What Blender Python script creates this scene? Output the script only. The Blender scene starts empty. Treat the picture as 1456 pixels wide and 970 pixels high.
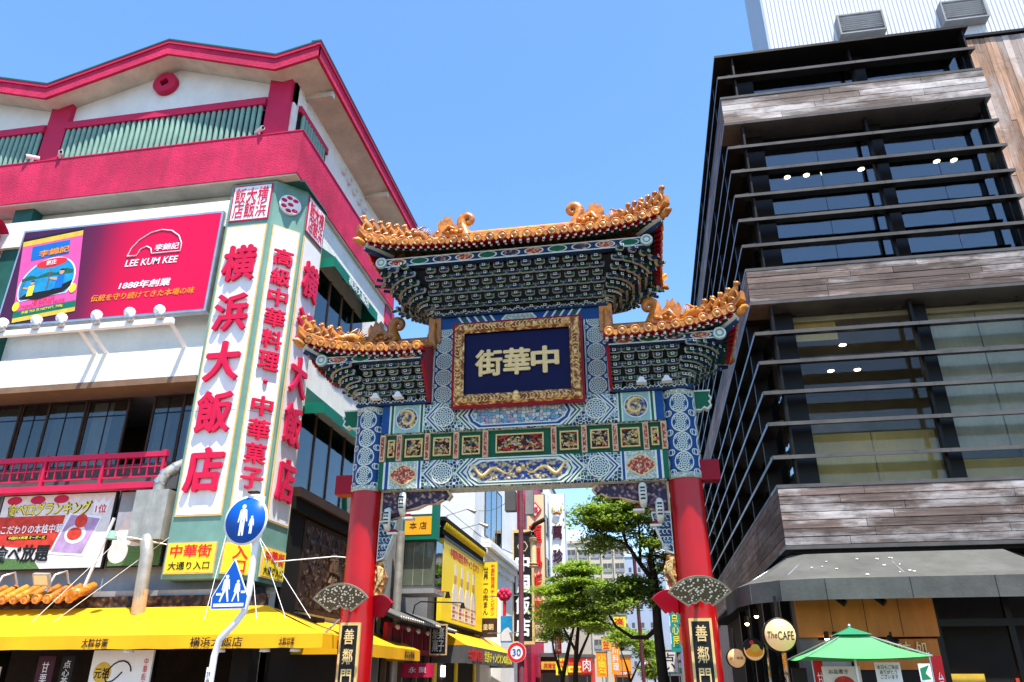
import bpy, math, random
from mathutils import Matrix, Vector
R = math.radians
random.seed(7)
sc = bpy.context.scene
col = sc.collection
# ------------------------------------------------------------------ camera, sky, sun, exposure
cam_d = bpy.data.cameras.new('camera')
cam = bpy.data.objects.new('camera', cam_d); col.objects.link(cam)
cam.location = (0, 0, 1.6)
cam.rotation_euler = (R(90 + 24.3), 0, R(9.72))
cam_d.sensor_width = 36; cam_d.lens = 36 * 1075 / 1456
cam_d.clip_start = 0.1; cam_d.clip_end = 2000
sc.camera = cam
SUN_EL, SUN_AZ = 71.5, 36.0           # azimuth measured from -Y towards +X
sd = Vector((math.cos(R(SUN_EL)) * math.sin(R(SUN_AZ)), -math.cos(R(SUN_EL)) * math.cos(R(SUN_AZ)), math.sin(R(SUN_EL))))
world = bpy.data.worlds.new('World'); sc.world = world; world.use_nodes = True
wn = world.node_tree
bg = wn.nodes['Background']
sky = wn.nodes.new('ShaderNodeTexSky'); sky.sky_type = 'NISHITA'; sky.sun_disc = False
sky.sun_elevation = R(SUN_EL); sky.sun_rotation = math.atan2(sd.x, sd.y)
sky.altitude = 10; sky.air_density = 1.0; sky.dust_density = 0.6; sky.ozone_density = 2.2
hsv_ = wn.nodes.new('ShaderNodeHueSaturation'); hsv_.inputs['Saturation'].default_value = 1.18; wn.links.new(sky.outputs[0], hsv_.inputs['Color'])
wn.links.new(hsv_.outputs[0], bg.inputs[0]); bg.inputs[1].default_value = 0.15
sun_d = bpy.data.lights.new('sun', 'SUN'); sun_d.energy = 4.4; sun_d.angle = R(0.53); sun_d.color = (1, 0.95, 0.87)
sun = bpy.data.objects.new('sun', sun_d); col.objects.link(sun)
sun.rotation_euler = sd.to_track_quat('Z', 'Y').to_euler(); sun.location = (20, -40, 60)
sc.view_settings.view_transform = 'Standard'; sc.view_settings.look = 'None'
sc.view_settings.exposure = 1.25; sc.view_settings.gamma = 1
sc.cycles.use_denoising = True
sc.cycles.max_bounces = 7; sc.cycles.diffuse_bounces = 4; sc.cycles.glossy_bounces = 3
sc.cycles.transparent_max_bounces = 10; sc.cycles.caustics_reflective = False; sc.cycles.caustics_refractive = False

# ------------------------------------------------------------------ helpers
W = {}                                       # world matrix of everything built
def thing(name, label, cat, loc, group=None):
    o = bpy.data.objects.new(name, None); col.objects.link(o)
    o.location = loc; o.empty_display_size = 0.3
    o['label'] = label; o['category'] = cat
    if group: o['group'] = group
    W[o] = Matrix.Translation(loc)
    return o
def tag(o, label, cat, group=None):
    o['label'] = label; o['category'] = cat
    if group: o['group'] = group
    return o
def link(name, me, M=None, parent=None):
    o = bpy.data.objects.new(name, me); col.objects.link(o)
    M = M or Matrix.Identity(4)
    W[o] = M.copy()
    if parent is not None:
        o.parent = parent
        o.matrix_basis = W[parent].inverted() @ M
    else:
        o.matrix_basis = M
    return o
class Frame:
    def __init__(s, o, ex=(1, 0, 0), ey=(0, 0, 1), ez=None):
        s.o = Vector(o); s.x = Vector(ex).normalized(); s.y = Vector(ey).normalized()
        s.z = s.x.cross(s.y) if ez is None else Vector(ez)
    def __call__(s, u, v, w=0.0):
        return s.o + s.x * u + s.y * v + s.z * w
    def matrix(s, u=0, v=0, w=0, rot=0):
        p = s(u, v, w)
        x = s.x * math.cos(rot) + s.y * math.sin(rot); y = -s.x * math.sin(rot) + s.y * math.cos(rot)
        return Matrix(((x.x, y.x, s.z.x, p.x), (x.y, y.y, s.z.y, p.y), (x.z, y.z, s.z.z, p.z), (0, 0, 0, 1)))
    def at(s, u, v, w=0):
        return Frame(s(u, v, w), s.x, s.y)
WF = Frame((0, 0, 0), (1, 0, 0), (0, 1, 0))          # world frame
def FRONT(x, y, z): return Frame((x, y, z), (1, 0, 0), (0, 0, 1))      # u=X v=Z w=towards -Y
def SIDE(x, y, z): return Frame((x, y, z), (0, 1, 0), (0, 0, 1))       # u=Y v=Z w=towards +X
def SIDEN(x, y, z): return Frame((x, y, z), (0, -1, 0), (0, 0, 1))     # u=-Y v=Z w=towards -X
class MB:
    def __init__(s, F=WF):
        s.F = F; s.v = []; s.f = []; s.m = []; s.mats = []; s.smooth = []
    def mi(s, m):
        if m not in s.mats: s.mats.append(m)
        return s.mats.index(m)
    def add(s, pts, faces, m, smooth=False):
        b = len(s.v); i = s.mi(m)
        s.v += [s.F(*p) for p in pts]
        for f in faces:
            s.f.append([b + k for k in f]); s.m.append(i); s.smooth.append(smooth)
        return s
    def box(s, u0, u1, v0, v1, w0, w1, m):
        if u0 > u1: u0, u1 = u1, u0
        if v0 > v1: v0, v1 = v1, v0
        if w0 > w1: w0, w1 = w1, w0
        p = [(u, v, w) for w in (w0, w1) for v in (v0, v1) for u in (u0, u1)]
        return s.add(p, [(0, 2, 3, 1), (4, 5, 7, 6), (0, 1, 5, 4), (2, 6, 7, 3), (0, 4, 6, 2), (1, 3, 7, 5)], m)
    def quad(s, a, b, c, d, m): return s.add([a, b, c, d], [(0, 1, 2, 3)], m)
    def poly(s, pts, m): return s.add(pts, [tuple(range(len(pts)))], m)
    def prism(s, pts2, w0, w1, m, mf=None, inset=0):
        n = len(pts2)
        lo = [(u, v, w0) for u, v in pts2]; hi = [(u, v, w1) for u, v in pts2]
        s.add(lo + hi, [(i, (i + 1) % n, n + (i + 1) % n, n + i) for i in range(n)] + [tuple(reversed(range(n)))], m)
        if inset:
            cu = sum(q[0] for q in pts2) / n; cv = sum(q[1] for q in pts2) / n
            inn = []
            for u, v in pts2:
                d = math.hypot(u - cu, v - cv) or 1
                k = max(0, 1 - inset * 1.3 / d)
                inn.append((cu + (u - cu) * k, cv + (v - cv) * k, w1))
            s.add(hi + inn, [(i, (i + 1) % n, n + (i + 1) % n, n + i) for i in range(n)], m)
            s.add(inn, [tuple(range(n))], mf or m)
        else:
            s.add(hi, [tuple(range(n))], mf or m)
        return s
    def tube(s, pts, r, m, n=8, cap=True, smooth=True, flat=1.0):
        """pts local points; r number or list; ring oriented by parallel transport"""
        P = [Vector(p) for p in pts]; k = len(P)
        rr = r if isinstance(r, (list, tuple)) else [r] * k
        up = Vector((0, 0, 1)); vs = []
        t0 = (P[1] - P[0]).normalized()
        if abs(t0.dot(up)) > .95: up = Vector((0, 1, 0))
        nx = t0.cross(up).normalized()
        for i in range(k):
            t = ((P[min(i + 1, k - 1)] - P[max(i - 1, 0)])).normalized()
            nx = (nx - t * nx.dot(t)).normalized(); ny = t.cross(nx)
            for j in range(n):
                a = 2 * math.pi * j / n
                vs.append(tuple(P[i] + nx * (math.cos(a) * rr[i] * flat) + ny * (math.sin(a) * rr[i])))
        fs = [(i * n + j, i * n + (j + 1) % n, (i + 1) * n + (j + 1) % n, (i + 1) * n + j) for i in range(k - 1) for j in range(n)]
        s.add(vs, fs, m, smooth)
        if cap:
            b = vs[:n]; e = vs[-n:]
            s.add(b, [tuple(reversed(range(n)))], m); s.add(e, [tuple(range(n))], m)
        return s
    def cyl(s, a, b, r, m, n=12, r2=None, smooth=True): return s.tube([a, b], [r, r if r2 is None else r2], m, n, True, smooth)
    def lathe(s, c, prof, m, n=16, axis='v', smooth=True, arc=2 * math.pi):
        """prof list of (radius, height); axis v (up) or w (towards normal)"""
        vs = []; full = abs(arc - 2 * math.pi) < 1e-6; nn = n if full else n + 1
        for r, h in prof:
            for j in range(nn):
                a = arc * j / n
                x, y = math.cos(a) * r, math.sin(a) * r
                vs.append((c[0] + x, c[1] + h, c[2] - y) if axis == 'v' else (c[0] + x, c[1] + y, c[2] + h))
        fs = []
        for i in range(len(prof) - 1):
            for j in range(n):
                j2 = (j + 1) % nn
                fs.append((i * nn + j, i * nn + j2, (i + 1) * nn + j2, (i + 1) * nn + j))
        s.add(vs, fs, m, smooth)
        if prof[-1][0] > 1e-4: s.add(vs[-nn:], [tuple(range(nn))], m)
        if prof[0][0] > 1e-4: s.add(vs[:nn], [tuple(reversed(range(nn)))], m)
        return s
    def ball(s, c, r, m, n=10, k=6, sc3=(1, 1, 1)):
        vs = [(c[0], c[1] - r * sc3[1], c[2])]
        for i in range(1, k):
            p = math.pi * i / k
            for j in range(n):
                a = 2 * math.pi * j / n
                vs.append((c[0] + r * sc3[0] * math.sin(p) * math.cos(a), c[1] - r * sc3[1] * math.cos(p), c[2] - r * sc3[2] * math.sin(p) * math.sin(a)))
        vs.append((c[0], c[1] + r * sc3[1], c[2])); L = len(vs) - 1
        fs = [(0, 1 + (j + 1) % n, 1 + j) for j in range(n)]
        for i in range(k - 2):
            for j in range(n):
                a = 1 + i * n + j; b = 1 + i * n + (j + 1) % n
                fs.append((a, b, b + n, a + n))
        fs += [(L, 1 + (k - 2) * n + j, 1 + (k - 2) * n + (j + 1) % n) for j in range(n)]
        return s.add(vs, fs, m, True)
    def grid(s, nu, nv, fn, m, smooth=True):
        vs = [fn(i / nu, j / nv) for j in range(nv + 1) for i in range(nu + 1)]
        fs = [(j * (nu + 1) + i, j * (nu + 1) + i + 1, (j + 1) * (nu + 1) + i + 1, (j + 1) * (nu + 1) + i) for j in range(nv) for i in range(nu)]
        return s.add(vs, fs, m, smooth)
    def ring(s, c, r0, r1, w, m, n=24, sx=1, sy=1):
        vs = [(c[0] + sx * r * math.cos(2 * math.pi * j / n), c[1] + sy * r * math.sin(2 * math.pi * j / n), w) for r in (r0, r1) for j in range(n)]
        return s.add(vs, [(n + j, n + (j + 1) % n, (j + 1) % n, j)[::-1] for j in range(n)], m)
    def disc(s, c, r, w, m, n=24, sx=1, sy=1):
        return s.add([(c[0] + sx * r * math.cos(2 * math.pi * j / n), c[1] + sy * r * math.sin(2 * math.pi * j / n), w) for j in range(n)], [tuple(range(n))], m)
    def mesh(s, name, center=True):
        me = bpy.data.meshes.new(name)
        if center and s.v:
            lo = Vector([min(p[i] for p in s.v) for i in range(3)]); hi = Vector([max(p[i] for p in s.v) for i in range(3)])
            c = (lo + hi) / 2
        else: c = Vector((0, 0, 0))
        me.from_pydata([tuple(p - c) for p in s.v], [], s.f)
        for m in s.mats: me.materials.append(MAT[m])
        me.polygons.foreach_set('material_index', s.m)
        me.polygons.foreach_set('use_smooth', s.smooth)
        me.update()
        return me, c
    def build(s, name, parent=None):
        me, c = s.mesh(name)
        return link(name, me, Matrix.Translation(c), parent)
# deferred lettering: every entry becomes one mesh object once all are evaluated together
TEXTS = []
def text(name, body, F, mat, parent=None, w=None, h=None, off=0.0, ext=0.004, shear=0.0, bold=0, after=None, space=1.0, line=1.0):
    """lettering centred on the frame's origin, fitted to w x h metres (either may be None)"""
    TEXTS.append((name, body, F, mat, parent, w, h, off, ext, shear, after, space, line))
def flush_texts():
    tmp = []
    cache = {}
    for t in TEXTS:
        key = (t[1], min(t[7], .008), t[9], t[11], t[12])
        if key in cache: continue
        cu = bpy.data.curves.new('lettering_source', 'FONT'); cu.body = t[1]; cu.size = 1
        cu.offset = min(t[7], .008); cu.shear = t[9]; cu.align_x = 'CENTER'; cu.resolution_u = 3
        cu.space_character = t[11]; cu.space_line = t[12]
        cu.fill_mode = 'FRONT' if False else 'BOTH'; cu.extrude = 0.02
        ob = bpy.data.objects.new('lettering_source', cu); col.objects.link(ob); cache[key] = ob
    bpy.context.view_layer.update()
    dg = bpy.context.evaluated_depsgraph_get()
    raw = {k: bpy.data.meshes.new_from_object(o.evaluated_get(dg)) for k, o in cache.items()}
    for name, body, F, mat, parent, w, h, off, ext, shear, after, space, line in TEXTS:
        src = raw[(body, min(off, .008), shear, space, line)]
        if not src.vertices: continue
        me = src.copy(); me.name = name
        xs = [v.co.x for v in me.vertices]; ys = [v.co.y for v in me.vertices]
        x0, x1, y0, y1 = min(xs), max(xs), min(ys), max(ys)
        sx = w / max(1e-6, x1 - x0) if w else None; sy = h / max(1e-6, y1 - y0) if h else None
        if sx is None: sx = sy
        if sy is None: sy = sx
        cx, cy = (x0 + x1) / 2, (y0 + y1) / 2
        for v in me.vertices:
            v.co = ((v.co.x - cx) * sx, (v.co.y - cy) * sy, (v.co.z + 0.02) / 0.04 * ext)
        b = max(0, off - .008) * 1.25
        if b > 0:        # heavier strokes: shifted copies, each a hair thicker than the last
            V = [tuple(v.co) for v in me.vertices]; P = [tuple(p.vertices) for p in me.polygons]; nv = len(V); VV = []; PP = []
            for i, (dx, dy) in enumerate(((0, 0), (-b, .0), (b, 0), (0, b * .6), (0, -b * .6))):
                VV += [(x + dx * sx, y + dy * sy, z * (1 + .03 * i) + .0004 * i) for x, y, z in V]; PP += [tuple(q + nv * i for q in p) for p in P]
            me2 = bpy.data.meshes.new(name); me2.from_pydata(VV, [], PP); me2.update(); bpy.data.meshes.remove(me); me = me2
        me.materials.clear(); me.materials.append(MAT[mat])
        o = link(name, me, F.matrix(0, 0, 0.002), parent)
        if after: after(o)
    for o in cache.values():
        cu = o.data; bpy.data.objects.remove(o); bpy.data.curves.remove(cu)
    for m in raw.values(): bpy.data.meshes.remove(m)
def vtext(chars): return '\n'.join(chars)

# ------------------------------------------------------------------ materials
MAT = {}
def newmat(name):
    m = bpy.data.materials.new(name); m.use_nodes = True; MAT[name] = m
    m.node_tree.nodes['Principled BSDF'].inputs['Specular IOR Level'].default_value = .2
    return m, m.node_tree.nodes, m.node_tree.links, m.node_tree.nodes['Principled BSDF']
def C4(c): return (c[0], c[1], c[2], 1)
def ramp(nd, lk, fac, stops, interp='LINEAR'):
    r = nd.new('ShaderNodeValToRGB'); r.color_ramp.interpolation = interp
    e = r.color_ramp.elements
    while len(e) < len(stops): e.new(0.5)
    for i, (p, c) in enumerate(stops): e[i].position = p; e[i].color = C4(c)
    lk.new(fac, r.inputs[0]); return r.outputs[0]
def math_(nd, lk, op, a, b=None, c=None):
    n = nd.new('ShaderNodeMath'); n.operation = op
    for i, x in enumerate((a, b, c)):
        if x is None: continue
        if isinstance(x, (int, float)): n.inputs[i].default_value = x
        else: lk.new(x, n.inputs[i])
    return n.outputs[0]
def mixc(nd, lk, fac, a, b, mode='MIX'):
    n = nd.new('ShaderNodeMix'); n.data_type = 'RGBA'; n.blend_type = mode
    if isinstance(fac, (int, float)): n.inputs[0].default_value = fac
    else: lk.new(fac, n.inputs[0])
    for i, x in ((6, a), (7, b)):
        if isinstance(x, tuple): n.inputs[i].default_value = C4(x)
        else: lk.new(x, n.inputs[i])
    return n.outputs[2]
def posn(nd, lk, scale=(1, 1, 1), src='pos'):
    if src == 'pos': out = nd.new('ShaderNodeNewGeometry').outputs['Position']
    else: out = nd.new('ShaderNodeTexCoord').outputs['Object']
    mp = nd.new('ShaderNodeMapping'); mp.inputs['Scale'].default_value = scale
    lk.new(out, mp.inputs[0]); return mp.outputs[0]
def noise(nd, lk, vec, scale, detail=4, rough=0.6):
    n = nd.new('ShaderNodeTexNoise'); n.inputs['Scale'].default_value = scale
    n.inputs['Detail'].default_value = detail; n.inputs['Roughness'].default_value = rough
    lk.new(vec, n.inputs['Vector']); return n.outputs[0]
def bumpn(nd, lk, h, strength, dist, b):
    n = nd.new('ShaderNodeBump'); n.inputs['Strength'].default_value = strength; n.inputs['Distance'].default_value = dist
    lk.new(h, n.inputs['Height']); lk.new(n.outputs[0], b.inputs['Normal'])
def mat(name, c, rough=0.6, var=0.18, scale=2.5, bump=0.0, bscale=60, metal=0.0, dirt=0.0, coat=0.0, rnd=0.0, stretch=(1, 1, 1), spec=0.16):
    m, nd, lk, b = newmat(name)
    b.inputs['Roughness'].default_value = rough; b.inputs['Metallic'].default_value = metal; b.inputs['Specular IOR Level'].default_value = spec
    if coat: b.inputs['Coat Weight'].default_value = coat; b.inputs['Coat Roughness'].default_value = 0.08
    v = posn(nd, lk, stretch)
    n = noise(nd, lk, v, scale, 6)
    lo = tuple(x * (1 - var) for x in c); hi = tuple(min(1, x * (1 + var * .6)) for x in c)
    cc = ramp(nd, lk, n, [(0.3, lo), (0.7, hi)])
    if dirt:
        n2 = noise(nd, lk, posn(nd, lk, (1.6, 1.6, 0.35)), 1.7, 8, .7)
        f = ramp(nd, lk, n2, [(0.44, (0, 0, 0)), (0.76, (dirt, dirt, dirt))])
        cc = mixc(nd, lk, f, cc, tuple(x * .35 + .02 for x in c))
    if rnd:
        oi = nd.new('ShaderNodeObjectInfo')
        hsv = nd.new('ShaderNodeHueSaturation'); lk.new(cc, hsv.inputs['Color'])
        lk.new(math_(nd, lk, 'MULTIPLY_ADD', oi.outputs['Random'], 2 * rnd, 1 - rnd), hsv.inputs['Value']); cc = hsv.outputs[0]
    lk.new(cc, b.inputs['Base Color'])
    rv = math_(nd, lk, 'MULTIPLY_ADD', n, .25, rough - .12); lk.new(rv, b.inputs['Roughness'])
    if bump: bumpn(nd, lk, noise(nd, lk, posn(nd, lk), bscale, 5), bump, 0.03, b)
    return m
def emit(name, c, s):
    m, nd, lk, b = newmat(name); b.inputs['Base Color'].default_value = C4(c)
    b.inputs['Emission Color'].default_value = C4(c); b.inputs['Emission Strength'].default_value = s
def glass(name, tint, rough=0.0, refl=1.5, see=1.0):
    m, nd, lk, b = newmat(name); nd.remove(b)
    out = nd['Material Output']
    tr = nd.new('ShaderNodeBsdfTransparent'); tr.inputs[0].default_value = C4(tint)
    gl = nd.new('ShaderNodeBsdfGlossy'); gl.inputs['Roughness'].default_value = rough; gl.inputs[0].default_value = (.95, .97, 1, 1)
    f0 = ((refl - 1) / (refl + 1)) ** 2          # Schlick reflectance, the same from both sides of the pane
    gm = nd.new('ShaderNodeNewGeometry'); dt = nd.new('ShaderNodeVectorMath'); dt.operation = 'DOT_PRODUCT'
    lk.new(gm.outputs['Normal'], dt.inputs[0]); lk.new(gm.outputs['Incoming'], dt.inputs[1])
    gz = math_(nd, lk, 'POWER', math_(nd, lk, 'SUBTRACT', 1.0, math_(nd, lk, 'ABSOLUTE', dt.outputs['Value'])), 5.0)
    fr = math_(nd, lk, 'MULTIPLY_ADD', gz, 1 - f0, f0)
    n = noise(nd, lk, posn(nd, lk), .7, 2)
    bm = nd.new('ShaderNodeBump'); bm.inputs['Strength'].default_value = .06; bm.inputs['Distance'].default_value = .2
    lk.new(n, bm.inputs['Height']); lk.new(bm.outputs[0], gl.inputs['Normal'])
    mx = nd.new('ShaderNodeMixShader'); lk.new(fr, mx.inputs[0]); lk.new(tr.outputs[0], mx.inputs[1]); lk.new(gl.outputs[0], mx.inputs[2])
    lk.new(mx.outputs[0], out.inputs[0])
# plain stock
mat('asphalt', (.06, .06, .065), .85, .3, 3, .4, 90)
mat('paving', (.26, .22, .2), .8, .25, 2, .3, 50)
mat('stucco_white', (.86, .84, .77), .9, .1, 1.2, .6, 34, dirt=.12)
mat('soffit_cream', (.66, .6, .48), .9, .22, 1.1, .3, 20, dirt=.3)
mat('plain_white', (.82, .82, .8), .6, .08, 2, dirt=.15)
mat('paint_white', (.84, .84, .83), .4, .05, 3)
mat('tower_panel', (.82, .82, .8), .35, .06, .8, dirt=.22)
mat('magenta', (.62, .03, .098), .9, .3, .9, .75, 24, dirt=.6)
mat('magenta_smooth', (.56, .02, .075), .5, .12, 2, dirt=.12)
mat('letter_red', (.62, .012, .06), .4, .1, 3)
mat('sage', (.16, .31, .26), .5, .18, 1.5, .1, 20, dirt=.25)
mat('sage_pale', (.21, .36, .29), .55, .2, 2, .1, 20, dirt=.15)
mat('green_dark', (.02, .11, .09), .5, .2, 2)
mat('green_sign', (.005, .16, .1), .5, .1, 2)
mat('gold_edge', (.7, .48, .18), .45, .15, 6)
mat('black_metal', (.013, .0105, .0085), .38, .3, 2)
mat('louvre_edge', (.11, .1, .09), .3, .3, 2)
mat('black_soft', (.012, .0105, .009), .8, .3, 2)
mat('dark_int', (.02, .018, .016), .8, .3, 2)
mat('brown_dark', (.05, .028, .018), .6, .35, 4, .2, 30)
mat('brown_frame', (.16, .1, .065), .5, .2, 4)
mat('lintel', (.22, .13, .08), .6, .2, 3)
mat('yellow_awning', (.82, .41, .008), .55, .06, 1.1, .05, 8, dirt=.2)
mat('yellow_sign', (.9, .68, .03), .45, .05, 2)
mat('orange_panel', (.9, .42, .02), .5, .05, 2)
mat('ink_black', (.015, .015, .015), .5, .1, 2)
mat('ink_red', (.7, .03, .03), .5, .1, 2)
mat('ink_white', (.85, .85, .85), .5, .04, 2)
mat('ink_orange', (.9, .3, .02), .5, .1, 2)
mat('ink_yellow', (.93, .8, .05), .5, .1, 2)
mat('steel', (.55, .56, .57), .35, .15, 3, metal=.85)
mat('duct', (.45, .42, .36), .45, .25, 4, metal=.5, dirt=.4)
mat('lamp_white', (.75, .75, .73), .4, .1, 4)
mat('sign_blue', (.005, .09, .42), .35, .04, 2)
mat('sign_red', (.72, .02, .03), .35, .05, 2)
mat('grey_canvas', (.105, .103, .092), .85, .3, 1.2, .15, 14, dirt=.5)
mat('parasol_green', (.09, .38, .12), .6, .06, 2)
mat('parasol_top', (.02, .2, .09), .6, .08, 2)
mat('grey_wall', (.3, .3, .3), .7, .2, 1.5, dirt=.3)
mat('grey_dark', (.11, .11, .11), .7, .25, 1.5)
mat('pale_blue_wall', (.62, .72, .8), .7, .06, .6)
mat('beige_wall', (.58, .5, .38), .8, .08, .5)
mat('bluegrey_wall', (.38, .45, .55), .75, .08, .4)
mat('post_brown', (.12, .04, .055), .45, .2, 3)
mat('cream_sign', (.8, .68, .4), .45, .06, 1)
mat('fan_metal', (.33, .29, .2), .4, .3, 30, metal=.6)
mat('tan', (.5, .35, .2), .6, .2, 8)
mat('pink_bun', (.8, .66, .58), .6, .15, 5)
mat('photo_red', (.62, .05, .03), .5, .4, 6)
mat('photo_white', (.75, .7, .66), .5, .15, 6)
mat('photo_lilac', (.45, .3, .5), .5, .3, 5)
mat('photo_green', (.1, .2, .06), .5, .5, 30)
mat('pink_bright', (.8, .1, .35), .5, .1, 3)
mat('label_blue', (.01, .15, .5), .5, .15, 3)
mat('lake_blue', (.02, .28, .55), .5, .3, 4)
mat('hill_green', (.02, .12, .07), .5, .3, 5)
mat('skin_print', (.6, .33, .2), .5, .1, 3)
mat('gold_print', (.75, .48, .06), .4, .2, 5)
mat('violet_dark', (.07, .018, .035), .5, .2, 2)
mat('olive_blind', (.66, .48, .18), .8, .15, 1.5)
mat('blind_grey', (.5, .47, .36), .8, .2, 1.5)
mat('ceiling_tan', (.62, .56, .44), .8, .15, 1)
mat('navy', (.0015, .0015, .035), .5, .1, 2)
mat('sign_teal', (.02, .3, .28), .5, .1, 2)
mat('sign_purple', (.32, .22, .6), .5, .1, 2)
mat('bark', (.035, .026, .02), .9, .4, 9, .8, 30)
# billboard red: printed weave fading from aubergine to red, a print of its own
def m_billboard():
    m, nd, lk, b = newmat('billboard_red'); b.inputs['Roughness'].default_value = .4
    tc = nd.new('ShaderNodeTexCoord'); sp = nd.new('ShaderNodeSeparateXYZ'); lk.new(tc.outputs['Object'], sp.inputs[0])
    wv = nd.new('ShaderNodeTexWave'); wv.inputs['Scale'].default_value = 9; wv.inputs['Distortion'].default_value = 3; wv.inputs['Detail'].default_value = 3
    wv.bands_direction = 'DIAGONAL'; lk.new(tc.outputs['Object'], wv.inputs[0])
    f = math_(nd, lk, 'MULTIPLY_ADD', sp.outputs['X'], .36, .45); f = math_(nd, lk, 'MULTIPLY_ADD', wv.outputs['Fac'], .12, f)
    lk.new(ramp(nd, lk, f, [(.0, (.06, .012, .05)), (.3, (.14, .01, .05)), (.62, (.6, .003, .05)), (1, (.68, .003, .06))]), b.inputs['Base Color'])
m_billboard()
def m_wood(name, c, axis, grey=.5):
    """weathered boards: grain along one axis, bleached and stained patches, tint per board"""
    m, nd, lk, b = newmat(name)
    st = {'x': (.5, 8, 14), 'y': (8, .5, 14), 'z': (14, 8, .5)}[axis]
    g = noise(nd, lk, posn(nd, lk, st), 2.2, 8, .65)
    base = ramp(nd, lk, g, [(.25, tuple(x * .45 for x in c)), (.5, c), (.78, tuple(min(1, x * 1.7 + .02) for x in c))])
    st2 = tuple(.3 + .1 * x for x in st)
    p = noise(nd, lk, posn(nd, lk, st2), 1.1, 7, .65)
    gr = ramp(nd, lk, p, [(.46, (0, 0, 0)), (.6, (grey, grey, grey))])
    base = mixc(nd, lk, gr, base, (.6, .54, .5))
    q = noise(nd, lk, posn(nd, lk, (.5, .5, .7)), .9, 5)
    bare = ramp(nd, lk, q, [(.63, (0, 0, 0)), (.72, (.75, .75, .75))])
    base = mixc(nd, lk, bare, base, (.42, .2, .09))
    dk = noise(nd, lk, posn(nd, lk, (1.2, 1.2, 2)), 1.6, 7, .7)
    base = mixc(nd, lk, ramp(nd, lk, dk, [(.5, (0, 0, 0)), (.72, (.7, .7, .7))]), base, tuple(x * .3 for x in c))
    oi = nd.new('ShaderNodeObjectInfo'); hs = nd.new('ShaderNodeHueSaturation'); lk.new(base, hs.inputs['Color'])
    lk.new(math_(nd, lk, 'MULTIPLY_ADD', oi.outputs['Random'], .7, .65), hs.inputs['Value'])
    lk.new(hs.outputs[0], b.inputs['Base Color']); b.inputs['Roughness'].default_value = .62
    bumpn(nd, lk, g, .5, .01, b)
m_wood('wood_x', (.15, .105, .084), 'x', .9)
m_wood('wood_y', (.14, .085, .062), 'y', .25)
m_wood('wood_z', (.36, .2, .12), 'z', .55)
mat('cafe_wood', (.5, .17, .035), .5, .25, 1.2, .1, 20, stretch=(3, 3, .5))
def m_corrug():
    m, nd, lk, b = newmat('corrugated'); b.inputs['Base Color'].default_value = (.78, .79, .8, 1); b.inputs['Roughness'].default_value = .45
    wv = nd.new('ShaderNodeTexWave'); wv.bands_direction = 'X'; wv.inputs['Scale'].default_value = 2.6
    lk.new(posn(nd, lk), wv.inputs[0]); bumpn(nd, lk, wv.outputs['Fac'], .8, .05, b)
m_corrug()
glass('glass_dark', (.55, .58, .56), 0, 1.7)
glass('glass_coated', (.6, .63, .62), 0, 1.95)
glass('glass_low', (.92, .92, .88), 0, 1.35)
glass('glass_clear', (.8, .84, .82), 0, 1.5)
emit('lamp_glow', (1, .82, .5), 14)
emit('lightbox', (.85, .5, .22), .12)
emit('strip_light', (1, .97, .9), 3)
# glazed roof tile
def m_glaze():
    m, nd, lk, b = newmat('glaze')
    n = noise(nd, lk, posn(nd, lk), 7, 6, .65)
    oi = nd.new('ShaderNodeObjectInfo')
    cc = ramp(nd, lk, n, [(.3, (.16, .045, .008)), (.46, (.46, .155, .014)), (.75, (.68, .28, .03))])
    hs = nd.new('ShaderNodeHueSaturation'); lk.new(cc, hs.inputs['Color'])
    lk.new(math_(nd, lk, 'MULTIPLY_ADD', oi.outputs['Random'], .55, .7), hs.inputs['Value'])
    lk.new(hs.outputs[0], b.inputs['Base Color']); b.inputs['Roughness'].default_value = .28; b.inputs['Specular IOR Level'].default_value = .5
    bumpn(nd, lk, noise(nd, lk, posn(nd, lk), 30, 4), .35, .02, b)
m_glaze()
# red lacquer
mat('lacquer', (.43, .0008, .003), .34, .2, 1.2, .06, 9, coat=.2, spec=.3, dirt=.25)
mat('red_flat', (.27, .003, .014), .4, .12, 3)
mat('br_green', (.008, .06, .04), .5, .3, 5)
mat('br_blue', (.012, .035, .10), .5, .3, 5)
mat('br_black', (.01, .016, .02), .5, .3, 5)
mat('line_white', (.64, .65, .54), .5, .1, 10)
mat('br_line', (.36, .4, .33), .5, .2, 10)
mat('beam_green', (.008, .11, .05), .45, .15, 5)
mat('beam_blue', (.008, .06, .2), .45, .15, 5)
mat('teal_pale', (.26, .42, .37), .5, .2, 9)
mat('tan_edge', (.6, .42, .24), .5, .2, 10)
def m_gold():
    m, nd, lk, b = newmat('gold'); n = noise(nd, lk, posn(nd, lk), 22, 5)
    lk.new(ramp(nd, lk, n, [(.3, (.4, .2, .05)), (.6, (.85, .6, .25))]), b.inputs['Base Color'])
    b.inputs['Metallic'].default_value = .55; b.inputs['Roughness'].default_value = .36
m_gold()
mat('gold_paint', (.72, .52, .22), .4, .15, 12)
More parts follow.
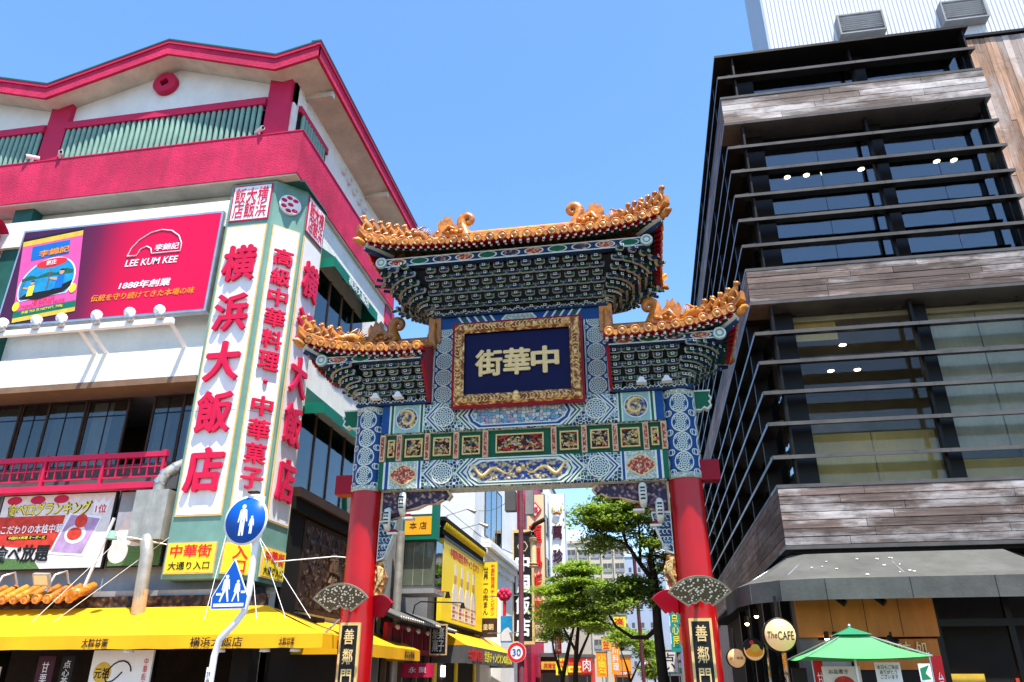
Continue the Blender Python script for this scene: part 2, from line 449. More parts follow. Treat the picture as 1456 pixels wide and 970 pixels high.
def m_carve(name, dark, mid, hi, scale, bump=.9):
    """carved and painted relief: brightest on the ridges, darkest in the hollows"""
    m, nd, lk, b = newmat(name)
    v = posn(nd, lk)
    w = nd.new('ShaderNodeTexNoise'); w.inputs['Scale'].default_value = scale * .5; lk.new(v, w.inputs[0])
    ad = nd.new('ShaderNodeVectorMath'); ad.operation = 'MULTIPLY_ADD'; lk.new(w.outputs['Color'], ad.inputs[0]); ad.inputs[1].default_value = (.12, .12, .12); lk.new(v, ad.inputs[2])
    vo = nd.new('ShaderNodeTexVoronoi'); vo.feature = 'SMOOTH_F1'; vo.inputs['Scale'].default_value = scale; lk.new(ad.outputs[0], vo.inputs['Vector'])
    cc = ramp(nd, lk, vo.outputs['Distance'], [(.12, hi), (.3, mid), (.5, dark)])
    if isinstance(name, str) and name.startswith('carve_multi'):
        vc = nd.new('ShaderNodeTexVoronoi'); vc.inputs['Scale'].default_value = scale * .55; lk.new(ad.outputs[0], vc.inputs['Vector'])
        hue = ramp(nd, lk, math_(nd, lk, 'FRACT', math_(nd, lk, 'MULTIPLY', vc.outputs['Color'], 3.3)), [(0, (.62, .42, .12)), (.3, (.5, .05, .04)), (.5, (.6, .5, .32)), (.68, (.05, .2, .1)), (.84, (.05, .1, .3))], 'CONSTANT')
        cc = mixc(nd, lk, ramp(nd, lk, vo.outputs['Distance'], [(.3, (1, 1, 1)), (.48, (0, 0, 0))]), dark, hue)
    lk.new(cc, b.inputs['Base Color']); b.inputs['Roughness'].default_value = .42
    inv = math_(nd, lk, 'SUBTRACT', 1.0, vo.outputs['Distance']); bumpn(nd, lk, inv, bump, .06, b)
m_carve('carve_gold', (.22, .06, .02), (.62, .33, .09), (.9, .66, .3), 12)
m_carve('carve_multi', (.03, .015, .012), (.4, .2, .08), (.7, .5, .2), 13)
m_carve('carve_dragon', (.02, .05, .2), (.4, .3, .12), (.72, .56, .26), 15, .7)
m_carve('carve_coral', (.28, .04, .02), (.62, .24, .13), (.72, .55, .36), 22, .5)
m_carve('carve_scroll', (.03, .025, .05), (.18, .09, .1), (.42, .35, .26), 13, .6)
m_carve('carve_wave', (.015, .03, .09), (.05, .2, .26), (.5, .62, .66), 9, .5)
m_carve('carve_brown', (.02, .011, .007), (.075, .04, .022), (.13, .07, .035), 8, 1)
m_carve('carve_sage', (.3, .34, .26), (.5, .56, .46), (.66, .68, .56), 26, .3)
def m_lattice(name, a, bcol, c, line, scale, wd):
    """star-net painting: pale lines between small coloured cells"""
    m, nd, lk, b = newmat(name)
    v = posn(nd, lk, (1, 0.0, 1))
    vo = nd.new('ShaderNodeTexVoronoi'); vo.feature = 'DISTANCE_TO_EDGE'; vo.inputs['Scale'].default_value = scale; vo.inputs['Randomness'].default_value = .55; lk.new(v, vo.inputs['Vector'])
    vc = nd.new('ShaderNodeTexVoronoi'); vc.inputs['Scale'].default_value = scale; vc.inputs['Randomness'].default_value = .55; lk.new(v, vc.inputs['Vector'])
    cell = ramp(nd, lk, math_(nd, lk, 'FRACT', math_(nd, lk, 'MULTIPLY', vc.outputs['Color'], 2.7)), [(0, a), (.4, bcol), (.72, c)], 'CONSTANT')
    f = ramp(nd, lk, vo.outputs['Distance'], [(wd * .7, (1, 1, 1)), (wd, (0, 0, 0))])
    lk.new(mixc(nd, lk, f, cell, line), b.inputs['Base Color']); b.inputs['Roughness'].default_value = .45
m_lattice('net_blue', (.01, .025, .1), (.012, .09, .06), (.16, .3, .3), (.64, .66, .55), 15, .08)
m_lattice('net_teal', (.14, .32, .42), (.5, .54, .42), (.42, .3, .3), (.06, .09, .2), 13, .07)
def m_rosette(name, ground, petal, line, k):
    """painted rosette laid out round the medallion's own centre"""
    m, nd, lk, b = newmat(name)
    tc = nd.new('ShaderNodeTexCoord'); sp = nd.new('ShaderNodeSeparateXYZ'); lk.new(tc.outputs['Object'], sp.inputs[0])
    r = math_(nd, lk, 'SQRT', math_(nd, lk, 'ADD', math_(nd, lk, 'MULTIPLY', sp.outputs[0], sp.outputs[0]), math_(nd, lk, 'MULTIPLY', sp.outputs[1], sp.outputs[1])))
    th = math_(nd, lk, 'ARCTAN2', sp.outputs[1], sp.outputs[0])
    ring = math_(nd, lk, 'FLOOR', math_(nd, lk, 'MULTIPLY', r, 5.0))
    ph = math_(nd, lk, 'MULTIPLY', ring, 3.1416 / 2)
    a = math_(nd, lk, 'COSINE', math_(nd, lk, 'ADD', math_(nd, lk, 'MULTIPLY', th, float(k)), ph))
    bb = math_(nd, lk, 'SINE', math_(nd, lk, 'MULTIPLY', r, 5 * 3.1416))
    bb = math_(nd, lk, 'ABSOLUTE', bb)
    val = math_(nd, lk, 'MULTIPLY', math_(nd, lk, 'ABSOLUTE', a), bb)
    cc = ramp(nd, lk, val, [(.28, line), (.34, petal), (.62, petal), (.68, ground)], 'CONSTANT')
    lk.new(cc, b.inputs['Base Color']); b.inputs['Roughness'].default_value = .45
m_rosette('rosette_blue', (.008, .025, .09), (.1, .22, .2), (.6, .62, .52), 6)
m_rosette('rosette_pale', (.03, .1, .14), (.3, .45, .44), (.64, .7, .66), 6)
def m_fan():
    m, nd, lk, b = newmat('fan_pierced'); b.inputs['Roughness'].default_value = .35; b.inputs['Metallic'].default_value = .5
    v = posn(nd, lk, (1, 0, 1.3)); vo = nd.new('ShaderNodeTexVoronoi'); vo.inputs['Scale'].default_value = 19; lk.new(v, vo.inputs['Vector'])
    lk.new(ramp(nd, lk, vo.outputs['Distance'], [(.3, (.78, .74, .55)), (.4, (.1, .08, .045))]), b.inputs['Base Color'])
m_fan()
def m_leaf(name, c):
    m, nd, lk, b = newmat(name)
    oi = noise(nd, lk, posn(nd, lk), 1.3, 4)
    n2 = noise(nd, lk, posn(nd, lk), 14, 2)
    f = math_(nd, lk, 'MULTIPLY_ADD', n2, .5, math_(nd, lk, 'MULTIPLY', oi, .5))
    lk.new(ramp(nd, lk, f, [(.3, tuple(x * .5 for x in c)), (.5, c), (.72, (c[0] * 1.7, c[1] * 1.5, c[2] * 1.3))]), b.inputs['Base Color'])
    b.inputs['Roughness'].default_value = .45
    tr = nd.new('ShaderNodeBsdfTranslucent'); tr.inputs[0].default_value = (c[0] * 2.2, c[1] * 2.2, c[2] * .9, 1)
    mx = nd.new('ShaderNodeMixShader'); mx.inputs[0].default_value = .5
    lk.new(b.outputs[0], mx.inputs[1]); lk.new(tr.outputs[0], mx.inputs[2]); lk.new(mx.outputs[0], nd['Material Output'].inputs[0])
m_leaf('leaf', (.145, .215, .05))
m_leaf('leaf_light', (.185, .265, .055))
# ================================================================== THE GATE
XC, YG = -2.38, 15.0
GF = FRONT(XC, YG, 0)                       # u across, v up, w towards the viewer
gate = thing('chinese_gate', 'ornate painted gate on two red columns with orange tiled roofs spanning the street', 'gate', (XC, YG, 0))
def rosette_mesh(curve=0):
    mb = MB(WF); n = 28; rings = [(0, 0), (.45, 0), (.92, 0), (1, -.03)]
    vs = [(0, 0, 0)]; fs = []
    for k, (r, dz) in enumerate(rings[1:]):
        for j in range(n):
            a = 2 * math.pi * j / n; x, y = r * math.cos(a), r * math.sin(a); z = dz
            if curve: z += curve * math.cos(x / curve) - curve; x = curve * math.sin(x / curve)
            vs.append((x, y, z))
    fs += [(0, 1 + j, 1 + (j + 1) % n) for j in range(n)]
    for k in range(len(rings) - 2):
        b = 1 + k * n
        fs += [(b + j, b + n + j, b + n + (j + 1) % n, b + (j + 1) % n) for j in range(n)]
    mb.add(vs, fs, 'rosette_blue', True)
    # raised rim in pale paint
    rim = []
    for r, z in ((.93, .0), (.95, .05), (1.06, .05), (1.08, 0)):
        for j in range(n):
            a = 2 * math.pi * j / n; x, y = r * math.cos(a), r * math.sin(a); zz = z
            if curve: zz += curve * math.cos(x / curve) - curve; x = curve * math.sin(x / curve)
            rim.append((x, y, zz))
    mb.add(rim, [(i * n + j, (i + 1) * n + j, (i + 1) * n + (j + 1) % n, i * n + (j + 1) % n) for i in range(3) for j in range(n)], 'line_white')
    return mb.mesh('rosette', False)[0]
ROS = rosette_mesh(); ROSC = rosette_mesh(.325 / .2)
def rosette(parent, F, u, v, w, r, me=None):
    return link('rosette', me or ROS, F.matrix(u, v, w) @ Matrix.Scale(r, 4), parent)
def bar(mb, u0, u1, v0, v1, w0, w1, m, r=.06):
    """beam along u with softened front edges"""
    sec = [(v0, w0), (v0, w1 - r), (v0 + r * .3, w1 - r * .3), (v0 + r, w1), (v1 - r, w1), (v1 - r * .3, w1 - r * .3), (v1, w1 - r), (v1, w0)]
    n = len(sec)
    mb.add([(u, a, b) for u in (u0, u1) for a, b in sec], [(i, (i + 1) % n, n + (i + 1) % n, n + i)[::-1] for i in range(n)] + [tuple(range(n)), tuple(reversed(range(n, 2 * n)))], m)

# ---- columns
for s in (-1, 1):
    cu = 3.26 * s
    mb = MB(GF); mb.lathe((cu, 0, 0), [(.5, 0), (.5, .35), (.42, .45)], 'grey_wall', 24)
    base = mb.build('plinth', gate)
    c = MB(GF).lathe((cu, 0, 0), [(.335, .44), (.335, 2.5), (.322, 5.2)], 'lacquer', 40).build('column', gate)
    sl = MB(GF).lathe((cu, 0, 0), [(.328, 5.2), (.328, 7.0)], 'beam_blue', 40).build('painted_sleeve', gate)
    for v0 in (5.2, 6.9): MB(GF).lathe((cu, v0, 0), [(.33, 0), (.345, .01), (.345, .1), (.33, .11)], 'carve_sage', 32).build('sleeve_band', sl)
    for q in range(4):
        a = q * math.pi / 2
        for k in range(4):
            F = Frame(GF(cu + .332 * math.sin(a), 5.51 + .4 * k, .332 * math.cos(a)), (math.cos(a), math.sin(a), 0), (0, 0, 1))
            link('rosette', ROSC, F.matrix() @ Matrix.Scale(.185, 4), sl)
            # cloud shapes between rosettes
        for k in range(5):
            for sg in (-1, 1):
                ang = a + sg * .72
                F = Frame(GF(cu + .333 * math.sin(ang), 5.31 + .4 * k, .333 * math.cos(ang)), (math.cos(ang), math.sin(ang), 0), (0, 0, 1))
                mb = MB(F); mb.disc((0, 0), .085, .004, 'line_white', 10, 1, .8); mb.disc((0, 0), .06, .007, 'beam_blue', 10, 1, .8); mb.build('painted_cloud', sl)
    # red beam end, green carved ear
    MB(GF).box(cu + s * .29, cu + s * .66, 5.17, 5.57, -.16, .16, 'red_flat').build('beam_end', gate)
    ear = [(0, 6.62), (.12, 6.6), (.2, 6.66), (.27, 6.62), (.36, 6.7), (.33, 6.8), (.38, 6.86), (.33, 6.94), (.36, 7.04), (0, 7.04)]
    ear = [(cu + s * (.3 + a), b) for a, b in ear]
    if s < 0: ear.reverse()
    MB(GF).prism(ear, -.08, .08, 'line_white', 'beam_green', .03).build('carved_ear', gate)
    # plate with the gate's name
    pl = MB(GF).box(cu - .2, cu + .2, 1.46, 2.64, .3, .36, 'gold_edge').build('name_plate', gate)
    MB(GF).box(cu - .155, cu + .155, 1.51, 2.59, .36, .366, 'ink_black').build('plate_face', pl)
    for k, ch in enumerate('善鄰門'):
        text('character', ch, GF.at(cu, 2.39 - .35 * k, .367), 'gold_paint', pl, .2, .27, .012, .012)
    # pierced metal fan over the plate with its red back fan
    def fan(F, r1, r0, ha, m, mrim, name, th=.025):
        n = 18; out = [(r1 * math.sin(-ha + 2 * ha * k / n), r1 * math.cos(-ha + 2 * ha * k / n)) for k in range(n + 1)]
        inn = [(r0 * math.sin(ha - 2 * ha * k / 6), r0 * math.cos(ha - 2 * ha * k / 6) - (.05 if k in (2, 4) else 0)) for k in range(7)]
        p = list(reversed(out)) ; p = [(a, b) for a, b in p] + [(a, b) for a, b in reversed(inn)]
        mb = MB(F); mb.prism(p, -th, th, mrim, m, .03)
        return mb.build(name, gate)
    fw = GF.at(cu - (.1 if s < 0 else -.02), 2.66, .62)
    F = Frame(fw.o, (1, 0, 0), Vector((0, -.22, 1)))
    fan(F, .68, .26, R(54), 'fan_pierced', 'fan_metal', 'pierced_fan')
    MB(GF).box(cu - .03, cu + .03, 2.98, 3.04, .3, .6, 'steel').build('fan_bracket', gate)
    F = Frame(GF(cu - s * .46, 2.6, .1), (.85 , .5 * s, 0), (0, -.1, 1))
    fan(F, .56, .2, R(46), 'red_flat', 'red_flat', 'red_fan')

# ---- painted beams
def chevron(mb, tip, d, th, v0, v1, w, m, s):
    vm = (v0 + v1) / 2
    for va in (v0, v1):
        q = [(s * tip, vm, w), (s * (tip + th), vm, w), (s * (tip + d + th), va, w), (s * (tip + d), va, w)]
        if (va == v0) == (s > 0): q.reverse()
        mb.poly(q, m)
def painted_beam(v0, v1, w1, kind):
    mb = MB(GF); bar(mb, -2.96, 2.96, v0, v1, -w1, w1, 'net_blue'); b = mb.build('lower_beam' if kind == 'low' else 'upper_beam', gate)
    p = MB(GF); h = v1 - v0; vm = (v0 + v1) / 2; a0, a1 = v0 + .012, v1 - .012; w = w1 + .003
    p.box(-2.9, 2.9, v0 - .008, v0 + .01, -w1 + .04, w1 - .07, 'carve_sage')
    for s in (-1, 1):
        st = [('beam_green', .10), ('line_white', .04), ('beam_blue', .07), ('line_white', .035)] if kind == 'low' else [('beam_blue', .16), ('line_white', .04), ('beam_green', .05), ('line_white', .03)]
        u = 2.955
        for m, t in st: p.box(s * (u - t), s * u, a0, a1, w1 - .05, w, m); u -= t
        pe = 2.14
        p.box(s * pe, s * u, a0, a1, w1 - .05, w, 'carve_sage' if kind == 'low' else 'teal_pale')
        um = (u + pe) / 2 * s
        if kind == 'low':
            pts = []
            for k in range(32):
                a = 2 * math.pi * k / 32; rr = 1 - .14 * abs(math.sin(2 * a))
                pts.append((um + .3 * rr * math.copysign(abs(math.cos(a)) ** 1.15, math.cos(a)), vm + .225 * rr * math.sin(a)))
            p.prism(pts, w, w + .012, 'gold_paint', 'carve_coral', .02)
        u = pe
        for m, t in (('line_white', .03), ('beam_blue' if kind == 'low' else 'beam_green', .05), ('line_white', .025)):
            p.box(s * (u - t), s * u, a0, a1, w1 - .05, w, m); u -= t
        for base, seq in ((-2.03, (('line_white', .04), ('beam_blue', .045), ('line_white', .035), ('beam_green', .035), ('line_white', .035))),
                          (-1.34, (('line_white', .045), ('beam_green', .045), ('line_white', .04), ('beam_blue', .05), ('line_white', .035), ('red_flat', .07)))):
            t = base
            for m, th in seq:
                chevron(p, -t if False else t, .27 * h / .6, th, a0, a1, w + .004, m, 1) if s < 0 else chevron(p, t, .27 * h / .6, th, a0, a1, w + .004, m, -1)
                t += th
    # cartouche
    for k, (m, g) in enumerate((('line_white', 0), ('beam_blue' if kind == 'up' else 'beam_green', .035), ('line_white', .085 if kind == 'up' else .06), ('net_teal' if kind == 'up' else 'carve_dragon', .11))):
        L = 1.12 - g * 1.1; y0, y1 = a0 + g * .8, a1 - g * .8
        pts = [(-L, vm), (-L + .07, vm - (vm - y0) * .55), (-L + .1, vm - (vm - y0) * .62), (-L + .24, y0), (L - .24, y0), (L - .1, vm - (vm - y0) * .62), (L - .07, vm - (vm - y0) * .55), (L, vm),
               (L - .07, vm + (vm - y0) * .55), (L - .1, vm + (vm - y0) * .62), (L - .24, y1), (-L + .24, y1), (-L + .1, vm + (vm - y0) * .62), (-L + .07, vm + (vm - y0) * .55)]
        p.prism(pts, w, w + .008 + .004 * k, m)
    o = p.build('painted_ornament', b)
    for s in (-1, 1):
        rosette(b, GF, s * 1.6, vm, w + .012, .21)
        if kind == 'up':
            m = MB(GF); um = s * 2.405
            m.disc((um, vm), .25, w + .008, 'line_white', 20, 1, .98); m.disc((um, vm), .225, w + .012, 'carve_dragon', 20, 1, .98)
            dragon(m, um, vm, w + .02, .19, s); m.build('dragon_medallion', b)
    if kind == 'low':
        for s in (-1, 1):
            m = MB(GF); dragon(m, s * .55, vm, w + .02, .2, s, wide=2.2); m.build('gilded_dragon', b)
        m = MB(GF); m.ball((0, vm, w + .03), .07, 'gold', 10, 6, (1, 1, .4)); m.build('gilded_pearl', b)
    return b
def dragon(mb, u, v, w, r, s, wide=1.0):
    """a coiled gilt dragon in low relief: one tapering body, crest, four clawed legs"""
    P = []; rad = []
    n = 26
    for k in range(n):
        t = k / (n - 1); a = t * 4.6 * math.pi / 2 + .6
        rr = r * (1.02 - .72 * t) if wide == 1 else r * (.62 + .3 * math.cos(5 * t))
        if wide == 1: x, y = rr * math.cos(a), rr * math.sin(a)
        else: x, y = r * wide * (1.05 - 2.1 * t), rr * .75 * math.sin(a * 1.7)
        P.append((u + s * x, v + y, w)); rad.append(r * (.05 + .15 * math.sin(math.pi * min(1, t * 1.15) ** .8)))
    mb.tube(P, rad, 'gold_paint', 7)
    for k in range(2, n - 1, 2):
        x, y, _ = P[k]; dx, dy = x - u, y - v; q = math.hypot(dx, dy) or 1
        e = rad[k] * 2.1
        mb.tube([(x, y, w), (x + dx / q * e, y + dy / q * e, w)], [rad[k] * .7, .004], 'gold_paint', 5)
    for k in (5, 10, 15, 20):
        x, y, _ = P[k]
        for da in (-.5, 0, .5):
            a = math.atan2(y - v, x - u) + math.pi + da
            mb.tube([(x, y, w), (x + r * .42 * math.cos(a), y + r * .42 * math.sin(a), w)], [r * .06, .004], 'gold_paint', 5)
    mb.ball(P[-1], r * .2, 'gold_paint', 8, 5)
mat('navy_field', (.01, .03, .14), .45, .1, 2)
lowb = painted_beam(5.2, 5.79, .26, 'low')
upb = painted_beam(6.385, 7.02, .27, 'up')
# cloud trim above the upper beam
def cloud_trim(parent, u0, u1, v, w, step=.26, m='line_white', name='cloud_trim'):
    mb = MB(GF); mb.box(u0, u1, v - .03, v + .05, w - .1, w, 'br_blue')
    k = u0 + step / 2
    while k < u1:
        P = [(k - step * .5, v + .0, w + .01), (k - step * .3, v + .055, w + .012), (k - step * .1, v + .02, w + .012), (k, v + .07, w + .012), (k + step * .1, v + .02, w + .012), (k + step * .3, v + .055, w + .012), (k + step * .5, v, w + .01)]
        mb.tube(P, .011, m, 5); k += step
    return mb.build(name, parent)
for s in (-1, 1): cloud_trim(gate, min(s * 1.9, s * 3.55), max(s * 1.9, s * 3.55), 7.05, .34)
# ---- carved frieze between the beams
fr = MB(GF); fr.box(-2.96, 2.96, 5.79, 6.385, -.14, .14, 'beam_green'); frz = fr.build('frieze_board', gate)
for s in (-1, 1):
    for q in (2.92, 2.56, 1.95, 1.33, .71):
        mb = MB(GF); u = s * q; mb.box(u - .055, u + .055, 5.8, 6.375, .14, .24, 'tan_edge'); mb.box(u - .032, u + .032, 5.84, 6.33, .24, .246, 'carve_coral')
        mb.build('frieze_post', frz)
def carved_panel(u, wd, hd):
    vm = 6.085; mb = MB(GF)
    a, b = wd / 2, hd / 2; rim = .028
    for (x0, x1, y0, y1) in ((-a, a, b - rim, b), (-a, a, -b, -b + rim), (-a, -a + rim, -b + rim, b - rim), (a - rim, a, -b + rim, b - rim)):
        mb.box(u + x0, u + x1, vm + y0, vm + y1, .14, .2, 'gold_edge')
    p = mb.build('panel_frame', frz)
    rnd = random.Random(int(u * 100)); m = MB(GF)
    k = max(8, int(wd / .025)); j = 14; H = [[rnd.random() for _ in range(k + 1)] for _ in range(j + 1)]
    m.grid(k, j, lambda a_, b_: (u + (a_ - .5) * (wd - 2 * rim), vm + (b_ - .5) * (hd - 2 * rim), .143 + .035 * H[round(b_ * j)][round(a_ * k)]), 'carve_multi')
    for q in range(int(10 + wd * 26)):      # figures and foliage standing out of the relief
        x = u + (rnd.random() - .5) * (wd - .1); y = vm + (rnd.random() - .5) * (hd - .12)
        m.tube([(x, y, .17), (x + rnd.uniform(-.06, .06), y + rnd.uniform(-.05, .05), .195), (x + rnd.uniform(-.09, .09), y + rnd.uniform(-.07, .07), .17)], [.012, .02, .008], rnd.choice(['gold_paint', 'gold_paint', 'tan_edge', 'ink_red', 'gold']), 6)
    m.build('relief', p)
for s in (-1, 1):
    carved_panel(s * 2.74, .15, .38)
    for q in (2.25, 1.64, 1.02): carved_panel(s * q, .38, .4)
carved_panel(0, 1.0, .4)
# ---- corner brackets under the lower beam
for s in (-1, 1):
    out = [(2.93, 5.2), (1.5, 5.2), (1.42, 5.08), (1.5, 4.98), (1.56, 5.02), (1.72, 4.93), (1.95, 4.92), (2.15, 4.83), (2.4, 4.8), (2.55, 4.66), (2.75, 4.6), (2.93, 4.6)]
    pts = [(s * a, b) for a, b in out]
    if s > 0: pts.reverse(); pts = pts
    if s < 0: pts.reverse()
    area = sum(pts[i][0] * pts[(i + 1) % len(pts)][1] - pts[(i + 1) % len(pts)][0] * pts[i][1] for i in range(len(pts)))
    if area < 0: pts.reverse()
    cb = MB(GF).prism(pts, -.07, .07, 'tan_edge', 'carve_scroll', .035).build('corner_bracket', gate)
    wv = [(s * 2.92, 4.6), (s * 2.55, 4.6), (s * 2.6, 4.3), (s * 2.78, 3.85), (s * 2.92, 3.8)]
    if s < 0: wv.reverse()
    area = sum(wv[i][0] * wv[(i + 1) % 5][1] - wv[(i + 1) % 5][0] * wv[i][1] for i in range(5))
    if area < 0: wv.reverse()
    wp = MB(GF).prism(wv, -.11, .11, 'line_white', 'carve_wave', .03)
    for r in range(5):                       # rolled waves
        for k in range(3):
            uu = s * (2.86 - k * .1 + .012 * r * k); vv = 4.5 - r * .14
            if abs(uu) > 2.58 + max(0, (4.3 - vv)) * .4:
                wp.tube([(uu + .045 * math.cos(a), vv + .045 * math.sin(a), .115) for a in [x * .6 for x in range(9)]], .008, 'line_white', 4)
    wp.build('wave_bracket', gate)
    sc_ = MB(GF)
    for du, vb, hh in ((2.42, 4.72, .42), (2.72, 4.42, .4)):
        u = s * du
        P = [(u, vb + hh, .12), (u, vb + hh * .9, .2), (u, vb + hh * .55, .24), (u, vb + hh * .2, .22), (u, vb, .14), (u, vb + .05, .08)]
        sc_.tube(P, [.05, .07, .075, .07, .06, .03], 'line_white', 8, flat=1.1)
        for q in range(4): sc_.box(u - .045, u + .045, vb + hh * (.22 + .17 * q), vb + hh * (.28 + .17 * q), .27, .312, 'br_black')
        sc_.box(min(u, u - s * .16), max(u, u - s * .16), vb - .06, vb, -.05, .14, 'red_flat')
        sc_.box(min(u, u - s * .2) - .01, max(u, u - s * .2) + .01, vb - .1, vb - .06, -.06, .16, 'line_white')
    sc_.build('scroll_bracket', gate)
    gl = [(s * 2.93, 3.8), (s * 2.78, 3.78), (s * 2.7, 3.5), (s * 2.78, 3.2), (s * 2.93, 3.1)]
    area = sum(gl[i][0] * gl[(i + 1) % 5][1] - gl[(i + 1) % 5][0] * gl[i][1] for i in range(5))
    if area < 0: gl.reverse()
    g = MB(GF).prism(gl, -.1, .1, 'gold', 'carve_gold')
    for k in range(5): g.tube([(s * (2.9 - .03 * k), 3.25 + .05 * k, .11), (s * (2.84 - .02 * k), 3.45 + .05 * k, .14), (s * 2.88, 3.7, .11)], .018, 'gold', 5)
    g.build('gilded_drop', gate)
# ---- posts beside the plaque, back board, plaque
MB(GF).box(-1.9, 1.9, 7.02, 9.06, -.12, .12, 'br_blue').build('back_board', gate)
for s in (-1, 1):
    u = s * 1.66; mb = MB(GF)
    mb.box(u - .25, u + .25, 7.03, 9.06, -.2, .18, 'teal_pale'); mb.box(u - .22, u + .22, 7.06, 9.03, .18, .186, 'beam_blue')
    mb.box(u - .245, u - .215, 7.04, 9.05, .18, .195, 'line_white'); mb.box(u + .215, u + .245, 7.04, 9.05, .18, .195, 'line_white')
    po = mb.build('plaque_post', gate)
    for k in range(5): rosette(po, GF, u, 7.24 + .385 * k, .189, .178)
    for k in range(6):
        for e in (-1, 1):
            m = MB(GF); m.disc((u + e * .19, 7.05 + .385 * k), .05, .195, 'line_white', 8); m.disc((u + e * .19, 7.05 + .385 * k), .03, .198, 'teal_pale', 8); m.build('painted_cloud', po)
li = MB(GF); li.box(-1.95, 1.95, 8.78, 9.06, -.2, .2, 'beam_blue'); 
for s in (-1, 1):
    for k in range(9):
        m = ('line_white', 'beam_blue', 'line_white', 'beam_green')[k % 4]
        a = .45 + k * .09
        q = [(s * a, 8.79, .204), (s * (a + .05), 8.79, .204), (s * (a + .22), 9.05, .204), (s * (a + .17), 9.05, .204)]
        if s < 0: q.reverse()
        li.poly(q, m)
li.prism([(-.4, 8.92), (-.3, 8.81), (.3, 8.81), (.4, 8.92), (.3, 9.03), (-.3, 9.03)], .2, .21, 'line_white', 'carve_sage', .03)
li.build('lintel', gate)
cloud_trim(gate, -1.95, 1.95, 9.08, .27)
PF = Frame(GF(0, 6.84, .42), (1, 0, 0), Vector((0, -.045, 1)))
pq = MB(PF); a, b = 1.37, 1.86
def frame_strip(mb, F4, m):
    pass
pq.box(-a + .18, a - .18, .18, b - .18, -.06, .03, 'navy'); plq = pq.build('plaque', gate)
def moulding(p0, p1, nrm, name):
    """carved gilt moulding with a lumpy relief"""
    mb = MB(PF); L = math.dist(p0, p1); n = int(L / .03); m_ = 7; rnd = random.Random(int(L * 99))
    H = [[rnd.random() for _ in range(n + 1)] for _ in range(m_ + 1)]
    d = ((p1[0] - p0[0]) / L, (p1[1] - p0[1]) / L)
    def fn(x, y):
        i, j = round(x * n), round(y * m_); mit = .24 * y
        t = mit + x * (L - 2 * mit)
        prof = .09 + .05 * math.sin(math.pi * y) + .035 * H[j][i] * math.sin(math.pi * y)
        if j in (0,): prof = .0
        return (p0[0] + d[0] * t + nrm[0] * .24 * y, p0[1] + d[1] * t + nrm[1] * .24 * y, prof)
    mb.grid(n, m_, fn, 'carve_gold')
    for k in range(int(L / .075)):
        t = (k + .5) * .075; x = p0[0] + d[0] * t; y = p0[1] + d[1] * t
        if t < .2 or t > L - .2: continue
        sg = 1 if k % 2 else -1
        P = [(x + nrm[0] * (.12 + sg * .07 * math.cos(q)) + d[0] * .06 * math.sin(q), y + nrm[1] * (.12 + sg * .07 * math.cos(q)) + d[1] * .06 * math.sin(q), .15) for q in [0, .8, 1.6, 2.4, 3.2, 4.2]]
        mb.tube(P, [.006, .01, .013, .013, .011, .006], 'gold', 5)
    return mb.build(name, plq)
for p0, p1, nr in (((-a, 0), (a, 0), (0, 1)), ((a, 0), (a, b), (-1, 0)), ((a, b), (-a, b), (0, -1)), ((-a, b), (-a, 0), (1, 0))): moulding(p0, p1, nr, 'gilt_moulding')
rd = MB(PF)
for x0, x1, y0, y1 in ((-a - .03, a + .03, -.03, .015), (-a - .03, a + .03, b - .015, b + .03), (-a - .03, -a + .015, 0, b), (a - .015, a + .03, 0, b)): rd.box(x0, x1, y0, y1, -.06, .06, 'red_flat')
rd.build('red_border', plq)
for k, ch in enumerate('街華中'):
    text('character', ch, PF.at(-.6 + .6 * k, .93, .034), 'gold_paint', plq, .56, .58, .03, .03)
m = MB(PF); m.lathe((0, .1, .18), [(.09, 0), (.07, .05), (0, .07)], 'gold', 10, 'w'); m.ball((0, .17, .2), .07, 'gold'); m.build('gilt_mask', plq)
# ---- bracket sets
def arm_poly(L, h): return [(-L / 2, h * .45), (-L / 2 + h * .3, h * .12), (-L / 2 + h * .9, 0), (L / 2 - h * .9, 0), (L / 2 - h * .3, h * .12), (L / 2, h * .45), (L / 2, h), (-L / 2, h)]
def bracket_mesh(tiers, dz, do, alt, wide):
    F = Frame((0, 0, 0), (1, 0, 0), (0, 0, 1)); mb = MB(F)
    for k in range(tiers):
        z = k * dz; o = k * do; L = wide * (.74 + .36 * (k % 2)); mt = ('br_green', 'br_blue')[(k + alt) % 2]
        h = dz * .56
        pts = [(x, z + y) for x, y in arm_poly(L, h)]
        mb.prism(pts, o - .03, o + .03, 'br_line' , mt, .008)
        mb.box(-.028, .028, z + dz * .05, z + h * .9, -.1, o + do * .85, mt)                     # projecting arm
        mb.box(-.033, .033, z + dz * .02, z + h * .95, o + do * .85, o + do * .9, 'line_white')
        mb.box(-.019, .019, z + dz * .14, z + h * .78, o + do * .9, o + do * .9 + .004, mt)
        for x in (-L / 2 + .035, 0, L / 2 - .035):
            y0 = z + h; y1 = z + dz
            mb.prism([(x - .03, y0), (x + .03, y0), (x + .04, y1 - .008), (x - .04, y1 - .008)], o - .038, o + .038, 'br_line', mt, .008)
    return mb.mesh('bracket_set', False)[0]
BR = [bracket_mesh(7, .106, .145, q, .285) for q in (0, 1)]
BRW = [bracket_mesh(6, .11, .12, q, .26) for q in (0, 1)]
BRC = [bracket_mesh(7, .106, .145 * 1.414, q, .22) for q in (0, 1)]
BRCW = [bracket_mesh(6, .11, .12 * 1.414, q, .22) for q in (0, 1)]
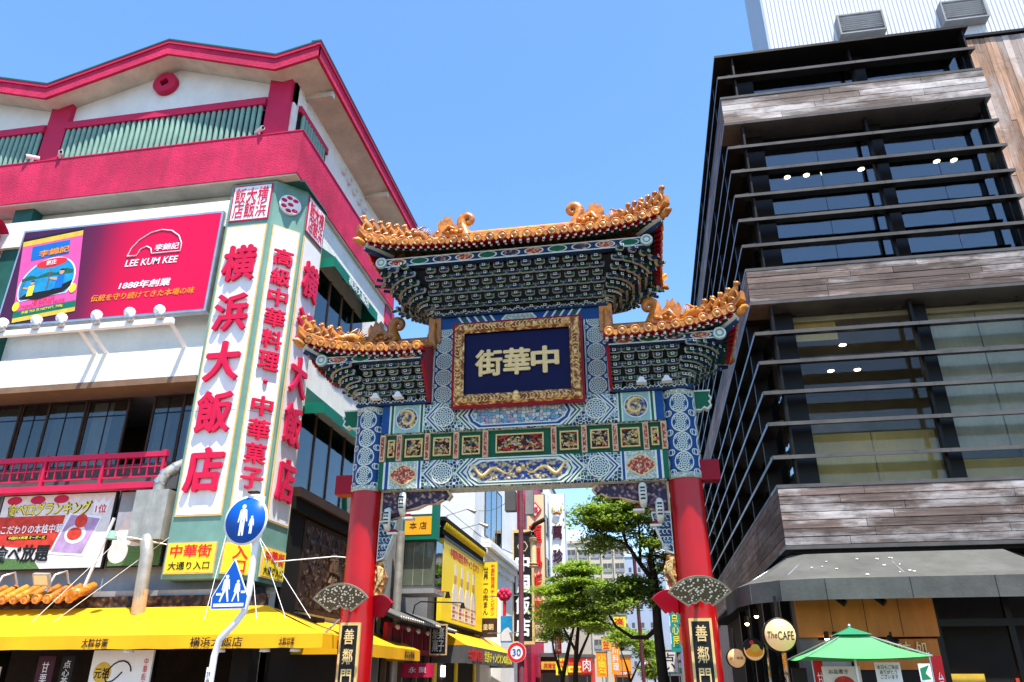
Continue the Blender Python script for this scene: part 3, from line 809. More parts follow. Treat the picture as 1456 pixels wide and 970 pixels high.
def bracket_row(u0, u1, n, v, w, front, meshes, name='bracket_set'):
    for k in range(n):
        u = u0 + (u1 - u0) * k / max(1, n - 1)
        if front > 0: F = Frame(GF(u, v, w), (1, 0, 0), (0, 0, 1))
        else: F = Frame(GF(u, v, -w), (-1, 0, 0), (0, 0, 1))
        M = Matrix(((F.x.x, F.z.x * -1 * 0 + F.z.x, 0, 0), (0, 0, 0, 0), (0, 0, 0, 0), (0, 0, 0, 1)))
        link(name, meshes[k % 2], place(F), gate)
def place(F):
    # bracket meshes are stored with x across, -y outwards, z up
    x, y, z = F.x, -F.z, F.y
    return Matrix(((x.x, y.x, z.x, F.o.x), (x.y, y.y, z.y, F.o.y), (x.z, y.z, z.z, F.o.z), (0, 0, 0, 1)))
for fr_ in (1, -1): bracket_row(-1.8, 1.8, 13, 9.1, .22, fr_, BR)
for s in (-1, 1):
    for k in range(3):                                     # end faces of the main bracket tier
        F = Frame(GF(s * 1.95, 9.1, -.25 + .25 * k), (0, s, 0), (0, 0, 1)); link('bracket_set', BR[k % 2], place(F), gate)
    for fr_ in (1, -1):
        d = Vector((s, -fr_, 0)).normalized(); x = Vector((0, 0, 1)).cross(d) * -1
        for dd in (-2, -1, 0, 1, 2):
            d2 = Matrix.Rotation(dd * R(13), 4, 'Z') @ d
            x2 = Vector((-d2.y, d2.x, 0)) ; F = Frame(GF(s * 1.9, 9.1, fr_ * .2), x2, (0, 0, 1))
            if (F.z - d2).length > 1: F = Frame(F.o, -x2, (0, 0, 1))
            link('corner_bracket_set', BRC[dd % 2], place(F), gate)
            F = Frame(GF(s * 3.3, 7.12, fr_ * .2), F.x, (0, 0, 1)); link('corner_bracket_set', BRCW[dd % 2], place(F), gate)
    for fr_ in (1, -1): bracket_row(s * 2.05, s * 3.2, 5, 7.12, .22, fr_, BRW)
    for k in range(3):
        F = Frame(GF(s * 3.4, 7.12, -.25 + .25 * k), (0, s, 0), (0, 0, 1)); link('bracket_set', BRW[k % 2], place(F), gate)
# sloping boards behind the brackets and purlins on top of them
mb = MB(GF)
for f in (1, -1):
    mb.quad((-1.95, 9.08, f * .15), (1.95, 9.08, f * .15), (2.75, 9.84, f * 1.05), (-2.75, 9.84, f * 1.05), 'br_black')
for s in (-1, 1): mb.quad((s * 1.9, 9.08, .15), (s * 1.9, 9.08, -.15), (s * 2.75, 9.84, -1.05), (s * 2.75, 9.84, 1.05), 'br_black')
mb.build('bracket_board', gate)
def purlin(u0, u1, v0, v1, w, s_end, parent):
    mb = MB(GF)
    for f in (1, -1): mb.box(u0, u1, v0, v1, f * w - .07, f * w + .07, 'br_blue')
    if s_end <= 0: mb.box(u0 - .07, u0 + .07, v0 - .004, v1 + .004, -w - .07, w + .07, 'br_blue')
    if s_end >= 0: mb.box(u1 - .07, u1 + .07, v0 - .004, v1 + .004, -w - .07, w + .07, 'br_blue')
    h = v1 - v0; vm = (v0 + v1) / 2; n = max(3, int((u1 - u0) / .52)); d = (u1 - u0 - .2) / n
    for f in (1,):
        ww = f * w + .07
        mb.box(u0 + .05, u1 - .05, v0 + .005, v0 + .03, ww, ww + .006, 'line_white'); mb.box(u0 + .05, u1 - .05, v1 - .03, v1 - .005, ww, ww + .006, 'line_white')
        for k in range(n):
            c = u0 + .1 + d * (k + .5)
            mb.disc((c, vm), h * .38, ww + .006, 'line_white', 16, d / h * 1.1, 1); mb.disc((c, vm), h * .32, ww + .009, ('carve_coral', 'beam_green', 'carve_scroll')[k % 3], 16, d / h * 1.1, 1)
    o = mb.build('purlin', gate)
    for uu, e in ((u0, s_end <= 0), (u1, s_end >= 0)):
        if e:
            m = MB(GF); m.lathe((uu, vm, w + .07), [(.13, 0), (.13, .05), (.1, .06), (.1, .05)], 'teal_pale', 18, 'w'); m.ring((uu, vm), .085, .12, w + .135, 'line_white', 18); m.disc((uu, vm), .05, w + .136, 'line_white', 10)
            m.build('purlin_roundel', o)
purlin(-2.86, 2.86, 9.84, 10.06, 1.22, 0, gate)
for s in (-1, 1): purlin(*((1.9, 4.12) if s > 0 else (-4.12, -1.9)), 7.76, 7.93, .95, s, gate)
# wing walls behind brackets
for s in (-1, 1):
    mb = MB(GF); mb.box(min(s * 1.85, s * 3.4), max(s * 1.85, s * 3.4), 7.05, 7.9, -.12, .12, 'br_black')
    for f in (1, -1): mb.quad((s * 1.9, 7.1, f * .14), (s * 3.4, 7.1, f * .14), (s * 3.9, 7.8, f * .7), (s * 1.9, 7.8, f * .7), 'br_black')
    mb.quad((s * 3.4, 7.1, .14), (s * 3.4, 7.1, -.14), (s * 3.9, 7.8, -.7), (s * 3.9, 7.8, .7), 'br_black')
    mb.build('wing_board', gate)
    # red gable board closing the wing towards the plaque
    F = SIDE(XC + s * 1.93, YG, 0); m = MB(F)
    P = [(-1.12, 8.0), (-.95, 7.7), (-.32, 7.02), (-.22, 7.02), (-.22, 8.3), (-.6, 8.25)]
    m.prism(P, -.03, .03, 'red_flat'); m.build('gable_board', gate)
    for q in (2.55, 3.05):
        m = MB(GF); m.box(s * q - .1, s * q + .1, 7.1, 7.13, .42, .6, 'lamp_white'); m.prism([(s * q - .08, 7.13), (s * q + .08, 7.13), (s * q + .035, 7.22), (s * q - .035, 7.22)], .45, .58, 'lamp_white'); m.build('floodlight', gate)
# ---- roofs
def strip(mb, P, hw, h0, h1, m, cap=True):
    """upright-sided ridge following local points"""
    n = len(P); vs = []
    for i in range(n):
        a = Vector(P[max(0, i - 1)]); b = Vector(P[min(n - 1, i + 1)]); d = b - a
        q = Vector((d.z, 0, -d.x)); q = q.normalized() if q.length > 1e-6 else Vector((1, 0, 0))
        p = Vector(P[i])
        for sg, hh, ww in ((-1, h0, 1.25), (-1, h0 + (h1 - h0) * .35, .95), (-1, h0 + (h1 - h0) * .75, 1.0), (-1, h1, .55), (1, h1, .55), (1, h0 + (h1 - h0) * .75, 1.0), (1, h0 + (h1 - h0) * .35, .95), (1, h0, 1.25)):
            vs.append((p.x + q.x * hw * ww * sg, p.y + hh, p.z + q.z * hw * ww * sg))
    fs = [(i * 8 + j, i * 8 + (j + 1) % 8, (i + 1) * 8 + (j + 1) % 8, (i + 1) * 8 + j) for i in range(n - 1) for j in range(8)]
    mb.add(vs, fs + [tuple(range(8)), tuple(reversed(range((n - 1) * 8, n * 8)))], m)
def cap_mesh():
    mb = MB(WF); mb.lathe((0, 0, 0), [(.098, -.03), (.098, .012), (.082, .02), (.074, .01), (.05, .012), (.03, .024), (0, .026)], 'glaze', 16, 'w'); return mb.mesh('tile_cap', False)[0]
def drip_mesh():
    mb = MB(WF); mb.prism([(-.085, .03), (-.07, -.05), (-.03, -.07), (0, -.105), (.03, -.07), (.07, -.05), (.085, .03)], -.012, .012, 'glaze'); return mb.mesh('drip_tile', False)[0]
def beast_mesh(kind):
    """small seated roof animal: one lumpy glazed figure on a tile saddle (x forward, y up)"""
    mb = MB(WF); m = 'glaze'
    mb.tube([(-.1, 0, 0), (-.1, .08, 0), (-.05, .15, 0), (.01, .2, 0), (.045, .25, 0), (.05, .3, 0)], [.065, .08, .078, .066, .052, .042], m, 8)
    mb.ball((.07, .32, 0), .062, m, 8, 6, (1.15, 1, .9)); mb.tube([(.09, .315, 0), (.15, .3, 0)], [.034, .02], m, 6)
    for z in (-.03, .03):
        mb.tube([(.03, .2, z), (.075, .1, z), (.08, 0, z)], [.026, .02, .022], m, 6); mb.tube([(-.1, .06, z * 1.5), (-.02, .03, z * 1.6), (0, 0, z * 1.6)], [.04, .026, .022], m, 6)
        mb.tube([(.05, .35, z), (.04, .38, z * (1.2 if kind else 1))], [.018, .01], m, 5)
    if kind == 0: mb.tube([(-.13, .04, 0), (-.18, .14, 0), (-.15, .24, 0), (-.1, .28, 0)], [.025, .03, .03, .008], m, 6)
    if kind == 1: mb.tube([(-.12, .1, 0), (-.2, .1, 0), (-.22, .2, 0)], [.025, .03, .006], m, 6)
    if kind == 2:
        for z in (-1, 1): mb.tube([(-.04, .18, z * .04), (-.12, .26, z * .1), (-.16, .3, z * .08)], [.02, .04, .006], m, 6)
    return mb.mesh('roof_beast', False)[0]
def dragon_head_mesh():
    mb = MB(WF); m = 'glaze'
    mb.tube([(-.25, .0, 0), (-.16, .14, 0), (-.02, .2, 0), (.12, .16, 0), (.24, .1, 0), (.33, .13, 0)], [.12, .13, .12, .1, .075, .05], m, 10)
    mb.tube([(.06, .06, 0), (.2, .02, 0), (.28, .03, 0)], [.07, .05, .025], m, 8)
    for z in (-1, 1):
        mb.ball((.1, .25, z * .07), .035, m, 8, 5); mb.tube([(.02, .28, z * .06), (-.1, .4, z * .09), (-.2, .43, z * .08)], [.03, .022, .004], m, 6)
    for k in range(6):
        a = 1.0 + k * .3; mb.tube([(-.14, .16, 0), (-.14 + .3 * math.cos(a + .8), .14 + .33 * math.sin(a + .35), 0)], [.07, .012], m, 6, flat=.55)
    return mb.mesh('dragon_head', False)[0]
def swirl_mesh():
    """ridge-end dragon: jagged finned body with a curled tail (x towards the ridge middle)"""
    mb = MB(WF); m = 'glaze'
    body = [(-.42, 0), (-.47, .1), (-.4, .2), (-.33, .17), (-.36, .32), (-.3, .46), (-.25, .4), (-.2, .55), (-.14, .46), (-.08, .52), (-.05, .38), (.02, .3), (.1, .24), (.18, .3), (.3, .12), (.34, 0)]
    mb.prism(body[::-1], -.09, .09, m); mb.prism([(x * .86 - .01, y * .86) for x, y in body][::-1], -.13, .13, m)
    P = []; r = []
    for k in range(6): P.append((.24 - .02 * k, .02 + .06 * k, 0)); r.append(.15 - .008 * k)
    cx, cy = .27, .42
    for k in range(15):
        a = math.pi - k * .42; q = .13 - k * .0066; P.append((cx + q * math.cos(a), cy + q * math.sin(a) * 1.1, 0)); r.append(.105 - .0048 * k)
    mb.tube(P, r, m, 10)
    for z in (-1, 1):
        mb.ball((-.34, .13, z * .1), .05, m, 8, 5); mb.tube([(-.2, .1, z * .12), (-.1, .22, z * .15), (.02, .18, z * .13)], [.05, .06, .02], m, 7)
        for k in range(4): mb.ball((-.12 + .09 * k, .08 + .03 * (k % 2), z * .13), .055, m, 8, 5)
    return mb.mesh('ridge_dragon', False)[0]
CAP, DRIP, BEASTS, DHEAD, SWIRL = cap_mesh(), drip_mesh(), [beast_mesh(k) for k in range(3)], dragon_head_mesh(), swirl_mesh()
def up_frame(p, d, scale=1):
    """matrix with local x along horizontal direction d, local y up"""
    d = Vector((d.x, d.y, 0)).normalized(); z = d.cross(Vector((0, 0, 1)))
    return Matrix(((d.x * scale, 0, z.x * scale, p.x), (d.y * scale, 0, z.y * scale, p.y), (0, scale, 0, p.z), (0, 0, 0, 1)))
def tile_roof(name, label, u0, u1, r0, r1, hip0, hip1, ay, ze, zr, up, power, ridge_h, purlin_w, beasts, bscale, fl_w):
    c = lambda t: (hip0 * max(0, 1 - 2 * t) ** power + hip1 * max(0, 2 * t - 1) ** power) if hip0 and hip1 else (hip1 * t ** power if hip1 else (1 - t) ** power)
    def S(t, s, f):
        u = (u0 + (u1 - u0) * t) * (1 - s) + (r0 + (r1 - r0) * t) * s
        cc = c(t)
        sg = 0
        if hip1: sg += (t > .5) * cc
        if hip0: sg -= (t < .5) * cc
        return (u + sg * .06 * (1 - s), ze + (zr - ze) * (.66 * s + .34 * s * s) + up * cc * (1 - s) ** 2, f * ay * (1 - s) * (1 + .03 * cc))
    def E(q, s, end):      # end slope: q in -1..1 across depth
        t = 1.0 if end else 0.0
        a, b = S(t, s, 1), S(t, s, -1); k = (q + 1) / 2
        drop = up * (1 - abs(q) ** power) * (1 - s) ** 2
        sgn = 1 if end else -1
        return (a[0] - sgn * .06 * (1 - abs(q) ** power) * (1 - s), a[1] - drop, b[2] + (a[2] - b[2]) * k)
    rf = MB(GF)
    for f in (1, -1):
        rf.grid(40, 8, lambda a, b: S(a, b, f), 'glaze')
    for end, h in ((0, hip0), (1, hip1)):
        if h: rf.grid(20, 8, lambda a, b: E(2 * a - 1, b, end), 'glaze')
    roof = rf.build(name, gate)
    # soffit boards: from purlin to eave, following the upturn
    so = MB(GF); kk = 1 - purlin_w / ay
    low = lambda p, d: (p[0], p[1] - d, p[2])
    for f in (1, -1):
        so.grid(40, 1, lambda a, b: low(S(a, b * kk, f), .075 + .05 * b), 'red_flat')
        so.grid(40, 1, lambda a, b: (lambda p: (p[0], p[1] - .085 * b + .01, p[2] + f * (.012 + .0 * b)))(S(a, 0, f)), 'red_flat')
    for end, h in ((0, hip0), (1, hip1)):
        if h:
            so.grid(20, 1, lambda a, b: low(E(2 * a - 1, b * kk, end), .075 + .05 * b), 'red_flat')
    so.build('soffit', roof)
    # rafters in two tiers, white ends
    ra = MB(GF); L = abs(u1 - u0); n = int(L / .17)
    for f in (1, -1):
        for k in range(n + 1):
            t = (k + .5) / (n + 1); e = S(t, 0, f); i = S(t, kk, f)
            for tier, (b0, dv, sz, mt) in enumerate(((.05, .12, .028, 'red_flat'), (.4, .155, .03, 'br_green'))):
                a = [e[q] + (i[q] - e[q]) * b0 for q in range(3)]; b = [e[q] + (i[q] - e[q]) * 1.2 for q in range(3)]
                a[1] -= dv; b[1] -= dv + .02
                du = (b[0] - a[0])
                if tier == 0:
                    ra.tube([a, b], sz * 1.25, mt, 4, True, False)
                    ra.add([(a[0] + x, a[1] + y, a[2] + f * .006) for x, y in ((-sz, -sz), (sz, -sz), (sz, sz), (-sz, sz))], [(0, 1, 2, 3)], 'line_white')
                else:
                    ra.tube([a, b], sz, mt, 6, True, True); ra.ball((a[0], a[1], a[2] + f * .004), sz * 1.05, 'line_white', 8, 4, (1, 1, .5))
    for end, h in ((0, hip0), (1, hip1)):
        if not h: continue
        n2 = int(2 * ay / .17)
        for k in range(n2 + 1):
            q = -1 + 2 * (k + .5) / (n2 + 1); e = E(q, 0, end); i = E(q, kk, end)
            for b0, dv, mt in ((.05, .12, 'red_flat'), (.4, .155, 'br_green')):
                a = [e[x] + (i[x] - e[x]) * b0 for x in range(3)]; b = [e[x] + (i[x] - e[x]) * 1.2 for x in range(3)]
                a[1] -= dv; b[1] -= dv + .02; ra.tube([a, b], .032, mt, 5, True, False)
    o = ra.build('rafters', roof); o['kind'] = 'stuff'
    # barrel tiles, caps and drip tiles
    def rowpts(u):
        P = []
        for k in range(9):
            s = k / 8; A = u0 * (1 - s) + r0 * s; B = (u1 - u0) * (1 - s) + (r1 - r0) * s
            t = (u - A) / B
            if t < -.001 or t > 1.001: break
            P.append(s)
        return P
    n = round(L / .262)
    for f in (1, -1):
        for k in range(n):
            u = u0 + (u1 - u0) * (k + .5) / n; P = []
            for s in [x / 7 for x in range(8)]:
                A = u0 * (1 - s) + r0 * s; B = (u1 - u0) * (1 - s) + (r1 - r0) * s; t = (u - A) / B
                if t < -.01 or t > 1.01: break
                p = S(min(1, max(0, t)), s, f); P.append((p[0], p[1] + .02, p[2]))
            e = S((k + .5) / n, 0, f)
            if len(P) < 2: P = [(e[0], e[1] + .02, e[2]), (e[0], e[1] + .05, e[2] - f * .12)]
            MB(GF).tube(P, .083, 'glaze', 8).build('barrel_tile', roof)
            F = Frame(GF(e[0], e[1] + .02, e[2] + f * .03), (f, 0, 0), (0, 0, 1)); link('tile_cap', CAP, F.matrix(), roof)
            if k < n - 1:
                d = S((k + 1) / n, 0, f); F = Frame(GF(d[0], d[1] + .01, d[2] + f * .02), (f, 0, 0), (0, 0, 1)); link('drip_tile', DRIP, F.matrix(), roof)
    for end, h in ((0, hip0), (1, hip1)):
        if not h: continue
        n2 = round(2 * ay / .262); sg = 1 if end else -1
        for k in range(n2):
            q = -1 + 2 * (k + .5) / n2; e = E(q, 0, end); P = []
            for s in [x / 5 for x in range(6)]:
                if abs(q) > 1 - s + .01: break
                qq = q / max(.001, 1 - s) if s < .99 else 0
                p = E(max(-1, min(1, qq)), s, end); P.append((p[0], p[1] + .02, p[2]))
            if len(P) < 2: P = [(e[0], e[1] + .02, e[2]), (e[0] - sg * .1, e[1] + .05, e[2])]
            MB(GF).tube(P, .083, 'glaze', 8).build('barrel_tile', roof)
            F = Frame(GF(e[0] + sg * .03, e[1] + .02, e[2]), (0, sg, 0), (0, 0, 1)); link('tile_cap', CAP, F.matrix(), roof)
            if k < n2 - 1:
                d = E(-1 + 2 * (k + 1) / n2, 0, end); F = Frame(GF(d[0] + sg * .02, d[1] + .01, d[2]), (0, sg, 0), (0, 0, 1)); link('drip_tile', DRIP, F.matrix(), roof)
    # ridge with stacked mouldings
    rg = MB(GF); strip(rg, [(r0 + (r1 - r0) * k / 6, zr - .04, 0) for k in range(7)], .1, 0, ridge_h, 'glaze'); rg.build('ridge', roof)
    for end, h in ((0, hip0), (1, hip1)):
        if not h: continue
        sg = 1 if end else -1
        p = GF(r1 if end else r0, zr + ridge_h * .35, 0)
        link('ridge_dragon', SWIRL, up_frame(GF((r1 if end else r0) - sg * .12, zr + ridge_h * .3, 0), Vector((-sg, 0, 0)), bscale * 1.0), roof)
        for f in (1, -1):
            P = [S(end, s, f) for s in [x / 10 for x in range(11)]]
            tip = P[0]; tip2 = (tip[0] + sg * .1, tip[1] + .1, tip[2] + f * .1)
            hp = MB(GF); strip(hp, [tip2] + P, .07, 0, .19, 'glaze'); hp.build('hip_ridge', roof)
            # corner beam below the tip, ending in a gilt dragon head
            a = (tip[0] + sg * .03, tip[1] - .13, tip[2] + f * .03); b = S(end, kk * 1.6, f); b = (b[0], b[1] - .32, b[2])
            cb = MB(GF); d = Vector(b) - Vector(a)
            for q, (hh, ww, mt) in enumerate(((.07, .055, 'line_white'), (.05, .058, 'br_green'))):
                cb.tube([tuple(Vector(a) + d * .12), b], [hh, hh], mt, 4, True, False)
            cb.tube([tuple(Vector(a) + d * .14 + Vector((0, -.12, 0))), tuple(Vector(b) + Vector((0, -.12, 0)))], [.05, .07], 'br_blue', 4, True, False)
            for z in (0.02, -.1):
                cb.tube([tuple(Vector(a) + d * .1 + Vector((0, z, 0))), tuple(Vector(a) + d * .3 + Vector((0, z - .05, 0))), tuple(Vector(a) + d * .5 + Vector((0, z - .03, 0))), tuple(Vector(a) + d * .8 + Vector((0, z - .08, 0)))], .018, 'line_white', 5)
            cb.build('corner_beam', roof)
            g = MB(GF); dn = -d.normalized(); A = Vector(a)
            g.tube([tuple(A + d * .1), tuple(A), tuple(A + dn * .1 + Vector((0, .03, 0))), tuple(A + dn * .19 + Vector((0, .0, 0)))], [.06, .085, .075, .03], 'glaze', 8)
            g.tube([tuple(A + Vector((0, .05, 0))), tuple(A + Vector((0, .14, 0)) - dn * .06)], [.04, .01], 'glaze', 6)
            g.build('dragon_tip', roof)
            dirv = (GF(*P[0]) - GF(*P[4]))
            for k in range(beasts):
                s = .02 + .46 * k / (beasts - 1); s0 = int(s * 10); fr2 = s * 10 - s0
                p = [P[s0][x] + (P[s0 + 1][x] - P[s0][x]) * fr2 for x in range(3)]
                link('roof_beast', BEASTS[k % 3], up_frame(GF(p[0], p[1] + .18, p[2]), dirv, bscale * (.82 if k else .9)), roof)
            p = P[6]; link('dragon_head', DHEAD, up_frame(GF(p[0], p[1] + .12, p[2]), dirv, bscale * .85), roof)
            p = P[1]; q_ = P[2]
    return roof
tile_roof('main_roof', '', -3.17, 3.17, -1.7, 1.7, 1, 1, 1.53, 10.22, 11.16, .26, 4, .27, 1.2, 6, 1.15, 0)
tile_roof('wing_roof', '', -4.45, -1.85, -3.25, -1.85, 1, 0, 1.2, 7.96, 8.53, .34, 3, .2, .93, 5, 1.1, 0)
tile_roof('wing_roof', '', 1.85, 4.45, 1.85, 3.25, 0, 1, 1.2, 7.96, 8.53, .34, 3, .2, .93, 5, 1.1, 0)
for s in (-1, 1):                # glazed end piece where each wing ridge meets the plaque post
    m = MB(GF); m.box(s * 1.9 - .14, s * 1.9 + .14, 8.45, 9.1, -.15, .24, 'glaze'); m.tube([(s * 1.9, 8.3, .24), (s * 1.95, 8.6, .3), (s * 1.9, 8.95, .28)], [.08, .1, .04], 'glaze', 8); m.build('ridge_end_block', gate)
# ================================================================== GROUND
def ground(name, x0, x1, y0, y1, z, m):
    o = MB().box(x0, x1, y0, y1, z - .2, z, m).build(name); o['kind'] = 'structure'; return o
ground('ground', -600, 600, -200, 900, 0, 'asphalt')
ground('street', -5.2, .5, -30, 130, .206, 'paving').location.z -= .202
sw = MB(); sw.box(-30, -6.2, 4, 16.2, 0, .12, 'paving'); sw.box(-8.6, -6.2, 16.2, 130, 0, .12, 'paving'); o = sw.build('pavement'); o['kind'] = 'structure'
sw = MB(); sw.box(1.4, 3.1, 12, 130, 0, .12, 'paving'); sw.box(3.1, 30, 12, 16.4, 0, .12, 'paving'); o = sw.build('pavement'); o['kind'] = 'structure'
# ================================================================== AWNINGS
def awning(name, label, F, L, out, drop, val, m, vm, wrap0=0, wrap1=0, panels=6, group=None, cat='awning', sag=.03, frame='steel'):
    """canvas awning: F at the wall end of the top edge (u along, v up, w out)"""
    t = thing(name, label, cat, F(L / 2, 0, 0), group)
    mb = MB(F)
    def top(a, b):
        u = wrap0 * (1 - b) * 1.0 + (L - (wrap0 + wrap1) * (1 - b)) * a
        return (u, -drop * b - sag * math.sin(math.pi * b) + .01 * math.sin(a * panels * math.pi) ** 2 * math.sin(math.pi * b), out * b)
    mb.grid(panels * 4, 6, top, m); mb.build('canvas', t)
    mb = MB(F)
    mb.grid(panels * 4, 1, lambda a, b: (L * a, -drop - val * b - .012 * (math.sin(a * panels * 7) ** 2) * b, out + .012 * math.sin(a * panels * 5.3) * b + .004), vm or m); v = mb.build('valance', t)
    for e, wr in ((0, wrap0), (1, wrap1)):
        mb = MB(F); u = L if e else 0
        q = [(u, -drop, out), (u, -drop, 0), (u + (-wr if e else wr), 0, 0)]
        mb.poly(q if e else q[::-1], m); q = [(u, -drop, out), (u, -drop - val, out), (u, -drop - val, 0), (u, -drop, 0)]
        mb.poly(q if e else q[::-1], vm or m); mb.build('end_flap', t)
    k = max(2, int(L / 1.6))
    for i in range(k + 1):
        u = .06 + (L - .12) * i / k
        MB(F).tube([(u, -.1, .02), (u, -drop - .05, out - .05)], .018, frame, 6).build('awning_arm', t)
    MB(F).tube([(.05, -drop - .04, out - .04), (L - .05, -drop - .04, out - .04)], .02, frame, 6).build('awning_rail', t)
    return t
# ================================================================== CORNER RESTAURANT
lb = thing('restaurant_building', 'white corner restaurant building with magenta bands and a zigzag gabled roof', 'building', (-14, 20, 0))
YW = 15.95
# --- roof: folded plates running back from the front gables
ZIG = [(-31.6, 17.92), (-27.9, 19.04), (-24.2, 17.92), (-20.4, 19.04), (-16.65, 17.92), (-12.89, 19.04), (-9.35, 17.85), (-8.07, 18.15)]
Y0, Y1 = 14.9, 24.5
roof = MB()
for (xa, za), (xb, zb) in zip(ZIG, ZIG[1:]):
    roof.add([(xa, Y0 + .03, za), (xb, Y0 + .03, zb), (xb, Y1, zb), (xa, Y1, za)], [(0, 1, 2, 3)], 'sage_pale')
    roof.add([(xa, Y0 + .03, za - .46), (xb, Y0 + .03, zb - .46), (xb, Y1, zb - .46), (xa, Y1, za - .46)], [(3, 2, 1, 0)], 'soffit_cream')
rf = roof.build('roof', lb)
for (xa, za), (xb, zb) in zip(ZIG, ZIG[1:]):
    F = Frame((0, Y0, 0), (1, 0, 0), (0, 0, 1)); mb = MB(F)
    for lo, hi, w0, w1, m in ((-.5, -.13, -.09, 0, 'magenta'), (-.13, -.02, -.09, .045, 'magenta_smooth'), (-.02, .03, -.2, .06, 'green_dark')):
        mb.add([(xa, za + lo, w0), (xb, zb + lo, w0), (xb, zb + hi, w0), (xa, za + hi, w0), (xa, za + lo, w1), (xb, zb + lo, w1), (xb, zb + hi, w1), (xa, za + hi, w1)],
               [(0, 3, 2, 1), (4, 5, 6, 7), (0, 1, 5, 4), (2, 3, 7, 6), (0, 4, 7, 3), (1, 2, 6, 5)], m)
    mb.build('fascia', rf)
mb = MB(); mb.box(-8.16, -8.07, Y0 - .002, Y1, 17.65, 18.02, 'magenta'); mb.box(-8.16, -8.025, Y0 - .05, Y1 + .03, 18.02, 18.13, 'magenta_smooth'); mb.box(-8.3, -8.01, Y0 - .065, Y1 + .04, 18.13, 18.18, 'green_dark'); mb.build('fascia', rf)
mb = MB(); mb.box(-8.15, -8.9, Y1 - .05, Y1 + .03, 17.66, 18.1, 'magenta'); mb.build('fascia', rf)
for y in (16.3, 21.4): MB().box(-8.98, -8.16, y - .09, y + .09, 17.38, 17.56, 'soffit_cream').build('soffit_rib', rf)
# --- top floor walls
mb = MB()
pts = [(-31, 16.8), (-9.0, 16.8)] + [(x, z - .47) for x, z in reversed(ZIG[:-1])]
F = FRONT(0, 15.62, 0)
poly = [(-31, 16.75), (-9.0, 16.75), (-9.0, 17.5)] + [(x, z - .465) for x, z in reversed(ZIG[1:-1])] + [(-31, 17.6)]
MB(F).prism(poly, -.2, 0, 'stucco_white').build('gable_wall', lb)
MB().box(-9.2, -9.0, 15.62, 24.2, 15.38, 17.72, 'stucco_white').build('wall', lb)
MB().box(-31, -9.2, 16.2, 16.35, 15.3, 17.2, 'dark_int').build('dark_backing', lb)
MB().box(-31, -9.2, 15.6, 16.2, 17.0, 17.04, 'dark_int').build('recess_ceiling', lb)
# --- magenta band
MB().box(-31, -8.43, 15.3, 16.3, 13.98, 15.38, 'magenta').build('band', lb)
MB().box(-9.4, -8.43, 16.302, 23.6, 13.98, 15.38, 'magenta').build('band', lb)
MB().box(-31, -8.41, 15.285, 16.3, 15.38, 15.415, 'magenta_smooth').build('band_coping', lb)
MB().box(-9.4, -8.41, 16.302, 23.6, 15.38, 15.415, 'magenta_smooth').build('band_coping', lb)
mb = MB(); mb.box(-31, -8.46, 15.33, 16.3, 13.93, 13.978, 'soffit_cream'); mb.build('band_soffit', lb)
mb = MB(); mb.box(-9.4, -8.46, 16.302, 23.58, 13.93, 13.978, 'soffit_cream'); mb.build('band_soffit', lb)
for x in (-24.1, -16.5, -9.4): 
    F = FRONT(x, 15.45, 15.4); mb = MB(F); mb.prism([(-.34, 0), (.34, 0), (.34, 2.25), (.28, 2.36), (-.28, 2.36), (-.34, 2.25)], -.55, 0, 'magenta_smooth'); mb.build('band_column', lb)
MB().box(-8.995, -8.985, 15.9, 17.9, 15.42, 16.7, 'dark_int').build('dark_backing', lb)  # thin dark sheet painting in the shade behind the side balusters
MB().box(-8.99, -8.9, 15.9, 17.9, 16.62, 16.84, 'magenta_smooth').build('upper_rail', lb)
for a, b in ((-23.7, -16.86), (-16.14, -9.76)):
    MB().box(a, b, 15.375, 15.64, 16.6, 16.84, 'magenta_smooth').build('upper_rail', lb)
bal = MB().lathe((0, 0, 0), [(.075, 0), (.075, 1.12), (.06, 1.19), (.0, 1.21)], 'sage_pale', 10)
bal = MB(Frame((0, 0, 0), (1, 0, 0), (0, 0, 1))).lathe((0, 0, 0), [(.064, 0), (.064, 1.12), (.045, 1.2), (.0, 1.225)], 'sage_pale', 10).mesh('baluster', False)[0]
for k in range(35): link('baluster', bal, Matrix.Translation((-16.03 + .18 * k, 15.46, 15.41)), lb)
for k in range(14): link('baluster', bal, Matrix.Translation((-16.98 - .18 * k, 15.46, 15.41)), lb)
for k in range(9): link('baluster', bal, Matrix.Translation((-8.91, 16.1 + .18 * k, 15.41)), lb)
# round ornament with a diamond hole
F = FRONT(-13.22, 15.62, 18.0); mb = MB(F); n = 32
sq = []
for k in range(n):
    a = 2 * math.pi * k / n; c_, s_ = math.cos(a + .25), math.sin(a + .25); q = .17 / (abs(c_) + abs(s_)); sq.append((q * math.cos(a), q * math.sin(a)))
ci = [(.38 * math.cos(2 * math.pi * k / n), .38 * math.sin(2 * math.pi * k / n)) for k in range(n)]
vs = [(x, y, 0) for x, y in ci] + [(x, y, .16) for x, y in ci] + [(x * .93, y * .93, .18) for x, y in ci] + [(x, y, .18) for x, y in sq] + [(x, y, .0) for x, y in sq]
mb.add(vs, [(r * n + j, r * n + (j + 1) % n, (r + 1) * n + (j + 1) % n, (r + 1) * n + j) for r in range(4) for j in range(n)], 'magenta_smooth')
mb.disc((0, 0), .3, .01, 'black_soft', 16); mb.build('round_ornament', lb)
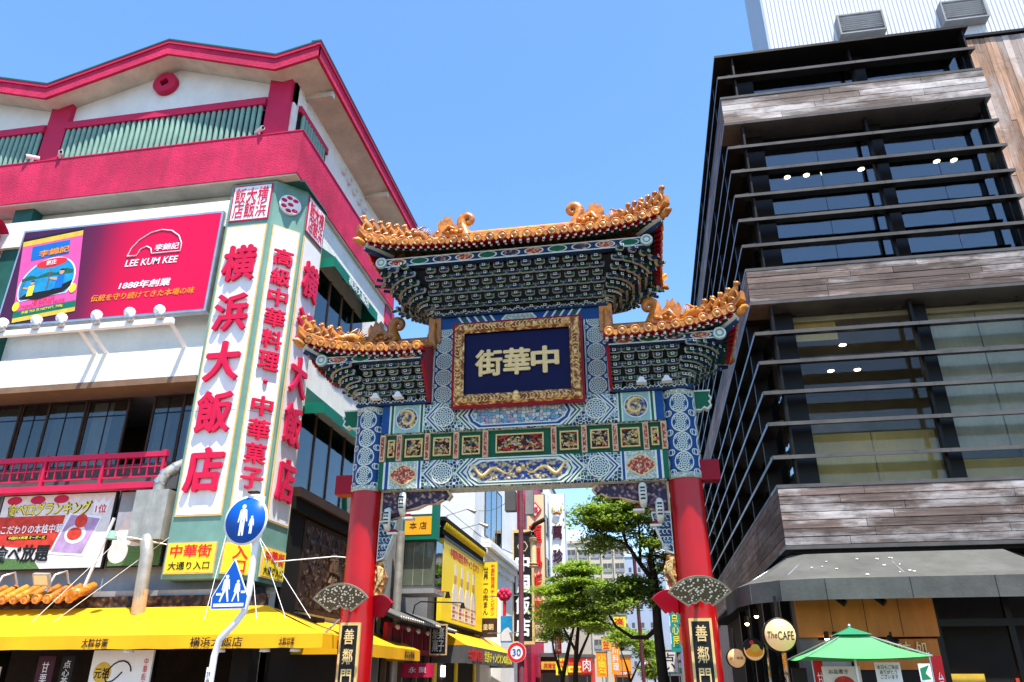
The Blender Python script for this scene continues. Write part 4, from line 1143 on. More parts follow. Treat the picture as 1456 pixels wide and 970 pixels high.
# --- front wall below the band
MB().box(-31, -9.0, YW, YW + .25, 8.36, 13.93, 'stucco_white').build('wall', lb)
MB().box(-31, -10.34, 15.45, YW, 12.6, 13.42, 'stucco_white').build('raised_band', lb)
MB().box(-31, -10.34, 15.45, YW, 8.36, 9.12, 'stucco_white').build('raised_band', lb)
MB().box(-8.75, -8.55, 17.2, 24.0, 0, 13.93, 'stucco_white').build('wall', lb)
MB().box(-31, -10.35, 15.42, YW + .25, 8.2, 8.36, 'lintel').build('lintel', lb)
MB().box(-17.1, -16.5, 15.55, YW, 8.4, 13.93, 'green_dark').build('pilaster', lb)
MB().box(-31, -8.8, 15.9, 24.0, 13.7, 13.9, 'soffit_cream').build('slab', lb)
# rear and inner shell
MB().box(-31, -8.75, 23.8, 24.0, 0, 17.6, 'stucco_white').build('wall', lb)
MB().box(-31, -8.8, 19.0, 19.1, 5.2, 8.4, 'brown_dark').build('inner_wall', lb)
MB().box(-31, -8.8, 16.3, 19.1, 8.4, 8.5, 'grey_wall').build('inner_ceiling', lb)
MB().box(-31, -8.8, 15.97, 19.1, 5.3, 5.66, 'grey_dark').build('slab', lb)
# windows of the second floor: sliding sashes
xs = [-20.2, -18.6, -17.0, -15.7, -14.9, -13.8, -12.62, -11.95, -11.1, -10.42]
MB().box(-31, -10.4, 16.12, 16.28, 6.28, 6.42, 'brown_frame').build('window_sill', lb)
for i, (a, b) in enumerate(zip(xs, xs[1:])):
    if i == 6: continue
    F = FRONT((a + b) / 2, 16.2, 7.32); hw, hh = (b - a) / 2, .9; mb = MB(F); t = .05
    off = -.04 * (i % 2)
    mb.box(-hw, -hw + t, -hh, hh, off - .05, off, 'brown_dark'); mb.box(hw - t, hw, -hh, hh, off - .05, off, 'brown_dark'); mb.box(-hw + t, hw - t, hh - t, hh, off - .05, off, 'brown_dark'); mb.box(-hw + t, hw - t, -hh, -hh + t, off - .05, off, 'brown_dark')
    mb.box(-.012, .012, -hh + t, hh - t, off - .04, off - .012, 'black_metal')
    mb.box(-hw + t, hw - t, .42, .445, off - .04, off - .01, 'black_metal')
    w_ = mb.build('window_frame', lb)
    MB(F).box(-hw + t, hw - t, -hh + t, hh - t, off - .03, off - .022, 'glass_dark').build('pane', w_)
    if i in (2, 4, 5, 7, 8):
        MB(F).grid(16, 1, lambda u, v: (-hw + .06 + (2 * hw - .12) * u * (.55 if i % 2 else 1), -hh + .06 + (2 * hh - .1) * v, -.22 + .03 * math.sin(u * 40)), 'photo_white' if i in (5, 8) else 'grey_wall').build('curtain', w_)
MB().box(-31, -10.4, 16.0, 16.3, 5.66, 6.28, 'grey_dark').build('wall', lb)
# railing
rl = thing('balcony_railing', 'magenta lattice railing below the dark sliding windows of the corner restaurant', 'railing', (-13.5, 15.55, 5.66))
RF = FRONT(-10.8, 15.55, 5.66)
MB(RF).box(-9, 0, .74, .86, -.06, .06, 'magenta_smooth').build('top_rail', rl)
MB(RF).box(-9, 0, .0, .14, -.1, .1, 'magenta_smooth').build('bottom_rail', rl)
MB(RF).box(-9, 0, .26, .3, -.02, .02, 'magenta_smooth').build('rail', rl)
MB(RF).box(-9, 0, .5, .53, -.02, .02, 'magenta_smooth').build('rail', rl)
for k in range(6): MB(RF).box(-.06 - 1.55 * k - .035, -.06 - 1.55 * k + .035, .14, .9, -.045, .045, 'magenta_smooth').build('post', rl)
for k in range(44):
    u = -.25 - .2 * k
    if abs((u + .06) % 1.55) < .06: continue
    MB(RF).box(u - .016, u + .016, .3 if k % 2 else .36, .74, -.018, .018, 'magenta_smooth').build('bar', rl)
# --- ground floor wall behind posters
MB().box(-31, -8.75, 15.97, 16.1, 3.4, 5.3, 'grey_wall').build('wall', lb)
MB().box(-31, -8.75, 15.6, 16.1, 3.3, 3.42, 'grey_wall').build('ledge', lb)
MB().box(-31, -7.9, 15.55, 15.7, 3.06, 3.3, 'carve_brown').build('carved_frieze', lb)
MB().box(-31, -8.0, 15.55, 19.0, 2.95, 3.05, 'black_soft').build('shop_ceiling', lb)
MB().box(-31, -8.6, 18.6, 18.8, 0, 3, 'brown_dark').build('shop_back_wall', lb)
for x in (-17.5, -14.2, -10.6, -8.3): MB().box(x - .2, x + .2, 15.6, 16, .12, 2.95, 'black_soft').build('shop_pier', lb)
MB().box(-31, -8.6, 16.3, 16.9, .12, 1.1, 'brown_dark').build('shop_counter', lb)
for k in range(9):
    x = -14 + k * .62; MB().box(x, x + .5, 16.4, 16.8, 1.1, 1.3 + .1 * (k % 3), ('photo_red', 'tan', 'photo_white')[k % 3]).build('goods_box', lb)
# mini tiled roof over the left shop part
tr = MB(FRONT(-12.05, 15.7, 3.2)); tr.quad((-6, 0, .55), (0, 0, .55), (0, .3, .0), (-6, .3, 0), 'glaze'); mr = tr.build('canopy_roof', lb)
for k in range(22):
    u = -.1 - .27 * k; F = FRONT(-12.05, 15.7, 3.2)
    MB(F).tube([(u, .02, .58), (u, .34, .0)], .085, 'glaze', 8).build('barrel_tile', mr)
    link('tile_cap', CAP, F.matrix(u, .03, .6), mr)
m = MB(FRONT(-12.05, 15.7, 3.2)); m.tube([(-.05, .34, .02), (.05, .2, .4), (.0, .12, .62), (-.06, .2, .7)], [.1, .1, .11, .06], 'glaze', 8); m.lathe((.02, .12, .62), [(.13, 0), (.1, .06), (0, .07)], 'glaze', 12, 'w'); m.build('ridge_end', mr)
# --- side street wall: windows, ledges, carved panel
def side_window(y0, y1, z0, z1, n, X=-8.55):
    F = SIDE(X, y0, z0); w, h = y1 - y0, z1 - z0; mb = MB(F)
    mb.box(0, w, 0, h, -.02, .012, 'black_metal')
    fr = mb.build('window', lb)
    for k in range(n):
        a = w * k / n + .05; b = w * (k + 1) / n - .05
        MB(F).box(a, b, .06, h - .06, .014, .03, 'glass_dark').build('pane', fr)
        m = MB(F); m.box(a - .05, a, .0, h, .013, .06, 'brown_frame'); m.build('mullion', fr)
side_window(17.35, 21.0, 10.2, 12.3, 4); side_window(17.3, 22.5, 6.0, 8.2, 5); 
MB().box(-8.6, -8.2, 17.25, 22.8, 5.75, 5.98, 'brown_dark').build('ledge', lb)
MB().box(-8.6, -8.3, 17.25, 22.8, 5.45, 5.75, 'black_soft').build('ledge', lb)
MB().box(-8.6, -8.42, 17.3, 18.1, 3.0, 5.45, 'black_soft').build('panel', lb)
cp = MB(SIDE(-8.55, 18.2, 3.2)); cp.box(0, 3.4, 0, 2.2, 0, .12, 'brown_dark'); cpo = cp.build('carved_panel', lb)
MB(SIDE(-8.55, 18.2, 3.2)).grid(40, 24, lambda a, b: (.12 + 3.16 * a, .12 + 1.96 * b, .125 + .03 * math.sin(a * 31) * math.sin(b * 23)), 'carve_brown').build('relief', cpo)
for k, (z, c) in enumerate(((3.95, '鮨'), (4.55, '龍'))): text('carved_character', c, SIDE(-8.55, 20.2, z).at(0, 0, .14), 'brown_frame', cpo, .5, .5, .02, .05)
MB().box(-8.6, -8.4, 21.7, 24, 3.0, 5.45, 'brown_dark').build('panel', lb)
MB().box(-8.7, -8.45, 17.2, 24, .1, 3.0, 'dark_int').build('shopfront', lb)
# louvred vents high on the side
for k in range(5):
    F = SIDE(-9.0, 19.3 + .5 * k, 17.05 - .06 * k); m = MB(F); m.lathe((0, 0, 0), [(.13, 0), (.13, .1), (.09, .12), (.09, .02)], 'lamp_white', 14, 'w'); m.disc((0, 0), .1, .03, 'black_soft', 12); m.build('vent_cowl', lb)
MB().box(-8.9, -8.5, 23.0, 23.6, 13.2, 13.98, 'magenta_smooth').build('band_bracket', lb)
MB().box(-8.85, -8.5, 23.55, 23.95, 8, 13.96, 'magenta_smooth').build('corner_pilaster', lb)
# green name awnings over the side windows
for y0, y1, z, n, tx in ((17.3, 20.9, 12.95, 'upper', 12.6), (17.6, 22.6, 8.75, 'lower', 8.45)):
    t = awning('window_awning', 'dark green window awning with white lettering, %s' % ('high under the magenta band' if n == 'upper' else 'beside the gate column'), SIDE(-8.55, y0, z), y1 - y0, .55, .45, .3, 'green_dark', 'green_sign', frame='black_metal', panels=4)
    text('lettering', '横浜大飯店', SIDE(-7.985, y0 + (1.9 if n == 'upper' else 3.4), z - .6), 'ink_white', t, 1.7, .24, .01, .004)
# ================================================================== SIGN TOWER
tw = thing('sign_tower', 'tall three-sided white sign tower with big red restaurant characters, green-framed', 'sign', (-9.3, 15.9, 3.6))
TP = [(-10.32, 15.43), (-9.05, 15.43), (-8.43, 16.05), (-8.38, 17.2), (-10.32, 17.2)]
mb = MB(); n = 5
mb.add([(x, y, 3.62) for x, y in TP] + [(x, y, 13.88) for x, y in TP], [(i, (i + 1) % n, n + (i + 1) % n, n + i) for i in range(n)] + [tuple(reversed(range(n))), tuple(range(n, 2 * n))], 'sage')
mb.build('tower_body', tw)
mb = MB(); mb.box(-10.36, -8.34, 15.6, 17.2, 13.88, 13.93, 'green_dark'); mb.build('tower_cap', tw)
faces = []
for (xa, ya), (xb, yb) in zip(TP[:3], TP[1:4]):
    L = math.hypot(xb - xa, yb - ya); faces.append((Frame((xa, ya, 0), ((xb - xa) / L, (yb - ya) / L, 0), (0, 0, 1)), L))
def panel(F, u0, u1, z0, z1, m, edge, parent, name, th=.03, e=.035):
    mb = MB(F); mb.box(u0, u1, z0, z1, 0, th, edge); mb.box(u0 + e, u1 - e, z0 + e, z1 - e, th, th + .004, m)
    return mb.build(name, parent)
for k, (F, L) in enumerate(faces):
    g = .07
    p = panel(F, g, L - g, 4.95, 12.52, 'tower_panel', 'gold_edge', tw, 'letter_panel')
    for z in (7.4, 9.9): MB(F).box(g + .04, L - g - .04, z, z + .012, .034, .0355, 'grey_wall').build('joint', p)
    if k != 1:
        for ch, z in zip('横浜大飯店', (11.35, 9.95, 8.64, 7.36, 5.98)):
            text('character', ch, F.at(L / 2, z, .055), 'letter_red', p, .86 if k == 0 else .78, 1.0, .034, .06)
        sp = panel(F, .08, L - .08, 12.68, 13.8, 'tower_panel', 'magenta_smooth', tw, 'seal_panel')
        text('seal_character', '飯大横\n店飯浜', F.at(L / 2, 13.24, .036), 'letter_red', sp, L - .32, .95, .0, .01, line=.9)
        m = MB(F)
        for q in range(6): m.box(L / 2 - .14 + q * .05, L / 2 - .13 + q * .05, 12.8, 13.68, .036, .04, 'letter_red')
        m.build('seal_lines', sp)
    else:
        for q, ch in enumerate('高級中華料理・中華菓子'):
            z = 11.6 - q * .578
            if ch == '・': MB(F).ball((L / 2, z + .05, .06), .06, 'letter_red').build('character', p)
            else: text('character', ch, F.at(L / 2, z, .055), 'letter_red', p, .5, .47, .022, .06)
        m = MB(F); m.lathe((L / 2, 13.25, 0), [(.3, 0), (.3, .05), (.28, .06)], 'tower_panel', 28, 'w'); md = m.build('medallion', tw)
        m = MB(F)
        for q in range(7):
            a = q * .9; m.ball((L / 2 + .2 * math.cos(a) * (q > 0), 13.25 + .2 * math.sin(a) * (q > 0), .06), .085, 'letter_red', 10, 5, (1, .7, .15))
        m.build('medallion_pattern', md)
    yp = panel(F, .06, L - .06, 3.72, 4.38, 'yellow_sign', 'gold_edge', tw, 'entrance_panel', .05, .03)
    if k == 1: text('lettering', '入\n口', F.at(L / 2, 4.05, .056), 'ink_red', yp, .34, .56, .012, .006, line=.95)
    else:
        text('lettering', '中華街', F.at(L / 2, 4.2, .056), 'ink_red', yp, L * .76, .26, .015, .006)
        text('lettering', '大通り入口', F.at(L / 2, 3.89, .056), 'ink_black', yp, L * .76, .17, .008, .006)
# ================================================================== BILLBOARD on the restaurant wall
bb = thing('billboard', 'red sauce billboard with a picture label and white lettering on the restaurant wall', 'billboard', (-13.34, 15.45, 10.1))
BF = FRONT(-16.27, 15.3, 10.1)
MB(BF).box(-.06, 5.9, -.06, 2.9, -.22, -.012, 'steel').build('frame', bb)
F = FRONT(-16.27 + 2.92, 15.3, 10.1 + 1.42)
face = link('printed_face', MB(Frame((0, 0, 0), (1, 0, 0), (0, 0, 1))).box(-2.92, 2.92, -1.42, 1.42, -.012, 0, 'billboard_red').mesh('printed_face', False)[0], Matrix.Translation(F.o), bb)
mb = MB(BF)
P = [(3.35, 1.74), (3.42, 1.98), (3.6, 2.22), (3.9, 2.42), (4.2, 2.48), (4.5, 2.42), (4.74, 2.24), (4.86, 2.0), (4.88, 1.76), (4.05, 1.76), (4.0, 1.92), (3.86, 2.0), (3.7, 1.93), (3.62, 1.74), (3.35, 1.74)]
mb.tube([(a, b, .006) for a, b in P], .016, 'ink_white', 4); mb.build('arch_emblem', bb)
text('lettering', '李錦記', BF.at(4.46, 1.93, .002), 'ink_white', bb, .68, .2, .012, .004, .1)
text('lettering', 'LEE KUM KEE', BF.at(4.1, 1.52, .002), 'ink_white', bb, 1.5, .2, .012, .004, .12)
text('lettering', '1888年創業', BF.at(4.05, .86, .002), 'ink_white', bb, 1.45, .22, .02, .004, .12)
text('lettering', '伝統を守り続けてきた本場の味', BF.at(4.05, .55, .002), 'ink_orange', bb, 2.9, .2, .01, .004, .12)
lab = MB(BF)
def sl(pts, w, m): lab.poly([(a + .0, b, w) for a, b in pts], m)
def lx(v): return .03 + .38 * (2.55 - v) / 2.4            # the printed jar label leans slightly
def row(v0, v1, m, w, a=0, b=1, wd=1.78):
    sl([(lx(v0) + wd * a, v0 + .2 * a), (lx(v0) + wd * b, v0 + .2 * b), (lx(v1) + wd * b, v1 + .2 * b), (lx(v1) + wd * a, v1 + .2 * a)], w, m)
row(.0, 2.6, 'ink_black', .002); row(.12, 2.45, 'pink_bright', .004); row(2.36, 2.52, 'gold_print', .006); row(.03, .2, 'gold_print', .006); row(.16, .34, 'green_sign', .008); row(.36, .6, 'pink_bright', .008)
row(1.85, 2.3, 'label_blue', .008, .17, .8)
lp = lab.build('printed_label', bb)
lab = MB(BF); cx, cy = 1.1, 1.2
pts = [(lx(1.1) + .06, 1.1 - .3)] ; 
ov = [(1.13 + .82 * math.cos(a), 1.15 + .1 * math.cos(a) + .78 * max(-.55, math.sin(a))) for a in [2 * math.pi * k / 40 for k in range(40)]]
sl(ov, .010, 'ink_white'); sl([(1.13 + (x - 1.13) * .95, 1.17 + (y - 1.17) * .95) for x, y in ov], .012, 'lake_blue')
sl([(1.13 + .45 * math.cos(a), 1.76 + .14 * math.sin(a) + .05 * math.cos(a)) for a in [2 * math.pi * k / 24 for k in range(24)]], .014, 'ink_red')
sl([(.36, 1.32), (.6, 1.42), (.8, 1.36), (1.1, 1.48), (1.35, 1.44), (1.6, 1.56), (1.85, 1.5), (1.85, 1.4), (1.1, 1.34), (.36, 1.24)], .014, 'hill_green')
sl([(.42, .72), (.6, .86), (1.3, .92), (1.9, 1.18), (1.88, 1.0), (1.7, .84), (1.0, .66)], .016, 'ink_black')
for bx, by, s_, m in ((.72, .98, .9, 'ink_yellow'), (1.52, 1.2, 1.15, 'label_blue')):
    sl([(bx - .1 * s_, by - .22 * s_), (bx + .1 * s_, by - .2 * s_), (bx + .09 * s_, by + .14 * s_), (bx - .09 * s_, by + .12 * s_)], .018, m)
    sl([(bx + .065 * s_ * math.cos(a), by + .22 * s_ + .075 * s_ * math.sin(a)) for a in [2 * math.pi * k / 14 for k in range(14)]], .019, 'skin_print')
    sl([(bx + .07 * s_ * math.cos(a), by + .255 * s_ + .05 * s_ * math.sin(a)) for a in [math.pi * k / 8 for k in range(9)]], .02, 'ink_black')
    sl([(bx - .08 * s_, by + .08 * s_), (bx - .3 * s_, by + .1 * s_), (bx - .3 * s_, by + .05 * s_), (bx - .08 * s_, by)], .019, 'skin_print')
    sl([(bx - .32 * s_, by + .3 * s_), (bx - .29 * s_, by + .3 * s_), (bx - .27 * s_, by - .2 * s_), (bx - .3 * s_, by - .2 * s_)], .0195, 'brown_frame')
for q, (x, y) in enumerate(((.42, .5), (1.98, .92))): sl([(x + .1 * math.cos(a), y + .14 * math.sin(a)) for a in [2 * math.pi * k / 20 for k in range(20)]], .02, 'ink_yellow')
lab.build('label_picture', lp)
LF = Frame(BF(1.1, 2.12, .012), Vector((1, 0, .12)), (-.1, 0, 1)); text('lettering', '李錦記', LF, 'ink_orange', lp, .9, .2, .02, .004)
LF = Frame(BF(1.12, 1.77, .018), Vector((1, 0, .12)), (-.1, 0, 1)); text('lettering', '舊庄', LF, 'ink_white', lp, .3, .15, .01, .003)
LF = Frame(BF(1.2, .58, .012), Vector((1, 0, .12)), (-.1, 0, 1)); text('lettering', 'LEE KUM KEE\nPREMIUM OYSTER SAUCE', LF, 'ink_red', lp, 1.25, .2, .0, .003, line=.8)
LF = Frame(BF(1.22, .36, .012), Vector((1, 0, .12)), (-.1, 0, 1)); text('lettering', '淨重 750 克 NETWT. 750g', LF, 'ink_yellow', lp, 1.2, .1, .0, .003)
# lamp bar in front of it
bar_ = thing('lamp_bar', 'white lamp bar on struts below the red sauce billboard', 'lamp bar', (-13, 14.7, 9.5))
MB(FRONT(-18, 14.7, 9.5)).box(0, 7.25, -.07, .07, -.06, .06, 'paint_white').build('bar', bar_)
for x in (-16.8, -13.3, -13.0, -10.85):
    F = SIDEN(x, 15.5, 9.1); MB(F).tube([(.78, .4, 0), (.0, .04, 0)], .06, 'paint_white', 4, True, False).build('strut', bar_)
ORD = ['first', 'second', 'third', 'fourth', 'fifth', 'sixth', 'seventh', 'eighth']
for k, x in enumerate((-11.05, -11.85, -12.75, -13.72, -14.42, -15.38, -16.2, -17.0)):
    t = thing('billboard_spotlight', 'white round spotlight on the lamp bar, %s from the sign tower' % ORD[k], 'spotlight', (x, 14.68, 9.57), 'spotlights on the billboard lamp bar')
    F = FRONT(x, 14.66, 9.57); m = MB(F); m.ball((0, .05, .05), .115, 'steel', 12, 8); m.build('lamp_back', t)
    m = MB(F); m.tube([(-.02, .1, -.02), (-.12, .24, -.08), (-.2, .3, -.14)], [.06, .1, .14], 'lamp_white', 12); m.build('lamp_head', t)
    m = MB(F); m.tube([(0, -.05, 0), (0, .08, .03)], .025, 'steel', 6); m.build('lamp_stem', t)
# ================================================================== POSTERS under the railing
ps = thing('poster', 'food poster with yellow ranking lettering and red dishes below the magenta railing', 'poster', (-13.4, 15.75, 3.93))
PF2 = FRONT(-14.98, 15.7, 3.95)
MB(PF2).box(-.05, 2.98, -.03, 1.72, -.08, -.01, 'black_metal').build('frame', ps)
m = MB(PF2); m.box(0, 2.93, 0, 1.69, -.01, 0, 'photo_white')
m.poly([(.0, .55, .003), (1.65, .4, .003), (1.75, 1.2, .003), (0, 1.2, .003)], 'photo_red'); m.poly([(0, .0, .003), (1.4, .0, .003), (1.2, .2, .003), (0, .28, .003)], 'photo_green')
for k in range(3): m.disc((.3 + .62 * k, 1.58), .2, .003, 'magenta_smooth', 20, 1, .5)
fa = m.build('printed_face', ps)
m = MB(PF2); 
for q, (w_, mt) in enumerate(((.0, 'ink_white'), (.05, 'photo_lilac'))):
    m.poly([(1.55 + w_, .32 + w_, .006 + .003 * q), (2.45 - w_, .26 + w_, .006 + .003 * q), (2.72 - w_, 1.14 - w_, .006 + .003 * q), (1.85 + w_, 1.25 - w_, .006 + .003 * q)], mt)
m.disc((2.12, .75), .27, .012, 'photo_white', 24, 1, .8); m.disc((2.1, .76), .19, .014, 'photo_red', 20, 1, .75); m.disc((2.2, 1.05), .16, .013, 'photo_red', 16)
m.build('dish_photo', fa)
text('lettering', '食べログランキング', PF2.at(1.28, 1.36, .004), 'violet_dark', fa, 2.2, .3, .05, .003)
text('lettering', '食べログランキング', PF2.at(1.28, 1.36, .008), 'ink_yellow', fa, 2.15, .28, .02, .004)
text('lettering', 'こだわりの本格中華', PF2.at(.95, .9, .005), 'ink_white', fa, 1.6, .2, .01, .004)
MB(PF2).box(.35, 1.4, .66, .75, .003, .006, 'ink_black').build('strip', fa)
text('lettering', '中国四大料理 オーダー式', PF2.at(.88, .705, .006), 'ink_yellow', fa, .95, .07, .0, .003)
text('lettering', '食べ放題', PF2.at(.85, .35, .005), 'ink_black', fa, 1.4, .38, .03, .005)
m = MB(PF2); m.poly([(2.45, 1.2, .006), (2.8, 1.22, .006), (2.86, 1.58, .006), (2.74, 1.46, .006), (2.66, 1.62, .006), (2.55, 1.46, .006), (2.42, 1.56, .006)], 'ink_white'); m.build('crown_badge', fa)
text('lettering', '1位', PF2.at(2.64, 1.32, .008), 'ink_red', fa, .28, .2, .01, .003)
p2 = thing('poster', 'photo poster of a pink steamed bun beside the ventilation box', 'poster', (-11.3, 15.75, 3.97))
PG = FRONT(-11.88, 15.7, 3.97); MB(PG).box(-.04, 1.3, -.03, 1.7, -.08, -.01, 'black_metal').build('frame', p2)
m = MB(PG); m.box(0, 1.26, 0, 1.66, -.01, 0, 'photo_white'); m.box(0, 1.26, 1.2, 1.66, 0, .003, 'grey_wall'); m.box(0, 1.26, 0, .45, 0, .003, 'photo_green'); fa = m.build('printed_face', p2)
m = MB(PG); m.disc((.62, .85), .48, .006, 'pink_bun', 28, 1.1, .9); m.disc((.2, .3), .25, .007, 'pink_bun', 20); m.disc((.75, .68), .3, .008, 'violet_dark', 20, 1, .5); m.build('bun_photo', fa)
# ventilation box, bent duct and pipe
vb = thing('ventilation_duct', 'grey metal ventilation box with bent duct and wrapped pipe beside the sign tower', 'duct', (-10.8, 15.4, 3.1))
MB().box(-11.2, -10.4, 15.25, 15.65, 4.45, 5.55, 'duct').build('box', vb)
P = [(-10.75, 15.4, 5.5), (-10.75, 15.4, 5.75), (-10.68, 15.45, 5.95), (-10.5, 15.55, 6.12), (-10.25, 15.7, 6.3)]
MB().tube(P, .135, 'duct', 14).build('bent_duct', vb)
for p in P[1:4]: MB().tube([(p[0] - .02, p[1], p[2] - .03), (p[0] + .02, p[1], p[2] + .03)], .15, 'steel', 14).build('duct_collar', vb)
m = MB(); m.tube([(-10.75, 15.3, 4.46), (-10.66, 15.2, 4.36), (-10.6, 15.2, 4.1), (-10.58, 15.2, 3.5), (-10.58, 15.25, 2.9)], .135, 'duct', 14); m.build('pipe', vb)
m = MB(); m.tube([(-10.58, 15.22, 3.4), (-10.58, 15.25, 2.9)], .142, 'tan', 14); m.build('wrapped_section', vb)
MB().tube([(-12.2, 15.5, 3.4), (-11.95, 15.5, 4.4), (-11.8, 15.5, 5.0)], .035, 'paint_white', 8).build('conduit', vb)
# flood lamps on the tiled canopy
for x in (-14.25, -12.95):
    t = thing('flood_lamp', 'square flood lamp above the orange tiled canopy, %s the wrapped pipe' % ('farther from' if x < -14 else 'nearer'), 'lamp', (x, 15.2, 3.4), 'flood lamps over the tiled canopy')
    F = Frame((x, 15.1, 3.62), (1, .25, 0), (0, -.5, 1)); MB(F).box(-.17, .17, -.13, .13, -.1, 0, 'duct').build('housing', t); MB(F).box(-.14, .14, -.1, .1, 0, .008, 'cream_sign').build('glass', t)
    MB().tube([(x + .1, 15.2, 3.4), (x + .15, 15.3, 3.75), (x + .25, 15.5, 3.85), (x + .3, 15.6, 3.6)], .03, 'steel', 8).build('arm', t)
# security cameras on the band
for k, x in enumerate((-16.85, -15.95, -9.75)):
    t = thing('security_camera', ('white security camera on the magenta band, outer side of the magenta column', 'white security camera on the magenta band beside the long run of balusters', 'white security camera on the magenta band near the building corner')[k], 'camera', (x, 15.35, 15.4), 'security cameras on the magenta band')
    F = FRONT(x, 15.35, 15.55); MB(F).tube([(0, -.13, 0), (0, .02, 0)], .025, 'lamp_white', 6).build('stem', t); d = (-.12, .12, .16)[k]
    MB(F).tube([(-d, .08, -.1), (d, .02, .14)], .065, 'lamp_white', 8, True, False).build('body', t); MB(F).tube([(d, .02, .14), (d * 1.12, .015, .16)], .04, 'black_metal', 8).build('lens', t)
# magenta lantern roof at the far end of the wall
t = thing('wall_lantern', 'curved magenta lantern roof fixed to the dark green pilaster beside the billboard', 'lantern', (-17.35, 15.2, 11.5))
m = MB(SIDE(-17.6, 15.0, 13.3)); m.grid(10, 6, lambda a, b: (-.5 + 1.1 * a, .1 - .45 * (2 * a - 1) ** 2 - .1 * b, -.6 + 1.25 * b), 'magenta_smooth'); m.build('roof', t)
MB().box(-18.2, -17.2, 15.0, 15.6, 11.2, 13.0, 'magenta_smooth').build('body', t)
# ================================================================== YELLOW CORNER AWNING
aw = awning('shop_awning', 'long yellow canvas awning wrapping the ground floor of the corner restaurant', FRONT(-20, 15.5, 3.06), 14.1, 1.5, .64, .24, 'yellow_awning', 'yellow_awning', wrap1=1.9, panels=9)
AV = FRONT(-20, 15.5, 3.06)
text('lettering', '横浜大飯店', AV.at(12.02, -.77, 1.525), 'ink_black', aw, 1.05, .17, .008, .004)
text('lettering', '大粒甘栗', AV.at(9.52, -.77, 1.525), 'ink_black', aw, .55, .15, .01, .004)
text('lettering', '大粒甘栗', AV.at(13.42, -.77, 1.525), 'ink_black', aw, .3, .13, .01, .004)
for k, (x0, z0, x1) in enumerate(((-11.6, 4.4, -12.4), (-10.3, 4.5, -11.9), (-8.9, 4.9, -8.6), (-8.5, 5.0, -7.5), (-8.2, 4.5, -6.9), (-8.2, 4.5, -6.4))):
    MB().tube([(x0, 15.42, z0), (x1, 14.5, 2.72)], .006, 'paint_white', 5).build('guy_wire', aw)
for k, x in enumerate((-6.5, -7.1, -8.0, -9.9, -12.9)):
    t = thing('awning_downlight', 'round white downlight under the yellow corner awning, %s from the red column' % ORD[k], 'lamp', (x, 14.2, 2.1), 'downlights under the yellow corner awning')
    F = FRONT(x, 14.2, 2.12); m = MB(F); m.lathe((0, 0, 0), [(.03, .09), (.09, .05), (.1, 0), (.0, -.01)], 'lamp_white', 14); m.build('shade', t)
# arm lamp by the carved panel
t = thing('arm_lamp', 'green shaded arm lamp on a thin rod beside the sign tower foot', 'lamp', (-8.2, 17, 4.3))
MB().tube([(-8.35, 16.6, 4.1), (-7.6, 18.3, 4.45), (-7.3, 18.6, 4.45)], .016, 'paint_white', 6).build('rod', t)
m = MB(FRONT(-7.3, 18.6, 4.4)); m.lathe((0, 0, 0), [(.14, -.1), (.07, .08), (.05, .12)], 'sage_pale', 12); m.build('shade', t)
t = thing('arm_lamp', 'green shaded arm lamp on a thin rod above the bun poster', 'lamp', (-11.2, 15.2, 4.4))
MB().tube([(-10.3, 15.4, 4.35), (-10.9, 15.0, 4.45), (-11.3, 14.95, 4.5)], .014, 'paint_white', 6).build('rod', t)
m = MB(FRONT(-11.35, 14.95, 4.5)); m.lathe((0, 0, 0), [(.12, -.08), (.06, .07), (.04, .1)], 'sage_pale', 12); m.build('shade', t)
# shop notices under the awning
t = thing('shop_notice', 'white shop panel with a round seal and a brush drawing under the yellow awning', 'sign', (-10.5, 15.2, .3))
NF = FRONT(-11.3, 15.1, .5); MB(NF).box(0, 1.35, 0, 1.7, -.05, 0, 'paint_white').build('board', t)
m = MB(NF); m.disc((.28, 1.28), .2, .004, 'gold_print', 24); m.build('seal', t)
text('lettering', '元祖', NF.at(.28, 1.27, .006), 'ink_black', t, .34, .2, .01, .004); text('lettering', 'Since\n1894', NF.at(.22, 1.0, .004), 'ink_black', t, .2, .1, 0, .003)
text('lettering', vtext('中華街名物'), NF.at(1.22, 1.2, .004), 'ink_red', t, .1, .7, 0, .003)
m = MB(NF); m.tube([(.62 + .3 * math.cos(a) * (1 - .02 * k), 1.3 + .2 * math.sin(a * 1.2), .006) for k, a in enumerate([x * .4 for x in range(14)])], .015, 'ink_black', 4); m.build('brush_drawing', t)
for k, (x, z, w_, h_, mt) in enumerate(((-13.9, 1.55, .7, .35, 'lake_blue'), (-12.5, 1.0, .4, 1.1, 'violet_dark'), (-12.0, 1.3, .3, .8, 'black_metal'))):
    t = thing('shop_notice', ('pale blue picture notice', 'dark red hanging banner', 'narrow black hanging banner')[k] + ' under the yellow corner awning', 'sign', (x, 15.3, z))
    F = FRONT(x, 15.3, z); MB(F).box(-w_ / 2, w_ / 2, 0, h_, -.02, 0, 'photo_white' if k == 0 else mt).build('board', t); MB(F).box(-w_ / 2 + .03, w_ / 2 - .03, .03, h_ - .03, 0, .004, mt).build('print', t)
    if k: text('lettering', vtext('甘栗専門' if k == 1 else '点心茶屋'), F.at(0, h_ / 2, .005), 'ink_white', t, .16, h_ * .8, 0, .003)
